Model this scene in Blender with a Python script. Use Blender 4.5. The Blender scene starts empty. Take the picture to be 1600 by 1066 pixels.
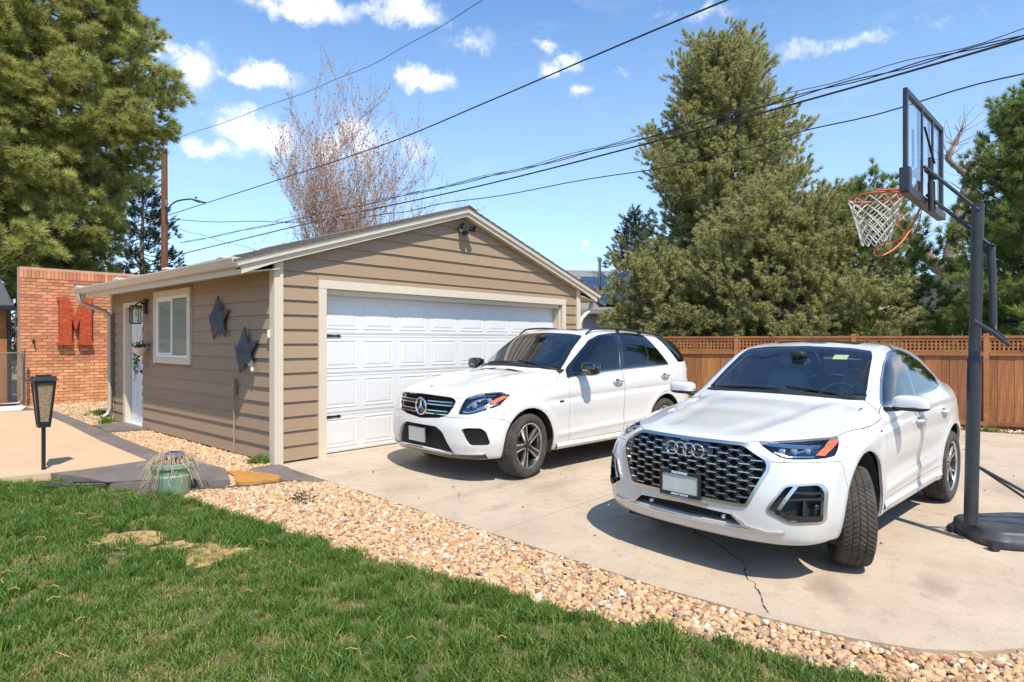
import bpy, bmesh, math, random
import numpy as np
from math import sin, cos, pi, radians, sqrt, atan2
from mathutils import Vector, Matrix, Euler
from mathutils.bvhtree import BVHTree
random.seed(7)
SC = bpy.context.scene
COL = SC.collection

# ------------------------------------------------------------------ camera
cam_d = bpy.data.cameras.new('camera'); cam = bpy.data.objects.new('camera', cam_d); COL.objects.link(cam)
cam_d.sensor_width = 36; cam_d.lens = 36 * 983 / 1600
cam_d.clip_start = 0.05; cam_d.clip_end = 3000
cam.location = (0, 0, 1.53)
YAW = math.atan2(0.7428, 0.6695)
cam.rotation_euler = (radians(90), 0, -YAW)
SC.camera = cam

# ------------------------------------------------------------------ sky and sun
SUN_EL = radians(56)
SUN_TR = Vector((0.441 * cos(SUN_EL), 0.8975 * cos(SUN_EL), -sin(SUN_EL)))   # travel direction of the light
wd = bpy.data.worlds.new('World'); SC.world = wd; wd.use_nodes = True
nt = wd.node_tree; nt.nodes.clear()
def N(t, typ, **kw):
    n = t.nodes.new(typ)
    for k, v in kw.items():
        if k.startswith('i_'):
            key = k[2:]; key = int(key) if key.isdigit() else key
            n.inputs[key].default_value = v
        else: setattr(n, k, v)
    return n
def L(t, a, b): t.links.new(a, b)
wo = N(nt, 'ShaderNodeOutputWorld'); bg = N(nt, 'ShaderNodeBackground')
sky = N(nt, 'ShaderNodeTexSky', sky_type='NISHITA', sun_disc=False, sun_elevation=SUN_EL,
        sun_rotation=math.atan2(-SUN_TR.x, -SUN_TR.y) % (2 * pi), altitude=1600, air_density=1.0, dust_density=0.5, ozone_density=1.6)
SKY_STR = 0.090
CLOUD_STR = 12.0
bg.inputs['Strength'].default_value = SKY_STR
tc = N(nt, 'ShaderNodeTexCoord')
def mth(t, op, a, b=None, c=None, clamp=False):
    n = t.nodes.new('ShaderNodeMath'); n.operation = op; n.use_clamp = clamp
    for i, v in enumerate((a, b, c)):
        if v is None: continue
        if isinstance(v, (int, float)): n.inputs[i].default_value = v
        else: t.links.new(v, n.inputs[i])
    return n.outputs[0]
def vmth(t, op, a, b=None, scale=None):
    n = t.nodes.new('ShaderNodeVectorMath'); n.operation = op
    for i, v in enumerate((a, b)):
        if v is None: continue
        if isinstance(v, (tuple, list, Vector)): n.inputs[i].default_value = tuple(v)
        else: t.links.new(v, n.inputs[i])
    if scale is not None: n.inputs['Scale'].default_value = scale
    return n.outputs['Value'] if op in ('LENGTH', 'DOT_PRODUCT', 'DISTANCE') else n.outputs[0]
def cdir(px, py):                       # a sky direction
    r = Vector(((px - 800) / 983, 1.0, (533 - py) / 983)).normalized()
    return Vector((0.6695 * r.x + 0.7428 * r.y, -0.7428 * r.x + 0.6695 * r.y, r.z))
CR = Vector((0.6695, -0.7428, 0))
dirv = tc.outputs['Generated']
nz = N(nt, 'ShaderNodeTexNoise', i_Scale=9.0, i_Detail=9.0, i_Roughness=0.62); L(nt, dirv, nz.inputs['Vector'])
nz2 = N(nt, 'ShaderNodeTexNoise', i_Scale=26.0, i_Detail=10.0, i_Roughness=0.68); L(nt, dirv, nz2.inputs['Vector'])
warp = vmth(nt, 'ADD', dirv, vmth(nt, 'SCALE', vmth(nt, 'SUBTRACT', nz2.outputs['Color'], (.5, .5, .5)), scale=0.055))
CLOUDS = [  # direction, half width, half height, density
    (298, 104, .040, .034, .9), (268, 85, .03, .022, .7), (410, 118, .062, .022, 1.0), (375, 118, .03, .016, .9),
    (390, 208, .066, .040, 1.0), (335, 234, .05, .020, .75), (430, 215, .04, .035, .8), (560, 230, .10, .06, .55),
    (660, 125, .058, .024, 1.0), (690, 120, .03, .016, .9), (625, 118, .022, .02, .8), (640, 18, .075, .024, .95), (480, 12, .08, .026, 1.0),
    (735, 65, .045, .025, .45), (855, 72, .022, .012, .5), (880, 100, .045, .018, .55), (905, 140, .035, .014, .4),
    (915, 386, .010, .012, .8), (975, 113, .018, .009, .55), (645, 235, .06, .03, .5), (1340, 62, .16, .016, .42), (1100, 20, .12, .016, .35),
    (1080, 100, .1, .01, .2), (-200, 120, .16, .06, 1.0), (-500, 260, .2, .05, 1.0), (2300, 200, .2, .06, .9), (1900, 330, .15, .03, .8)]
acc = None
for px, py, rw, rh, dn in CLOUDS:
    c = cdir(px, py)
    rgt = Vector((c.y, -c.x, 0)).normalized(); up = rgt.cross(c)
    dlt = vmth(nt, 'SUBTRACT', warp, c)
    a = mth(nt, 'MULTIPLY', vmth(nt, 'DOT_PRODUCT', dlt, rgt), 0.86 / rw)
    b = mth(nt, 'MULTIPLY', vmth(nt, 'DOT_PRODUCT', dlt, up), 0.86 / rh)
    s = mth(nt, 'ADD', mth(nt, 'MULTIPLY', a, a), mth(nt, 'MULTIPLY', b, b))
    dd = mth(nt, 'DIVIDE', vmth(nt, 'DOT_PRODUCT', dlt, c), 0.2)
    s = mth(nt, 'ADD', s, mth(nt, 'MULTIPLY', dd, dd))
    m = mth(nt, 'MULTIPLY', mth(nt, 'SUBTRACT', 1.0, mth(nt, 'SQRT', s), clamp=True), dn)
    acc = m if acc is None else mth(nt, 'MAXIMUM', acc, m)
gen = mth(nt, 'MULTIPLY', nz.outputs['Fac'], 1.0)
den = mth(nt, 'ADD', mth(nt, 'MULTIPLY', acc, 1.15), mth(nt, 'ADD', mth(nt, 'MULTIPLY', mth(nt, 'SUBTRACT', nz2.outputs['Fac'], 0.5), 1.5), mth(nt, 'MULTIPLY', mth(nt, 'SUBTRACT', nz.outputs['Fac'], 0.5), 1.3)))
mr = N(nt, 'ShaderNodeMapRange', interpolation_type='SMOOTHSTEP', i_1=0.12, i_2=0.98); L(nt, den, mr.inputs[0])
acc1 = mth(nt, 'MULTIPLY', acc, 3.5, clamp=True)
fac = mth(nt, 'MULTIPLY', mr.outputs[0], acc1)
mp = N(nt, 'ShaderNodeMapping', i_Scale=(1.2, 3.0, 9.0)); L(nt, dirv, mp.inputs[0])
wz = N(nt, 'ShaderNodeTexNoise', i_Scale=2.2, i_Detail=7.0, i_Roughness=0.6, i_Distortion=0.8); L(nt, mp.outputs[0], wz.inputs['Vector'])
wr = N(nt, 'ShaderNodeMapRange', i_1=0.55, i_2=0.9, i_3=0.0, i_4=0.16); L(nt, wz.outputs['Fac'], wr.inputs[0])
fac = mth(nt, 'MAXIMUM', fac, wr.outputs[0])
sep = N(nt, 'ShaderNodeSeparateXYZ'); L(nt, dirv, sep.inputs[0])
lowm = N(nt, 'ShaderNodeMapRange', i_1=0.0, i_2=0.50, i_3=0.62, i_4=0.0); L(nt, sep.outputs[2], lowm.inputs[0])   # pale band of air towards the horizon
mixh = N(nt, 'ShaderNodeMixRGB', i_Color2=(6.9, 8.4, 9.8, 1)); L(nt, lowm.outputs[0], mixh.inputs[0])
skg = N(nt, 'ShaderNodeMixRGB', blend_type='MULTIPLY', i_0=1.0, i_Color2=(1.62, 2.14, 2.42, 1)); L(nt, sky.outputs[0], skg.inputs[1]); L(nt, skg.outputs[0], mixh.inputs[1])
mix = N(nt, 'ShaderNodeMixRGB', i_Color2=(CLOUD_STR, CLOUD_STR * .99, CLOUD_STR * .985, 1)); L(nt, fac, mix.inputs[0]); L(nt, mixh.outputs[0], mix.inputs[1])
L(nt, mix.outputs[0], bg.inputs['Color']); L(nt, bg.outputs[0], wo.inputs[0])

sd = bpy.data.lights.new('sun', 'SUN'); so = bpy.data.objects.new('sun', sd); COL.objects.link(so)
sd.energy = 4.9; sd.angle = radians(0.53); sd.color = (1.0, 0.925, 0.80)
so.rotation_euler = SUN_TR.to_track_quat('-Z', 'Y').to_euler(); so.location = (0, 0, 30)
SC.view_settings.view_transform = 'Standard'; SC.view_settings.look = 'None'
SC.view_settings.exposure = 0.34; SC.view_settings.gamma = 1.0; SC.view_settings.use_curve_mapping = False
SC.cycles.max_bounces = 10; SC.cycles.transparent_max_bounces = 16; SC.cycles.use_denoising = True

# ------------------------------------------------------------------ materials
def mat(name, col, rough=0.6, metal=0.0, var=None, vscale=8.0, vamt=0.5, bump=0.0, bscale=60.0, coat=0.0, spec=0.5, rnd=0.0, stretch=None, trans=0.0, detail=6.0, coords='Object', hue=0.0):
    m = bpy.data.materials.new(name); m.use_nodes = True
    t = m.node_tree; b = t.nodes['Principled BSDF']
    c4 = (*col, 1)
    b.inputs['Base Color'].default_value = c4; b.inputs['Roughness'].default_value = rough
    b.inputs['Metallic'].default_value = metal; b.inputs['Specular IOR Level'].default_value = spec
    if coat: b.inputs['Coat Weight'].default_value = coat; b.inputs['Coat Roughness'].default_value = 0.03
    if trans: b.inputs['Transmission Weight'].default_value = trans
    cn = N(t, 'ShaderNodeTexCoord'); vec = cn.outputs[coords]
    if coords == 'World':
        pass
    if stretch: 
        mpn = N(t, 'ShaderNodeMapping', i_Scale=stretch); L(t, vec, mpn.inputs[0]); vec = mpn.outputs[0]
    out = None
    if var:
        n1 = N(t, 'ShaderNodeTexNoise', i_Scale=vscale, i_Detail=detail, i_Roughness=0.6); L(t, vec, n1.inputs['Vector'])
        r1 = N(t, 'ShaderNodeMapRange', i_1=0.5 - 0.18, i_2=0.5 + 0.18, i_3=0.0, i_4=vamt * 2 if vamt < .5 else 1.0); L(t, n1.outputs['Fac'], r1.inputs[0])
        mx = N(t, 'ShaderNodeMixRGB', i_Color1=c4, i_Color2=(*var, 1)); L(t, r1.outputs[0], mx.inputs[0]); out = mx.outputs[0]
    if rnd:
        oi = N(t, 'ShaderNodeObjectInfo'); hs = N(t, 'ShaderNodeHueSaturation', i_Color=c4)
        mr_ = N(t, 'ShaderNodeMapRange', i_3=1 - rnd, i_4=1 + rnd); L(t, oi.outputs['Random'], mr_.inputs[0]); L(t, mr_.outputs[0], hs.inputs['Value'])
        if hue:
            wn = N(t, 'ShaderNodeTexWhiteNoise', noise_dimensions='1D'); L(t, oi.outputs['Random'], wn.inputs['W'])
            mh = N(t, 'ShaderNodeMapRange', i_3=.5 - hue, i_4=.5 + hue); L(t, wn.outputs['Value'], mh.inputs[0]); L(t, mh.outputs[0], hs.inputs['Hue'])
        if out: L(t, out, hs.inputs['Color'])
        out = hs.outputs[0]
    if out: L(t, out, b.inputs['Base Color'])
    if bump:
        n2 = N(t, 'ShaderNodeTexNoise', i_Scale=bscale, i_Detail=5.0); L(t, vec, n2.inputs['Vector'])
        bp = N(t, 'ShaderNodeBump', i_Strength=bump, i_Distance=0.01); L(t, n2.outputs['Fac'], bp.inputs['Height']); L(t, bp.outputs[0], b.inputs['Normal'])
    return m
def node_of(m, typ): return [n for n in m.node_tree.nodes if n.type == typ]

# ------------------------------------------------------------------ objects
WM = {}
def reg(o, M): WM[o.name] = M; return o
def tag(o, label=None, cat=None, group=None, kind=None):
    if label: o['label'] = label
    if cat: o['category'] = cat
    if group: o['group'] = group
    if kind: o['kind'] = kind
    return o
def thing(name, label, cat, loc=(0, 0, 0), rz=0.0, group=None):
    o = bpy.data.objects.new(name, None); COL.objects.link(o); o.empty_display_size = 0.1
    o.location = loc; o.rotation_euler = (0, 0, rz)
    reg(o, Matrix.Translation(Vector(loc)) @ Matrix.Rotation(rz, 4, 'Z'))
    return tag(o, label, cat, group)
def link(name, me, m=None, parent=None, loc=(0, 0, 0), rot=(0, 0, 0), scale=(1, 1, 1)):
    o = bpy.data.objects.new(name, me); COL.objects.link(o)
    o.location = loc; o.rotation_euler = rot; o.scale = scale
    if m is not None and len(me.materials) == 0: me.materials.append(m)
    if parent: o.parent = parent
    pm = WM.get(parent.name, Matrix()) if parent else Matrix()
    reg(o, pm @ Matrix.LocRotScale(Vector(loc), Euler(rot), Vector(scale)))
    return o
class MB:
    def __init__(s): s.v = []; s.f = []; s.m = []; s.mi = 0; s.sm = []; s.smooth = False
    def add(s, vs, fs):
        k = len(s.v); s.v += [tuple(a) for a in vs]
        for f in fs: s.f.append(tuple(i + k for i in f)); s.m.append(s.mi); s.sm.append(s.smooth)
        return s
    def box(s, c, d, rot=None, taper=None):
        hx, hy, hz = d[0] / 2, d[1] / 2, d[2] / 2; vs = []
        for z in (-1, 1):
            for y in (-1, 1):
                for x in (-1, 1):
                    k = 1.0 if (taper is None or z < 0) else taper
                    p = Vector((x * hx * k, y * hy * k, z * hz))
                    if rot is not None: p = (rot if isinstance(rot, Matrix) else Euler(rot).to_matrix()) @ p
                    vs.append((p.x + c[0], p.y + c[1], p.z + c[2]))
        return s.add(vs, [(0, 2, 3, 1), (4, 5, 7, 6), (0, 1, 5, 4), (2, 6, 7, 3), (0, 4, 6, 2), (1, 3, 7, 5)])
    def bb(s, a, b):
        return s.box([(a[i] + b[i]) / 2 for i in range(3)], [abs(b[i] - a[i]) for i in range(3)])
    def prism(s, poly, z0, z1, axis='z'):
        n = len(poly)
        def P(p, h):
            return (p[0], p[1], h) if axis == 'z' else ((p[0], h, p[1]) if axis == 'y' else (h, p[0], p[1]))
        vs = [P(p, z0) for p in poly] + [P(p, z1) for p in poly]
        fs = [tuple(range(n - 1, -1, -1)), tuple(range(n, 2 * n))] + [(i, (i + 1) % n, n + (i + 1) % n, n + i) for i in range(n)]
        return s.add(vs, fs)
    def tube(s, pts, r, n=8, cap=True, closed=False, squash=None):
        pts = [Vector(p) for p in pts]; m = len(pts); vs = []; up = Vector((0, 0, 1)); prev = None
        for i, p in enumerate(pts):
            if closed: d = pts[(i + 1) % m] - pts[i - 1]
            else: d = pts[min(i + 1, m - 1)] - pts[max(i - 1, 0)]
            d = d.normalized() if d.length > 1e-9 else Vector((0, 0, 1))
            if prev is None: u = d.cross(up if abs(d.z) < .95 else Vector((1, 0, 0))).normalized()
            else:
                u = prev - d * prev.dot(d)
                u = u.normalized() if u.length > 1e-6 else d.cross(up).normalized()
            prev = u; w = d.cross(u); rr = r[i] if isinstance(r, (list, tuple)) else r
            q = squash or 1
            for k in range(n):
                a = 2 * pi * k / n; o = u * cos(a) * rr + w * sin(a) * rr * q; vs.append(p + o)
        fs = []
        for i in range(m if closed else m - 1):
            j = (i + 1) % m
            for k in range(n): fs.append((i * n + k, i * n + (k + 1) % n, j * n + (k + 1) % n, j * n + k))
        if cap and not closed: fs += [tuple(range(n - 1, -1, -1)), tuple(range((m - 1) * n, m * n))]
        return s.add(vs, fs)
    def lathe(s, prof, c=(0, 0, 0), n=24, axis='z', sweep=None):
        vs = []; m = len(prof)
        for r, h in prof:
            for k in range(n):
                a = 2 * pi * k / n
                x, y, z = r * cos(a), r * sin(a), h
                if axis == 'y': x, y, z = x, h, y
                if axis == 'x': x, y, z = h, x, y
                vs.append((c[0] + x, c[1] + y, c[2] + z))
        fs = []
        for i in range(m - 1):
            for k in range(n):
                f = (i * n + k, i * n + (k + 1) % n, (i + 1) * n + (k + 1) % n, (i + 1) * n + k)
                fs.append(f if axis != 'y' else f[::-1])
        return s.add(vs, fs)
    def grid(s, rows):
        n = len(rows[0]); vs = [p for r in rows for p in r]
        return s.add(vs, [(i * n + k, i * n + k + 1, (i + 1) * n + k + 1, (i + 1) * n + k) for i in range(len(rows) - 1) for k in range(n - 1)])
    def mesh(s, name='m', mats=None, smooth=None, bevel=0, T=None):
        me = bpy.data.meshes.new(name)
        vs = s.v if T is None else [tuple(T @ Vector(v)) for v in s.v]
        me.from_pydata(vs, [], s.f)
        if mats: 
            for q in (mats if isinstance(mats, (list, tuple)) else [mats]): me.materials.append(q)
        if s.m: me.polygons.foreach_set('material_index', s.m)
        if bevel:
            bm = bmesh.new(); bm.from_mesh(me)
            bmesh.ops.bevel(bm, geom=bm.edges[:], offset=bevel, segments=2, profile=0.7, affect='EDGES')
            bm.to_mesh(me); bm.free()
        if smooth is None: me.polygons.foreach_set('use_smooth', s.sm if not bevel else [False] * len(me.polygons))
        elif smooth: me.polygons.foreach_set('use_smooth', [True] * len(me.polygons))
        if smooth and smooth is not True: me.set_sharp_from_angle(angle=smooth)
        me.update(); return me
    def build(s, name, m, parent=None, smooth=None, bevel=0, local=False, loc=None):
        """verts are world coordinates unless local; loc = world point to use as the origin"""
        pm = WM.get(parent.name, Matrix()) if parent else Matrix()
        if local: return link(name, s.mesh(name, m, smooth, bevel), None, parent)
        if loc is None and parent is None and s.v:
            a = np.array(s.v); loc = ((a[:, 0].min() + a[:, 0].max()) / 2, (a[:, 1].min() + a[:, 1].max()) / 2, a[:, 2].min())
        if loc is not None:
            Lm = pm.inverted() @ Vector(loc); T = Matrix.Translation(-Lm) @ pm.inverted()
            return link(name, s.mesh(name, m, smooth, bevel, T), None, parent, loc=Lm)
        return link(name, s.mesh(name, m, smooth, bevel, pm.inverted()), None, parent)
def curve_pts(pts, n=12, closed=False):
    """Catmull-Rom through points"""
    P = [Vector(p) for p in pts]; out = []; m = len(P)
    rng = range(m if closed else m - 1)
    for i in rng:
        p0 = P[(i - 1) % m] if closed or i > 0 else P[0]; p1 = P[i]; p2 = P[(i + 1) % m]; p3 = P[(i + 2) % m] if closed or i + 2 < m else P[-1]
        for k in range(n):
            t = k / n
            out.append(0.5 * ((2 * p1) + (p2 - p0) * t + (2 * p0 - 5 * p1 + 4 * p2 - p3) * t * t + (3 * p1 - p0 - 3 * p2 + p3) * t ** 3))
    if not closed: out.append(P[-1])
    return out
def scatter(name, pts, rots, scls, idxs, sources, m=None, parent=None):
    """one object whose points carry instances of the source meshes"""
    me = bpy.data.meshes.new(name); n = len(pts)
    pm = WM.get(parent.name, Matrix()) if parent else Matrix(); inv = pm.inverted()
    pa = np.array(pts, dtype=np.float32).reshape(-1, 3)
    if parent is not None: pa = pa - np.array(pm.translation, dtype=np.float32)
    me.vertices.add(n); me.vertices.foreach_set('co', pa.ravel())
    a = me.attributes.new('rot', 'FLOAT_VECTOR', 'POINT'); a.data.foreach_set('vector', np.array(rots, dtype=np.float32).ravel())
    sa = np.array(scls, dtype=np.float32)
    if sa.ndim == 1: sa = np.stack([sa] * 3, 1)
    a = me.attributes.new('scl', 'FLOAT_VECTOR', 'POINT'); a.data.foreach_set('vector', sa.ravel())
    a = me.attributes.new('idx', 'INT', 'POINT'); a.data.foreach_set('value', np.array(idxs, dtype=np.int32))
    o = link(name, me, None, parent)
    g = bpy.data.node_groups.new(name + '_nodes', 'GeometryNodeTree')
    g.interface.new_socket('Geometry', in_out='INPUT', socket_type='NodeSocketGeometry')
    g.interface.new_socket('Geometry', in_out='OUTPUT', socket_type='NodeSocketGeometry')
    gi = g.nodes.new('NodeGroupInput'); go = g.nodes.new('NodeGroupOutput')
    jn = g.nodes.new('GeometryNodeJoinGeometry')
    for s_ in reversed(sources):
        oi = g.nodes.new('GeometryNodeObjectInfo'); oi.inputs['Object'].default_value = s_; oi.inputs['As Instance'].default_value = True
        g.links.new(oi.outputs['Geometry'], jn.inputs[0])
    ip = g.nodes.new('GeometryNodeInstanceOnPoints'); ip.inputs['Pick Instance'].default_value = True
    def na(nm, dt):
        q = g.nodes.new('GeometryNodeInputNamedAttribute'); q.data_type = dt; q.inputs['Name'].default_value = nm; return q.outputs['Attribute']
    g.links.new(gi.outputs[0], ip.inputs['Points']); g.links.new(jn.outputs[0], ip.inputs['Instance'])
    g.links.new(na('idx', 'INT'), ip.inputs['Instance Index']); g.links.new(na('scl', 'FLOAT_VECTOR'), ip.inputs['Scale'])
    er = g.nodes.new('FunctionNodeEulerToRotation'); g.links.new(na('rot', 'FLOAT_VECTOR'), er.inputs[0]); g.links.new(er.outputs[0], ip.inputs['Rotation'])
    g.links.new(ip.outputs[0], go.inputs[0])
    md = o.modifiers.new('scatter', 'NODES'); md.node_group = g
    return o
def source(name, mb, m, smooth=None):
    return bpy.data.objects.new(name, mb.mesh(name, m, smooth))
def zg(x, y):
    z = -0.027 * (7.35 - y) if y < 7.35 else 0.0
    if x > 10: z -= 0.02 * (x - 10)
    return z
def inpoly(x, y, poly):
    c = False; j = len(poly) - 1
    for i in range(len(poly)):
        xi, yi = poly[i][0], poly[i][1]; xj, yj = poly[j][0], poly[j][1]
        if (yi > y) != (yj > y) and x < (xj - xi) * (y - yi) / (yj - yi) + xi: c = not c
        j = i
    return c
def at(px, py, d):                      # a point of the place, d metres ahead of the camera
    l = (px - 800) / 983 * d
    return Vector((0.6695 * l + 0.7428 * d, -0.7428 * l + 0.6695 * d, 1.53 + (533 - py) / 983 * d))
# ------------------------------------------------------------------ shared materials
M = {}
M['soil'] = mat('soil', (.20, .13, .08), .95, var=(.32, .22, .14), vscale=3, bump=.6, bscale=30)
M['earth'] = mat('earth', (.16, .14, .09), .95, var=(.22, .19, .12), vscale=.5)
M['tan_slab'] = mat('tan_slab', (.56, .40, .25), .8, var=(.50, .35, .21), vscale=1.2, vamt=.35, bump=.12, bscale=120)
M['grey_slab'] = mat('grey_slab', (.125, .105, .095), .85, var=(.20, .165, .14), vscale=3, vamt=.4, bump=.25, bscale=80)
M['pale_slab'] = mat('pale_slab', (.55, .55, .55), .8, bump=.1)
M['siding_front'] = mat('siding_paint', (.318, .222, .138), .62, var=(.27, .185, .115), vscale=5, vamt=.4, bump=.18, bscale=14, stretch=(1, 1, 12), rnd=.05)
M['siding_side'] = M['siding_front']
M['trim'] = mat('cream_trim', (.60, .515, .40), .5, var=(.54, .455, .35), vscale=6, vamt=.3, bump=.06, bscale=60)
M['white_door'] = mat('white_door_paint', (.655, .65, .64), .42, var=(.61, .605, .595), vscale=1.5, vamt=.3, bump=.05, bscale=200)
M['vinyl'] = mat('white_vinyl', (.74, .72, .68), .4)
M['black_metal'] = mat('black_metal', (.012, .012, .013), .42, bump=.1, bscale=200)
M['shingle'] = mat('brown_shingle', (.12, .098, .085), .95, var=(.20, .165, .14), vscale=25, bump=.8, bscale=120, rnd=.15)
M['shingle_grey'] = mat('grey_shingle', (.15, .15, .155), .95, var=(.24, .235, .23), vscale=8, bump=.6, bscale=80)
M['shingle_dark'] = mat('dark_shingle', (.05, .052, .058), .9, var=(.09, .09, .095), vscale=12, bump=.6, bscale=60)
M['brick'] = mat('brick', (.46, .175, .085), .88, var=(.58, .25, .13), vscale=6, vamt=.45, bump=.5, bscale=45, rnd=.24, hue=.012)
M['mortar'] = mat('mortar', (.44, .255, .165), .95, var=(.52, .34, .23), vscale=5, bump=.4, bscale=70)
M['rust'] = mat('rusty_red_paint', (.50, .085, .020), .55, var=(.26, .032, .010), vscale=16, bump=.4, bscale=40)
M['glass'] = mat('window_glass', (.03, .035, .035), .03, spec=.6)
M['concrete'] = mat('driveway_concrete', (.475, .375, .285), .85, bump=.14, bscale=150)
def concrete_marks(m):
    t = m.node_tree; b = t.nodes['Principled BSDF']
    g = N(t, 'ShaderNodeNewGeometry'); vec = g.outputs['Position']
    n1 = N(t, 'ShaderNodeTexNoise', i_Scale=.9, i_Detail=7.0, i_Roughness=.62); L(t, vec, n1.inputs['Vector'])
    n2 = N(t, 'ShaderNodeTexNoise', i_Scale=7.0, i_Detail=8.0, i_Roughness=.7); L(t, vec, n2.inputs['Vector'])
    n3 = N(t, 'ShaderNodeTexNoise', i_Scale=140.0, i_Detail=2.0); L(t, vec, n3.inputs['Vector'])
    r1 = N(t, 'ShaderNodeMapRange', i_1=.35, i_2=.68, i_3=0, i_4=1); L(t, n1.outputs[0], r1.inputs[0])
    a = N(t, 'ShaderNodeMixRGB', i_Color1=(.52, .415, .305, 1), i_Color2=(.42, .33, .24, 1)); L(t, r1.outputs[0], a.inputs[0])
    r2 = N(t, 'ShaderNodeMapRange', i_1=.50, i_2=.78, i_3=0, i_4=.75); L(t, n2.outputs[0], r2.inputs[0])
    b2 = N(t, 'ShaderNodeMixRGB', i_Color2=(.31, .23, .17, 1)); L(t, r2.outputs[0], b2.inputs[0]); L(t, a.outputs[0], b2.inputs[1])
    r3 = N(t, 'ShaderNodeMapRange', i_1=.3, i_2=.7, i_3=.86, i_4=1.1); L(t, n3.outputs[0], r3.inputs[0])
    cm = N(t, 'ShaderNodeVectorMath', operation='SCALE'); L(t, b2.outputs[0], cm.inputs[0]); L(t, r3.outputs[0], cm.inputs['Scale'])
    col = cm.outputs[0]
    stains = [(4.62, 1.25, .36, .18, .60, .5), (5.25, .75, .30, .14, .55, .2), (5.6, 4.35, .55, .2, .45, 0), (4.5, 4.2, .25, .12, .4, 0), (6.1, 1.9, .5, .4, .45, 0), (5.2, 3.0, .3, .16, .3, 0),
              (4.18, 2.63, .06, .035, .5, 0), (4.45, 2.42, .05, .03, .5, 0), (8.5, 5.2, .5, .3, .4, 0), (9.6, .6, .8, .25, .4, 0), (5.0, 4.75, 1.6, .09, .32, 0), (5.0, 6.3, 1.6, .08, .25, 0), (5.3, 1.35, 1.3, .10, .30, .05), (5.0, 2.75, 1.2, .10, .28, .05), (4.3, 5.4, .35, .35, .35, 0), (6.8, 4.1, .9, .12, .35, .1), (12, 4, 1.6, 1.0, .35, 0), (5.0, -.05, .7, .22, .3, .6), (7.4, -.3, .35, .12, .4, .3)]
    for x, y, rx, ry, amt, ang in stains:
        mp_ = N(t, 'ShaderNodeMapping', vector_type='TEXTURE'); mp_.inputs['Location'].default_value = (x, y, 0); mp_.inputs['Rotation'].default_value = (0, 0, ang); mp_.inputs['Scale'].default_value = (rx, ry, 1e4)
        wp = vmth(t, 'ADD', vec, vmth(t, 'SCALE', vmth(t, 'SUBTRACT', n2.outputs['Color'], (.5, .5, .5)), scale=.35))
        L(t, wp, mp_.inputs[0]); ln = vmth(t, 'LENGTH', mp_.outputs[0])
        f = mth(t, 'MULTIPLY', mth(t, 'POWER', mth(t, 'SUBTRACT', 1.0, ln, clamp=True), .8), amt)
        mx = N(t, 'ShaderNodeMixRGB', i_Color2=(.20, .145, .105, 1)); L(t, f, mx.inputs[0]); L(t, col, mx.inputs[1]); col = mx.outputs[0]
    L(t, col, b.inputs['Base Color'])
concrete_marks(M['concrete'])

# ------------------------------------------------------------------ ground
gm = MB(); 
xs = [-900, -60, -12, 0, 3, 5, 7.5, 10, 13, 16, 20, 40, 1200]; ys = [-300, -30, -8, -2, 2, 4.5, 7.35, 11, 15, 20, 40, 120, 1200]
gm.grid([[(x, y, zg(min(x, 20), max(y, -8)) - .075) for x in xs] for y in ys])
o = gm.build('ground', M['earth']); tag(o, kind='structure')

def clip(poly, a, b, keep_gt, ax):
    out = []
    for i in range(len(poly)):
        p, q = poly[i], poly[(i + 1) % len(poly)]
        ip = (p[ax] > a) if keep_gt else (p[ax] < a); iq = (q[ax] > a) if keep_gt else (q[ax] < a)
        if ip: out.append(p)
        if ip != iq:
            t = (a - p[ax]) / (q[ax] - p[ax]); out.append((p[0] + (q[0] - p[0]) * t, p[1] + (q[1] - p[1]) * t))
    return out
def slab(name, poly, top, thick, m, parent=None, sub=0):
    """prism whose top follows the gentle fall of the ground"""
    n = len(poly); mb = MB()
    vs = [(x, y, zg(x, y) + top - thick) for x, y in poly] + [(x, y, zg(x, y) + top) for x, y in poly]
    mb.add(vs, [tuple(range(n - 1, -1, -1)), tuple(range(n, 2 * n))] + [(i, (i + 1) % n, n + (i + 1) % n, n + i) for i in range(n)])
    return mb.build(name, m, parent)
drive = [(3.84, 7.34), (3.845, 4.04), (3.845, 3.2), (3.84, 2.14), (3.87, 1.81), (3.9, 1.38), (3.98, .98), (4.11, .66), (4.33, .40), (4.62, .17), (5.0, -.05), (5.6, -.35), (6.6, -.8), (9, -2.2), (15.5, -6), (17.9, -5.2), (16.1, -.2), (14.4, 4.6), (13.0, 8.2), (12.2, 13.5), (10.16, 13.5), (10.16, 7.34)]
dr = bpy.data.objects.new('driveway', None); COL.objects.link(dr); reg(dr, Matrix()); tag(dr, kind='structure')
xj = [0, 7.42, 11.0, 30]; yj = [-30, .05, 3.70, 7.34, 30]
for i in range(3):
    for j in range(4):
        q = clip(clip(drive, xj[i] + .004, 0, True, 0), xj[i + 1] - .004, 0, False, 0)
        if len(q) < 3: continue
        q = clip(clip(q, yj[j] + .004, 0, True, 1), yj[j + 1] - .004, 0, False, 1)
        if len(q) > 2: slab('slab', q, 0, .1, M['concrete'], dr)
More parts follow.
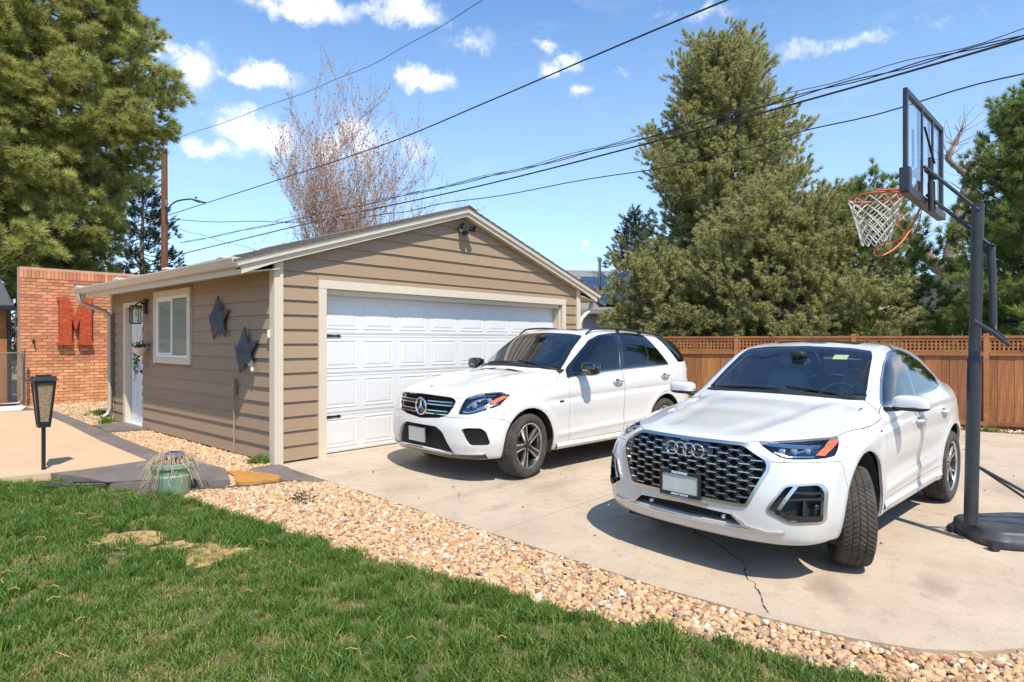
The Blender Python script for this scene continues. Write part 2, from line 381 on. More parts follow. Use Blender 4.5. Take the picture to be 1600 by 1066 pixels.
# joint filler below the slabs and a wandering crack
M['crack'] = mat('crack_dark', (.035, .028, .022), .95)
def crack(pts, w, seed, parent):
    rr = random.Random(seed); mb = MB(); P = []
    for i in range(len(pts) - 1):
        for k in range(9):
            t = k / 9; P.append((pts[i][0] * (1 - t) + pts[i + 1][0] * t + rr.uniform(-.022, .022), pts[i][1] * (1 - t) + pts[i + 1][1] * t + rr.uniform(-.022, .022)))
    for a, b in zip(P, P[1:]):
        d = Vector((b[0] - a[0], b[1] - a[1])); nn = Vector((-d.y, d.x)).normalized() * w * rr.uniform(.25, 1.3)
        vs = [(a[0] - nn.x, a[1] - nn.y), (b[0] - nn.x, b[1] - nn.y), (b[0] + nn.x, b[1] + nn.y), (a[0] + nn.x, a[1] + nn.y)]
        mb.add([(x, y, zg(x, y) + .0035) for x, y in vs], [(0, 1, 2, 3)])
    return mb.build('crack', M['crack'], parent)
crack([(5.3, 2.7), (4.758, 1.939), (4.359, 1.686), (3.9, 1.376)], .0045, 3, dr)
crack([(5.5, 3.6), (6.2, 2.9), (7.3, 2.6)], .003, 4, dr)
crack([(10.5, .3), (11.8, -.1), (13.6, .2), (15.2, .6)], .008, 8, dr)
crack([(8.8, -.2), (9.7, -.9)], .004, 9, dr)

MB().bb((GX0 + .12 if 0 else 3.92, 7.346, -.08), (10.02, 13.55, .003)).build('garage_floor', M['concrete'])['kind'] = 'structure'
# patio
pat = bpy.data.objects.new('patio', None); COL.objects.link(pat); reg(pat, Matrix()); tag(pat, kind='structure')
slab('tan_slab', [(-9, 8.56), (1.33, 8.56), (2.03, 8.44), (2.735, 8.49), (2.80, 10.5), (3.0, 13.5), (3.12, 16.4), (2.55, 16.5), (-9, 16.6)], .068, .14, M['tan_slab'], pat)
slab('border_slab', [(2.739, 8.49), (3.045, 8.99), (3.10, 10.5), (3.28, 13.5), (3.40, 16.6), (2.55, 16.62), (2.55, 16.504), (3.124, 16.404), (3.004, 13.5), (2.804, 10.5)], .064, .14, M['grey_slab'], pat)
slab('border_slab', [(1.76, 8.475), (1.93, 8.0), (2.05, 7.45), (2.5, 7.08), (2.97, 6.72), (3.17, 7.3), (3.12, 8.2), (3.045, 8.985), (2.735, 8.485), (2.03, 8.436)], .064, .14, M['grey_slab'], pat)
slab('stepping_slab', [(3.43, 6.62), (3.63, 6.40), (3.838, 7.1), (3.838, 7.36), (3.72, 7.38), (3.44, 7.32)], .012, .08, M['grey_slab'], pat)
slab('door_slab', [(3.22, 11.85), (3.78, 11.75), (3.78, 12.95), (3.30, 12.95)], .05, .1, M['grey_slab'], pat)
slab('gate_slab', [(1.6, 16.7), (2.95, 16.7), (3.2, 17.6), (3.2, 18.0), (1.6, 18.0)], .06, .1, M['pale_slab'], pat)

# ------------------------------------------------------------------ garage
GX0, GX1, GY, GYB = 3.80, 10.13, 7.35, 13.72
RX, RZ, SL = 6.965, 3.58, .318
def under(x): return RZ - SL * abs(x - RX)
garage = thing('garage', 'tan lap sided two car garage with cream trim and a white sectional door', 'garage', (GX0, GY, 0))
DX0, DX1, DZ = 4.50, 9.56, 2.17
core = mat('wall_core', (.10, .075, .055), .9)
mb = MB()
mb.bb((GX0 + .03, GY + .03, 0), (DX0 - .02, GY + .12, DZ)); mb.bb((DX1 + .02, GY + .03, 0), (GX1 - .03, GY + .12, DZ))
mb.prism([(GX0 + .03, DZ + .001), (GX1 - .03, DZ + .001), (GX1 - .03, under(GX1)), (RX, RZ), (GX0 + .03, under(GX0))], GY + .03, GY + .12, 'y')
mb.bb((GX0 + .03, GY + .121, 0), (GX0 + .10, 12.04, 2.45)); mb.bb((GX0 + .03, 12.04, 2.10), (GX0 + .10, 12.92, 2.45)); mb.bb((GX0 + .03, 12.92, 0), (GX0 + .10, GYB, 2.45))
mb.bb((GX1 - .10, GY + .121, 0), (GX1 - .03, GYB, 2.45))
mb.prism([(GX0 + .101, 0), (GX1 - .101, 0), (GX1 - .101, 2.45), (GX1 - .101, under(GX1)), (RX, RZ), (GX0 + .101, under(GX0))], GYB - .12, GYB - .03, 'y')
mb.build('wall', core, garage)
EXPO = .1835
def board_x(x0, x1, z0, h=EXPO, gable=False):
    """lap board on the front wall"""
    z1 = z0 + h + .012; yb, yt = GY - .004, GY + .022
    if gable:
        def lim(z): 
            w = (RZ - z) / SL; return RX - w, RX + w
        a0, b0 = lim(z0); a1, b1 = lim(min(z1, RZ)); a0, b0, a1, b1 = max(a0, x0), min(b0, x1), max(a1, x0), min(b1, x1); z1 = min(z1, RZ)
    else: a0 = a1 = x0; b0 = b1 = x1
    m_ = MB(); vs = [(a0, yb, z0), (b0, yb, z0), (b0, GY + .029, z0), (a0, GY + .029, z0), (a1, yt, z1), (b1, yt, z1), (b1, GY + .029, z1), (a1, GY + .029, z1)]
    m_.add(vs, [(3, 2, 1, 0), (4, 5, 6, 7), (0, 1, 5, 4), (1, 2, 6, 5), (2, 3, 7, 6), (3, 0, 4, 7)])
    return m_.build('siding_board', M['siding_front'], garage, loc=(a0, GY, z0))
z = .03; TX0, TX1 = DX0 - .115, DX1 + .115
while z < RZ - .02:
    if z + EXPO < 2.33:
        board_x(GX0 + .06, TX0, z); board_x(TX1, GX1 - .06, z)
    elif z < 2.33 - .02:
        board_x(GX0 + .06, TX0, z); board_x(TX1, GX1 - .06, z)
        h = z + EXPO - 2.335
        if h > .01: board_x(TX0 + .001, TX1 - .001, 2.335, h, True)
    else: board_x(GX0 + .06, GX1 - .06, z, EXPO, True)
    z += EXPO
def board_y(y0, y1, z0, h=EXPO):
    z1 = z0 + h + .012; xb, xt = GX0 - .004, GX0 + .022
    m_ = MB(); vs = [(xb, y0, z0), (xb, y1, z0), (GX0 + .029, y1, z0), (GX0 + .029, y0, z0), (xt, y0, z1), (xt, y1, z1), (GX0 + .029, y1, z1), (GX0 + .029, y0, z1)]
    m_.add(vs, [(0, 1, 2, 3), (7, 6, 5, 4), (4, 5, 1, 0), (5, 6, 2, 1), (6, 7, 3, 2), (7, 4, 0, 3)])
    return m_.build('siding_board', M['siding_side'], garage, loc=(GX0, y0, z0))
WY0, WY1, WZ0, WZ1 = 9.90, 11.42, 1.17, 2.34      # outer edge of the window trim
z = .03
while z < 2.38:
    top = z + EXPO
    segs = [(GY + .03, 12.05), (12.91, GYB)] if z < 2.16 else [(GY + .03, GYB)]
    fin = []
    for a, b in segs:
        if a < WY0 < b and top > WZ0 + .02 and z < WZ1 - .01: fin += [(a, WY0), (WY1, b)]
        else: fin.append((a, b))
    for a, b in fin: board_y(a, b, z, min(EXPO, 2.43 - z))
    if z < WZ1 - .01 and top > WZ1 + .01: board_y(WY0, WY1, WZ1 + .001, min(top, 2.43) - WZ1)
    if z < WZ0 - .01 and top > WZ0 + .02: board_y(WY0, WY1, z, WZ0 - z - .014)
    z += EXPO
# corner boards, door casing, window casing
T = M['trim']
def tb(a, b, name='trim_board', m=T, bevel=.003, parent=garage): return MB().bb(a, b).build(name, m, parent, bevel=bevel, loc=tuple((a[i] + b[i]) / 2 for i in range(3)))
tb((GX0 - .022, GY - .025, -.02), (GX0 + .095, GY + .028, under(GX0) - .005), 'corner_board'); tb((GX0 - .022, GY + .030, -.02), (GX0 + .028, GY + .105, 2.42), 'corner_board')
tb((GX1 - .095, GY - .025, -.02), (GX1 + .022, GY + .028, under(GX1) - .005), 'corner_board')
tb((GX0 - .022, GYB - .09, -.02), (GX0 + .028, GYB, 2.42), 'corner_board')
tb((TX0, GY - .03, -.01), (DX0 - .002, GY + .025, DZ + .045), 'door_casing'); tb((DX1 + .002, GY - .03, -.01), (TX1, GY + .025, DZ + .045), 'door_casing')
tb((TX0, GY - .032, DZ + .047), (TX1, GY + .025, 2.33), 'door_casing')
for a, b in (((DX0 - .018, GY + .027, 0), (DX0 + .03, GY + .24, DZ)), ((DX1 - .03, GY + .027, 0), (DX1 + .018, GY + .24, DZ)), ((DX0 + .031, GY + .027, DZ - .02), (DX1 - .031, GY + .24, DZ + .045))):
    tb(a, b, 'door_jamb')
# sectional door
sec_h = (DZ - .025) / 4
def raised_panel_mesh(w, h):
    m_ = MB(); loops = [(0, 0), (.006, .006), (.018, .006), (.030, -.003), (.060, .005)]
    vs = []
    for ins, dy in loops:
        vs += [(ins, -dy, ins), (w - ins, -dy, ins), (w - ins, -dy, h - ins), (ins, -dy, h - ins)]
    fs = []
    for k in range(len(loops) - 1):
        for i in range(4): fs.append((k * 4 + i, k * 4 + (i + 1) % 4, k * 4 + 4 + (i + 1) % 4, k * 4 + 4 + i))
    fs.append(tuple(range(16, 20))); m_.add(vs, fs); return m_.mesh('raised_panel', M['white_door'])
rp = raised_panel_mesh(.515, .395)
fx0 = DX0 + .032; pitch = (DX1 - DX0 - .064) / 8
for k in range(4):
    z0 = .012 + k * sec_h
    m_ = MB(); m_.bb((fx0, GY + 0.1770, z0 + .006), (DX1 - .032, GY + 0.2250, z0 + sec_h - .004))
    m_.bb((fx0, GY + 0.1830, z0 + sec_h - .0035), (DX1 - .032, GY + 0.2200, z0 + sec_h + .0055))
    # wood grain stamped ridges at the section edges
    m_.bb((fx0, GY + 0.1730, z0 + .022), (DX1 - .032, GY + 0.1765, z0 + .030)); m_.bb((fx0, GY + 0.1730, z0 + sec_h - .030), (DX1 - .032, GY + 0.1765, z0 + sec_h - .022))
    so_ = m_.build('door_section', M['white_door'], garage, loc=(fx0, GY + 0.1750, z0))
    for i in range(8):
        link('raised_panel', rp, None, so_, loc=(i * pitch + (pitch - .515) / 2, .0015, (sec_h - .395) / 2))
# strap hinges with arrow ends
def strap(x0, z0, s=1):
    m_ = MB(); Ln = .30
    pr = [(0, -.022), (Ln * .78, -.010), (Ln * .80, -.024), (Ln, 0), (Ln * .80, .024), (Ln * .78, .010), (0, .022)]
    pr = [(x0 + s * a, z0 + b) for a, b in pr]
    if s < 0: pr = pr[::-1]
    m_.prism(pr, GY + 0.1610, GY + 0.1725, 'y'); m_.bb((x0 - .012, GY + 0.1550, z0 - .03), (x0 + .012, GY + 0.1605, z0 + .03))
    for q in (.05, .14): m_.lathe([(0, GY + 0.1550), (.007, GY + 0.1560), (.009, GY + 0.1609)], (x0 + s * q, 0, z0), 8, 'y')
    m_.build('strap_hinge', M['black_metal'], garage, loc=(x0, GY + 0.1650, z0))
for zz in (1.60, .505): strap(DX0 + .045, zz); strap(DX1 - .045, zz, -1)
# roof: shingle courses on both slopes
def roof_z(x): return 3.66 - SL * abs(x - RX)
for s in (-1, 1):
    tw = 3.72; n = 26; cw = tw / n; ang = math.atan(SL)
    m_ = MB()
    deck = [(RX, 3.645), (RX + s * tw, 3.645 - SL * tw), (RX + s * tw, 3.605 - SL * tw), (RX, 3.605)]
    if s > 0: deck = deck[::-1]
    m_.prism(deck, GY - .15, GYB + .15, 'y'); m_.build('roof_deck', T, garage)
    rr = random.Random(5 + s)
    for k in range(n):
        m_ = MB(); y = GY - .17; d1 = tw + .02 - k * cw; d0 = d1 - cw - .02
        while y < GYB + .16:
            w = rr.uniform(.22, .42); y1 = min(y + w, GYB + .17); th = .012 + rr.random() * .007
            xa, xb = RX + s * d0, RX + s * d1; za, zb = 3.648 - SL * d0, 3.648 - SL * d1
            vs = [(xa, y, za), (xb, y, zb), (xb, y1, zb), (xa, y1, za), (xa, y, za + .004), (xb, y, zb + th), (xb, y1, zb + th), (xa, y1, za + .004)]
            m_.add(vs, [(3, 2, 1, 0), (4, 5, 6, 7), (0, 1, 5, 4), (1, 2, 6, 5), (2, 3, 7, 6), (3, 0, 4, 7)] if s > 0 else [(0, 1, 2, 3), (7, 6, 5, 4), (4, 5, 1, 0), (5, 6, 2, 1), (6, 7, 3, 2), (7, 4, 0, 3)]); y = y1 + .004
        m_.build('shingle_course', M['shingle'], garage)
MB().prism([(RX - .16, 3.612), (RX, 3.668), (RX + .16, 3.612), (RX + .16, 3.625), (RX, 3.688), (RX - .16, 3.625)][::-1], GY - .175, GYB + .17, 'y').build('ridge_cap', M['shingle'], garage)
# rake boards, returns, fascia, soffit, gutters
for s in (-1, 1):
    e = RX + s * 3.635; w = RX + s * (RX - GX0 - .005)
    zt = lambda x: 3.604 - SL * abs(x - RX)
    poly = [(RX, zt(RX)), (RX, zt(RX) - .092), (w, zt(w) - .097), (e, 2.315), (e, zt(e))]
    if s < 0: poly = poly[::-1]
    MB().prism(poly, GY - .118, GY - .085, 'y').build('rake_board', T, garage, bevel=.002)
    poly = [(RX, zt(RX) + .001), (RX, zt(RX) - .030), (e + s * .06, zt(e + s * .06) - .030), (e + s * .06, zt(e + s * .06) + .001)]
    if s < 0: poly = poly[::-1]
    MB().prism(poly, GY - .148, GY - .119, 'y').build('rake_trim', T, garage, bevel=.002)
    poly = [(RX, zt(RX) - .06), (RX, zt(RX) - .075), (e, zt(e) - .075), (e, zt(e) - .06)]
    if s < 0: poly = poly[::-1]
    MB().prism(poly, GY - .084, GY + .02, 'y').build('soffit_board', T, garage)
    xa, xb = sorted((e, e - s * .025)); tb((xa, GY - .083, 2.315), (xb, GYB + .1, zt(e) - .004), 'fascia_board')
    MB().add([(w - s * .02, GY - .08, 2.412), (e - s * .03, GY - .08, 2.335), (e - s * .03, GYB + .1, 2.335), (w - s * .02, GYB + .1, 2.412), (w - s * .02, GY - .08, 2.424), (e - s * .03, GY - .08, 2.347), (e - s * .03, GYB + .1, 2.347), (w - s * .02, GYB + .1, 2.424)],
             [(0, 1, 2, 3), (7, 6, 5, 4), (0, 4, 5, 1), (1, 5, 6, 2), (2, 6, 7, 3), (3, 7, 4, 0)]).build('soffit', T, garage)
    pr = [(0, 0), (.075, 0), (.105, .05), (.125, .085), (.125, .10), (.115, .10), (.115, .088), (.098, .055), (.072, .006), (.004, .006), (.004, .10), (0, .10)]
    pr = [(e + s * (.004 + a), 2.395 + b) for a, b in pr]
    if s > 0: pr = pr[::-1]
    gut = MB().prism(pr, GY - .13, GYB + .14, 'y').build('gutter', M['trim'], garage)
    for yy in (GY - .13, GYB + .143): MB().prism([(e + s * .004, 2.393), (e + s * .08, 2.393), (e + s * .13, 2.485), (e + s * .13, 2.498), (e + s * .004, 2.498)][::s], yy - .003, yy - .0005, 'y').build('gutter_cap', M['trim'], garage)
    if s < 0:
        for yy in (7.55, 9.3, 11.4, 13.6): MB().box((e - .04, yy, 2.520), (.17, .16, .030)).build('gutter_clip', M['vinyl'], garage, bevel=.008)
# downspouts: far left corner and near right corner
def rect_tube(pts, w, d, m_):
    return m_.tube(pts, w * .62, 10, squash=d / w)
pts = [(3.25, 13.6, 2.40), (3.25, 13.6, 2.30), (3.30, 13.6, 2.22), (3.66, 13.58, 2.08), (3.735, 13.58, 2.0), (3.735, 13.58, .28), (3.70, 13.58, .16), (3.60, 13.55, .10)]
rect_tube(pts, .085, .06, MB()).build('downspout', mat('downspout_paint', (.40, .33, .26), .45), garage, smooth=radians(40))
pts = [(10.68, 7.42, 2.40), (10.67, 7.42, 2.26), (10.62, 7.42, 2.18), (10.28, 7.40, 1.98), (10.215, 7.40, 1.88), (10.215, 7.40, .1)]
rect_tube(pts, .08, .06, MB()).build('downspout', T, garage, smooth=radians(40))
# window on the side wall
def frame_parts(y0, y1, z0, z1, w, x0, x1, name, m, parent):
    tb((x0, y0, z0), (x1, y1, z0 + w), name, m, .002, parent); tb((x0, y0, z1 - w), (x1, y1, z1), name, m, .002, parent)
    tb((x0, y0, z0 + w + .001), (x1, y0 + w, z1 - w - .001), name, m, .002, parent); tb((x0, y1 - w, z0 + w + .001), (x1, y1, z1 - w - .001), name, m, .002, parent)
win = tb((GX0 + .012, WY0 + .10, WZ0 + .10), (GX0 + .02, WY1 - .10, WZ1 - .10), 'window', mat('window_back', (.05, .05, .05), .9), 0)
frame_parts(WY0, WY1, WZ0, WZ1, .095, GX0 - .03, GX0 + .028, 'window_casing', T, garage)
frame_parts(WY0 + .097, WY1 - .097, WZ0 + .097, WZ1 - .097, .045, GX0 - .022, GX0 + .011, 'window_frame', M['vinyl'], win)
ym = (WY0 + WY1) / 2
tb((GX0 - .02, ym - .02, WZ0 + .143), (GX0 + .005, ym + .02, WZ1 - .143), 'window_mullion', M['vinyl'], .002, win)
frame_parts(ym + .021, WY1 - .143, WZ0 + .143, WZ1 - .143, .028, GX0 - .012, GX0 + .008, 'sash_frame', M['vinyl'], win)
gl = bpy.data.materials.new('pane_glass'); gl.use_nodes = True; t_ = gl.node_tree; t_.nodes.clear()
o_ = N(t_, 'ShaderNodeOutputMaterial'); a_ = N(t_, 'ShaderNodeBsdfTransparent', i_Color=(.93, .96, .94, 1)); b_ = N(t_, 'ShaderNodeBsdfGlossy', i_Roughness=.02); f_ = N(t_, 'ShaderNodeFresnel', i_IOR=1.5); x_ = N(t_, 'ShaderNodeMixShader')
g_ = N(t_, 'ShaderNodeNewGeometry'); L(t_, mth(t_, 'MULTIPLY', f_.outputs[0], mth(t_, 'SUBTRACT', 1.0, g_.outputs['Backfacing'])), x_.inputs[0]); L(t_, a_.outputs[0], x_.inputs[1]); L(t_, b_.outputs[0], x_.inputs[2]); L(t_, x_.outputs[0], o_.inputs[0])
M['pane'] = gl
for a, b in ((WY0 + .143, ym - .021), (ym + .05, WY1 - .172)): tb((GX0 - .007, a, WZ0 + .15), (GX0 - .004, b, WZ1 - .15), 'pane', gl, 0, win)
m_ = MB(); zz = WZ0 + .16
while zz < WZ1 - .16: m_.box((GX0 + .004, ym, zz), (.004, WY1 - WY0 - .30, .021), rot=(0, .35, 0)); zz += .0235
m_.build('blind', mat('blind_slats', (.42, .41, .35), .6), win)
# side door
sd_ = tb((GX0 + .075, 12.03, .07), (GX0 + .115, 12.93, 2.14), 'side_door', M['white_door'], .002)
for a, b in ((.25, .95), (1.15, 1.90)):
    for ya, yb in ((12.16, 12.44), (12.52, 12.80)): tb((GX0 + .067, ya, .07 + a), (GX0 + .0748, yb, .07 + b), 'door_panel', M['white_door'], .004, sd_)
MB().lathe([(0, -.07), (.022, -.068), (.028, -.05), (.022, -.035), (.012, -.03), (.012, 0), (.03, 0), (.03, .004)], (GX0 + .07, 12.14, 1.0), 12, 'x').build('door_knob', M['black_metal'], sd_, smooth=radians(40))
tb((GX0 - .03, 12.83, .05), (GX0 + .07, 12.945, 2.13), 'door_casing'); tb((GX0 - .03, 12.03, 2.132), (GX0 + .07, 12.945, 2.22), 'door_casing'); tb((GX0 + .03, 12.03, .05), (GX0 + .07, 12.06, 2.13), 'door_jamb')
tb((GX0 - .02, 12.03, .02), (GX0 + .12, 12.94, .068), 'door_sill', M['pale_slab'])
# small electrical box and conduit on the side wall
tb((GX0 - .045, 7.43, 1.57), (GX0 - .024, 7.47, 1.67), 'utility_box', M['vinyl'], .006)
m_ = MB(); m_.tube([(GX0 - .03, 8.42, .86), (GX0 - .03, 8.42, .02)], .011, 8)
m_.build('conduit', M['siding_side'], garage); tb((GX0 - .05, 8.385, .80), (GX0 - .006, 8.455, 1.02), 'conduit_box', M['siding_side'], .004)

# ------------------------------------------------------------------ brick wall beyond, with the letter
BY, BX0, BX1, BZ = 18.50, 3.24, 8.3, 3.30
bw = thing('brick_wall', 'tall red brick wall with soldier course top behind the garage corner', 'wall', (BX0, BY, 0))
MB().bb((BX0 + .006, BY + .008, -.1), (BX1 - .006, BY + .34, BZ - .012)).build('wall_core', M['mortar'], bw)
def brick_mesh(w, h, d): return MB().box((0, 0, 0), (w, d, h)).mesh('brick', M['brick'], bevel=0)
bms = [brick_mesh(.205 * k, .0635, .03) for k in (1.0, .985, .97)]
bsol = brick_mesh(.064, .205, .03); rr = random.Random(11); cands = []
row = 0; zc = .035
while zc < BZ - .25:
    x = BX0 - (.108 if row % 2 else 0)
    while x < BX1:
        xa, xb = max(x, BX0), min(x + .205, BX1)
        if xb - xa > .03: cands.append((xa, xb, zc))
        x += .216
    zc += .0755; row += 1
zt_ = zc - .0755 + .04 + .01
x = BX0; top_b = []
while x < BX1 - .05: top_b.append((x, x + .064, zt_ + .103)); x += .0755
def vis(b): return b[1] < 5.9
allb = [(b, 0) for b in top_b if vis(b)] + [(b, 1) for b in cands if vis(b)]
seen = [q for q in allb]; rest = [(b, 0) for b in top_b if not vis(b)] + [(b, 1) for b in cands if not vis(b)]
rr.shuffle(seen)
seen.sort(key=lambda q: -(q[0][2] > 2.6) - (q[1] and q[0][0] < 5.2 and q[0][2] > 1.0) * .5)
pick, extra = seen[:300], seen[300:] + rest
for b, kind in pick:
    me = bsol if kind == 0 else None; w = b[1] - b[0]
    if me is None:
        me = rr.choice(bms); sx = w / .205 * 1.0
    else: sx = 1
    link('brick', me, None, bw, loc=((b[0] + b[1]) / 2 - BX0, .008 - .006 + rr.uniform(-.004, .002), b[2]), rot=(rr.uniform(-.01, .01), 0, rr.uniform(-.012, .012)), scale=(sx, 1, 1))
mbx = MB()
for b, kind in extra:
    w = b[1] - b[0]; h = .0635 if kind else .205
    mbx.box(((b[0] + b[1]) / 2, BY + .002 + rr.uniform(-.004, .002), b[2]), (w * rr.uniform(.97, 1), .03, h))
tag(mbx.build('bricks', M['brick'], bw), kind='stuff')
# the brick colour of the joined part also has to vary brick by brick
t = M['brick'].node_tree; b_ = t.nodes['Principled BSDF']; src = b_.inputs['Base Color'].links[0].from_socket
g = N(t, 'ShaderNodeNewGeometry'); h_ = N(t, 'ShaderNodeHueSaturation'); r_ = N(t, 'ShaderNodeMapRange', i_3=.75, i_4=1.22)
L(t, g.outputs['Random Per Island'], r_.inputs[0]); L(t, r_.outputs[0], h_.inputs['Value']); L(t, src, h_.inputs['Color']); L(t, h_.outputs[0], b_.inputs['Base Color'])
m_ = MB(); x0, x1, z0, z1 = 3.95, 4.68, 1.43, 2.60
W_ = x1 - x0; H_ = z1 - z0
Mp = [(0, 0), (.42, 0), (.42, .055), (.385, .085), (.385, .55), (.5, .30), (.615, .55), (.615, .085), (.58, .055), (.58, 0), (1, 0), (1, .055), (.955, .085), (.955, .90), (1, .935), (1, 1), (.70, 1), (.5, .60), (.30, 1), (0, 1), (0, .935), (.045, .90), (.045, .085), (0, .055)]
Mp = [(x0 + a * W_, z0 + b * H_) for a, b in Mp]
m_.prism(Mp, BY - .17, BY - .045, 'y'); m_.bb((x0 + .12, BY - .044, 1.6), (x0 + .16, BY - .01, 2.4)); m_.bb((x1 - .16, BY - .044, 1.6), (x1 - .12, BY - .01, 2.4))
o = m_.build('letter_sign', M['rust'], None); tag(o, 'large rusty red metal letter M hanging on the brick wall', 'sign')
m_ = MB(); m_.tube([(3.50, BY - .02, 1.52), (3.50, BY - .06, 1.50), (3.52, BY - .06, 1.36)], .012, 6); m_.bb((3.475, BY - .03, 1.47), (3.525, BY - .012, 1.56))
tag(m_.build('hose_hook', M['black_metal']), 'small rusty iron hook fixed low on the brick wall', 'hook')

# neighbouring wood sided shed at the far left
sh = thing('shed', 'orange wood sided shed with dark roof at the far left edge', 'shed', (2.0, 19.2, 0))
M['cedar'] = mat('cedar_siding', (.38, .17, .06), .7, var=(.26, .10, .035), vscale=4, stretch=(1, 1, 6), rnd=.12)
MB().bb((-4, 19.03, -.1), (3.15, 22.5, 2.35)).build('wall', core, sh)
zz = 0
while zz < 2.3: MB().box((-.42, 19.015, zz + .09), (7.14, .02, .178), rot=(.02, 0, 0)).build('siding_board', M['cedar'], sh, loc=(-.42, 19.015, zz)); zz += .18
MB().prism([(-4.2, 2.32), (-4.2, 2.38), (-4.2, 2.38)], 0, 1) 
MB().add([(-4.3, 18.7, 2.30), (3.16, 18.7, 2.30), (3.16, 21.2, 3.45), (-4.3, 21.2, 3.45), (-4.3, 18.7, 2.38), (3.16, 18.7, 2.38), (3.16, 21.2, 3.53), (-4.3, 21.2, 3.53)], [(3, 2, 1, 0), (4, 5, 6, 7), (0, 1, 5, 4), (1, 2, 6, 5), (2, 3, 7, 6), (3, 0, 4, 7)]).build('roof', M['shingle_dark'], sh)
MB().bb((-4.3, 18.60, 2.24), (3.17, 18.69, 2.36)).build('gutter', M['black_metal'], sh, bevel=.01)
MB().tube([(3.06, 18.66, 2.24), (3.06, 18.68, 2.10), (3.10, 18.92, 1.92), (3.12, 18.95, 1.80), (3.12, 18.95, .1)], .045, 10).build('downspout', M['black_metal'], sh, smooth=radians(50))
MB().bb((2.55, 18.93, 1.25), (2.80, 19.0, 1.62)).build('meter_box', mat('meter_grey', (.08, .08, .085), .5), sh, bevel=.01)

# chain link gate
gt = thing('gate', 'galvanised chain link gate beside the left end of the brick wall', 'gate', (3.3, 18.12, 0))
M['galv'] = mat('galvanised', (.30, .29, .28), .4, metal=.8)
def rr_frame(x0, x1, z0, z1, y, r):
    q = .08; P = [(x0 + q, z0), (x1 - q, z0), (x1, z0 + q), (x1, z1 - q), (x1 - q, z1), (x0 + q, z1), (x0, z1 - q), (x0, z0 + q)]
    return MB().tube([(a, y, b) for a, b in P], r, 8, closed=True)
rr_frame(2.0, 3.22, .10, 1.26, 18.12, .02).build('gate_frame', M['galv'], gt, smooth=True)
m_ = MB()
for s in (1, -1):
    k = -22
    while k < 40:
        a0 = 2.0 + k * .06; P = []
        # line x = a0 + s*(z-.1)
        zs = []
        for zz in (.12, 1.24):
            zs.append((a0 + s * (zz - .1), zz))
        (xa, za), (xb, zb) = zs
        def cl(x, z, x2, z2):
            if x < 2.02: t_ = (2.02 - x) / (x2 - x); return 2.02, z + (z2 - z) * t_
            if x > 3.2: t_ = (3.2 - x) / (x2 - x); return 3.2, z + (z2 - z) * t_
            return x, z
        if not (max(xa, xb) < 2.03 or min(xa, xb) > 3.19):
            pa = cl(xa, za, xb, zb); pb = cl(xb, zb, xa, za)
            m_.tube([(pa[0], 18.12 + s * .003, pa[1]), (pb[0], 18.12 + s * .003, pb[1])], .0028, 4, cap=False)
        k += 1
m_.build('wire_mesh', M['galv'], gt)
MB().tube([(3.26, 18.2, -.05), (3.26, 18.2, 1.32)], .03, 10).build('gate_post', M['galv'], gt, smooth=radians(50))
# ------------------------------------------------------------------ rocks, lawn
def ramp_mat(name, cols, rough=.85, bump=.3, bscale=40, patch=None):
    m = mat(name, cols[0], rough, bump=bump, bscale=bscale); t = m.node_tree; b = t.nodes['Principled BSDF']
    oi = N(t, 'ShaderNodeObjectInfo'); cr = N(t, 'ShaderNodeValToRGB'); L(t, oi.outputs['Random'], cr.inputs[0])
    e = cr.color_ramp.elements; cr.color_ramp.interpolation = 'CONSTANT'
    for i, c in enumerate(cols):
        q = e[i] if i < 2 else e.new(i / len(cols)); q.position = i / len(cols); q.color = (*c, 1)
    tcn = N(t, 'ShaderNodeTexCoord'); nn = N(t, 'ShaderNodeTexNoise', i_Scale=25.0, i_Detail=5.0); L(t, tcn.outputs['Object'], nn.inputs['Vector'])
    r = N(t, 'ShaderNodeMapRange', i_1=.3, i_2=.7, i_3=.78, i_4=1.18); L(t, nn.outputs[0], r.inputs[0])
    cm = N(t, 'ShaderNodeVectorMath', operation='SCALE'); L(t, cr.outputs[0], cm.inputs[0]); L(t, r.outputs[0], cm.inputs['Scale']); L(t, cm.outputs[0], b.inputs['Base Color']); return m
M['rock'] = ramp_mat('river_rock', [(.52, .34, .19), (.60, .41, .24), (.44, .26, .14), (.60, .44, .27), (.56, .33, .17), (.30, .18, .11), (.58, .41, .24), (.50, .30, .16), (.52, .36, .23), (.36, .27, .20), (.60, .36, .14), (.68, .58, .44), (.42, .20, .12), (.56, .36, .18), (.50, .33, .20), (.60, .38, .20)], .8)
def rock_src(seed, flat=.6):
    bmx = bmesh.new(); bmesh.ops.create_icosphere(bmx, subdivisions=2, radius=1); rr = random.Random(seed)
    ax = [Vector((rr.uniform(-1, 1), rr.uniform(-1, 1), rr.uniform(-1, 1))).normalized() for _ in range(10)]; dd = [rr.uniform(.48, .80) for _ in ax]
    sx, sy = rr.uniform(.75, 1.25), rr.uniform(.7, 1.0)
    for v in bmx.verts:
        c = v.co.copy()
        for a, d in zip(ax, dd):
            k = c.dot(a)
            if k > d: c -= a * (k - d) * .97
        v.co = Vector((c.x * sx, c.y * sy, c.z * flat))
    me = bpy.data.meshes.new('rock_src'); bmx.to_mesh(me); bmx.free(); me.materials.append(M['rock']); me.polygons.foreach_set('use_smooth', [True] * len(me.polygons)); me.set_sharp_from_angle(angle=radians(24))
    return bpy.data.objects.new('rock_src_%d' % seed, me)
ROCKS = [rock_src(i, .5 + .04 * i) for i in range(9)]
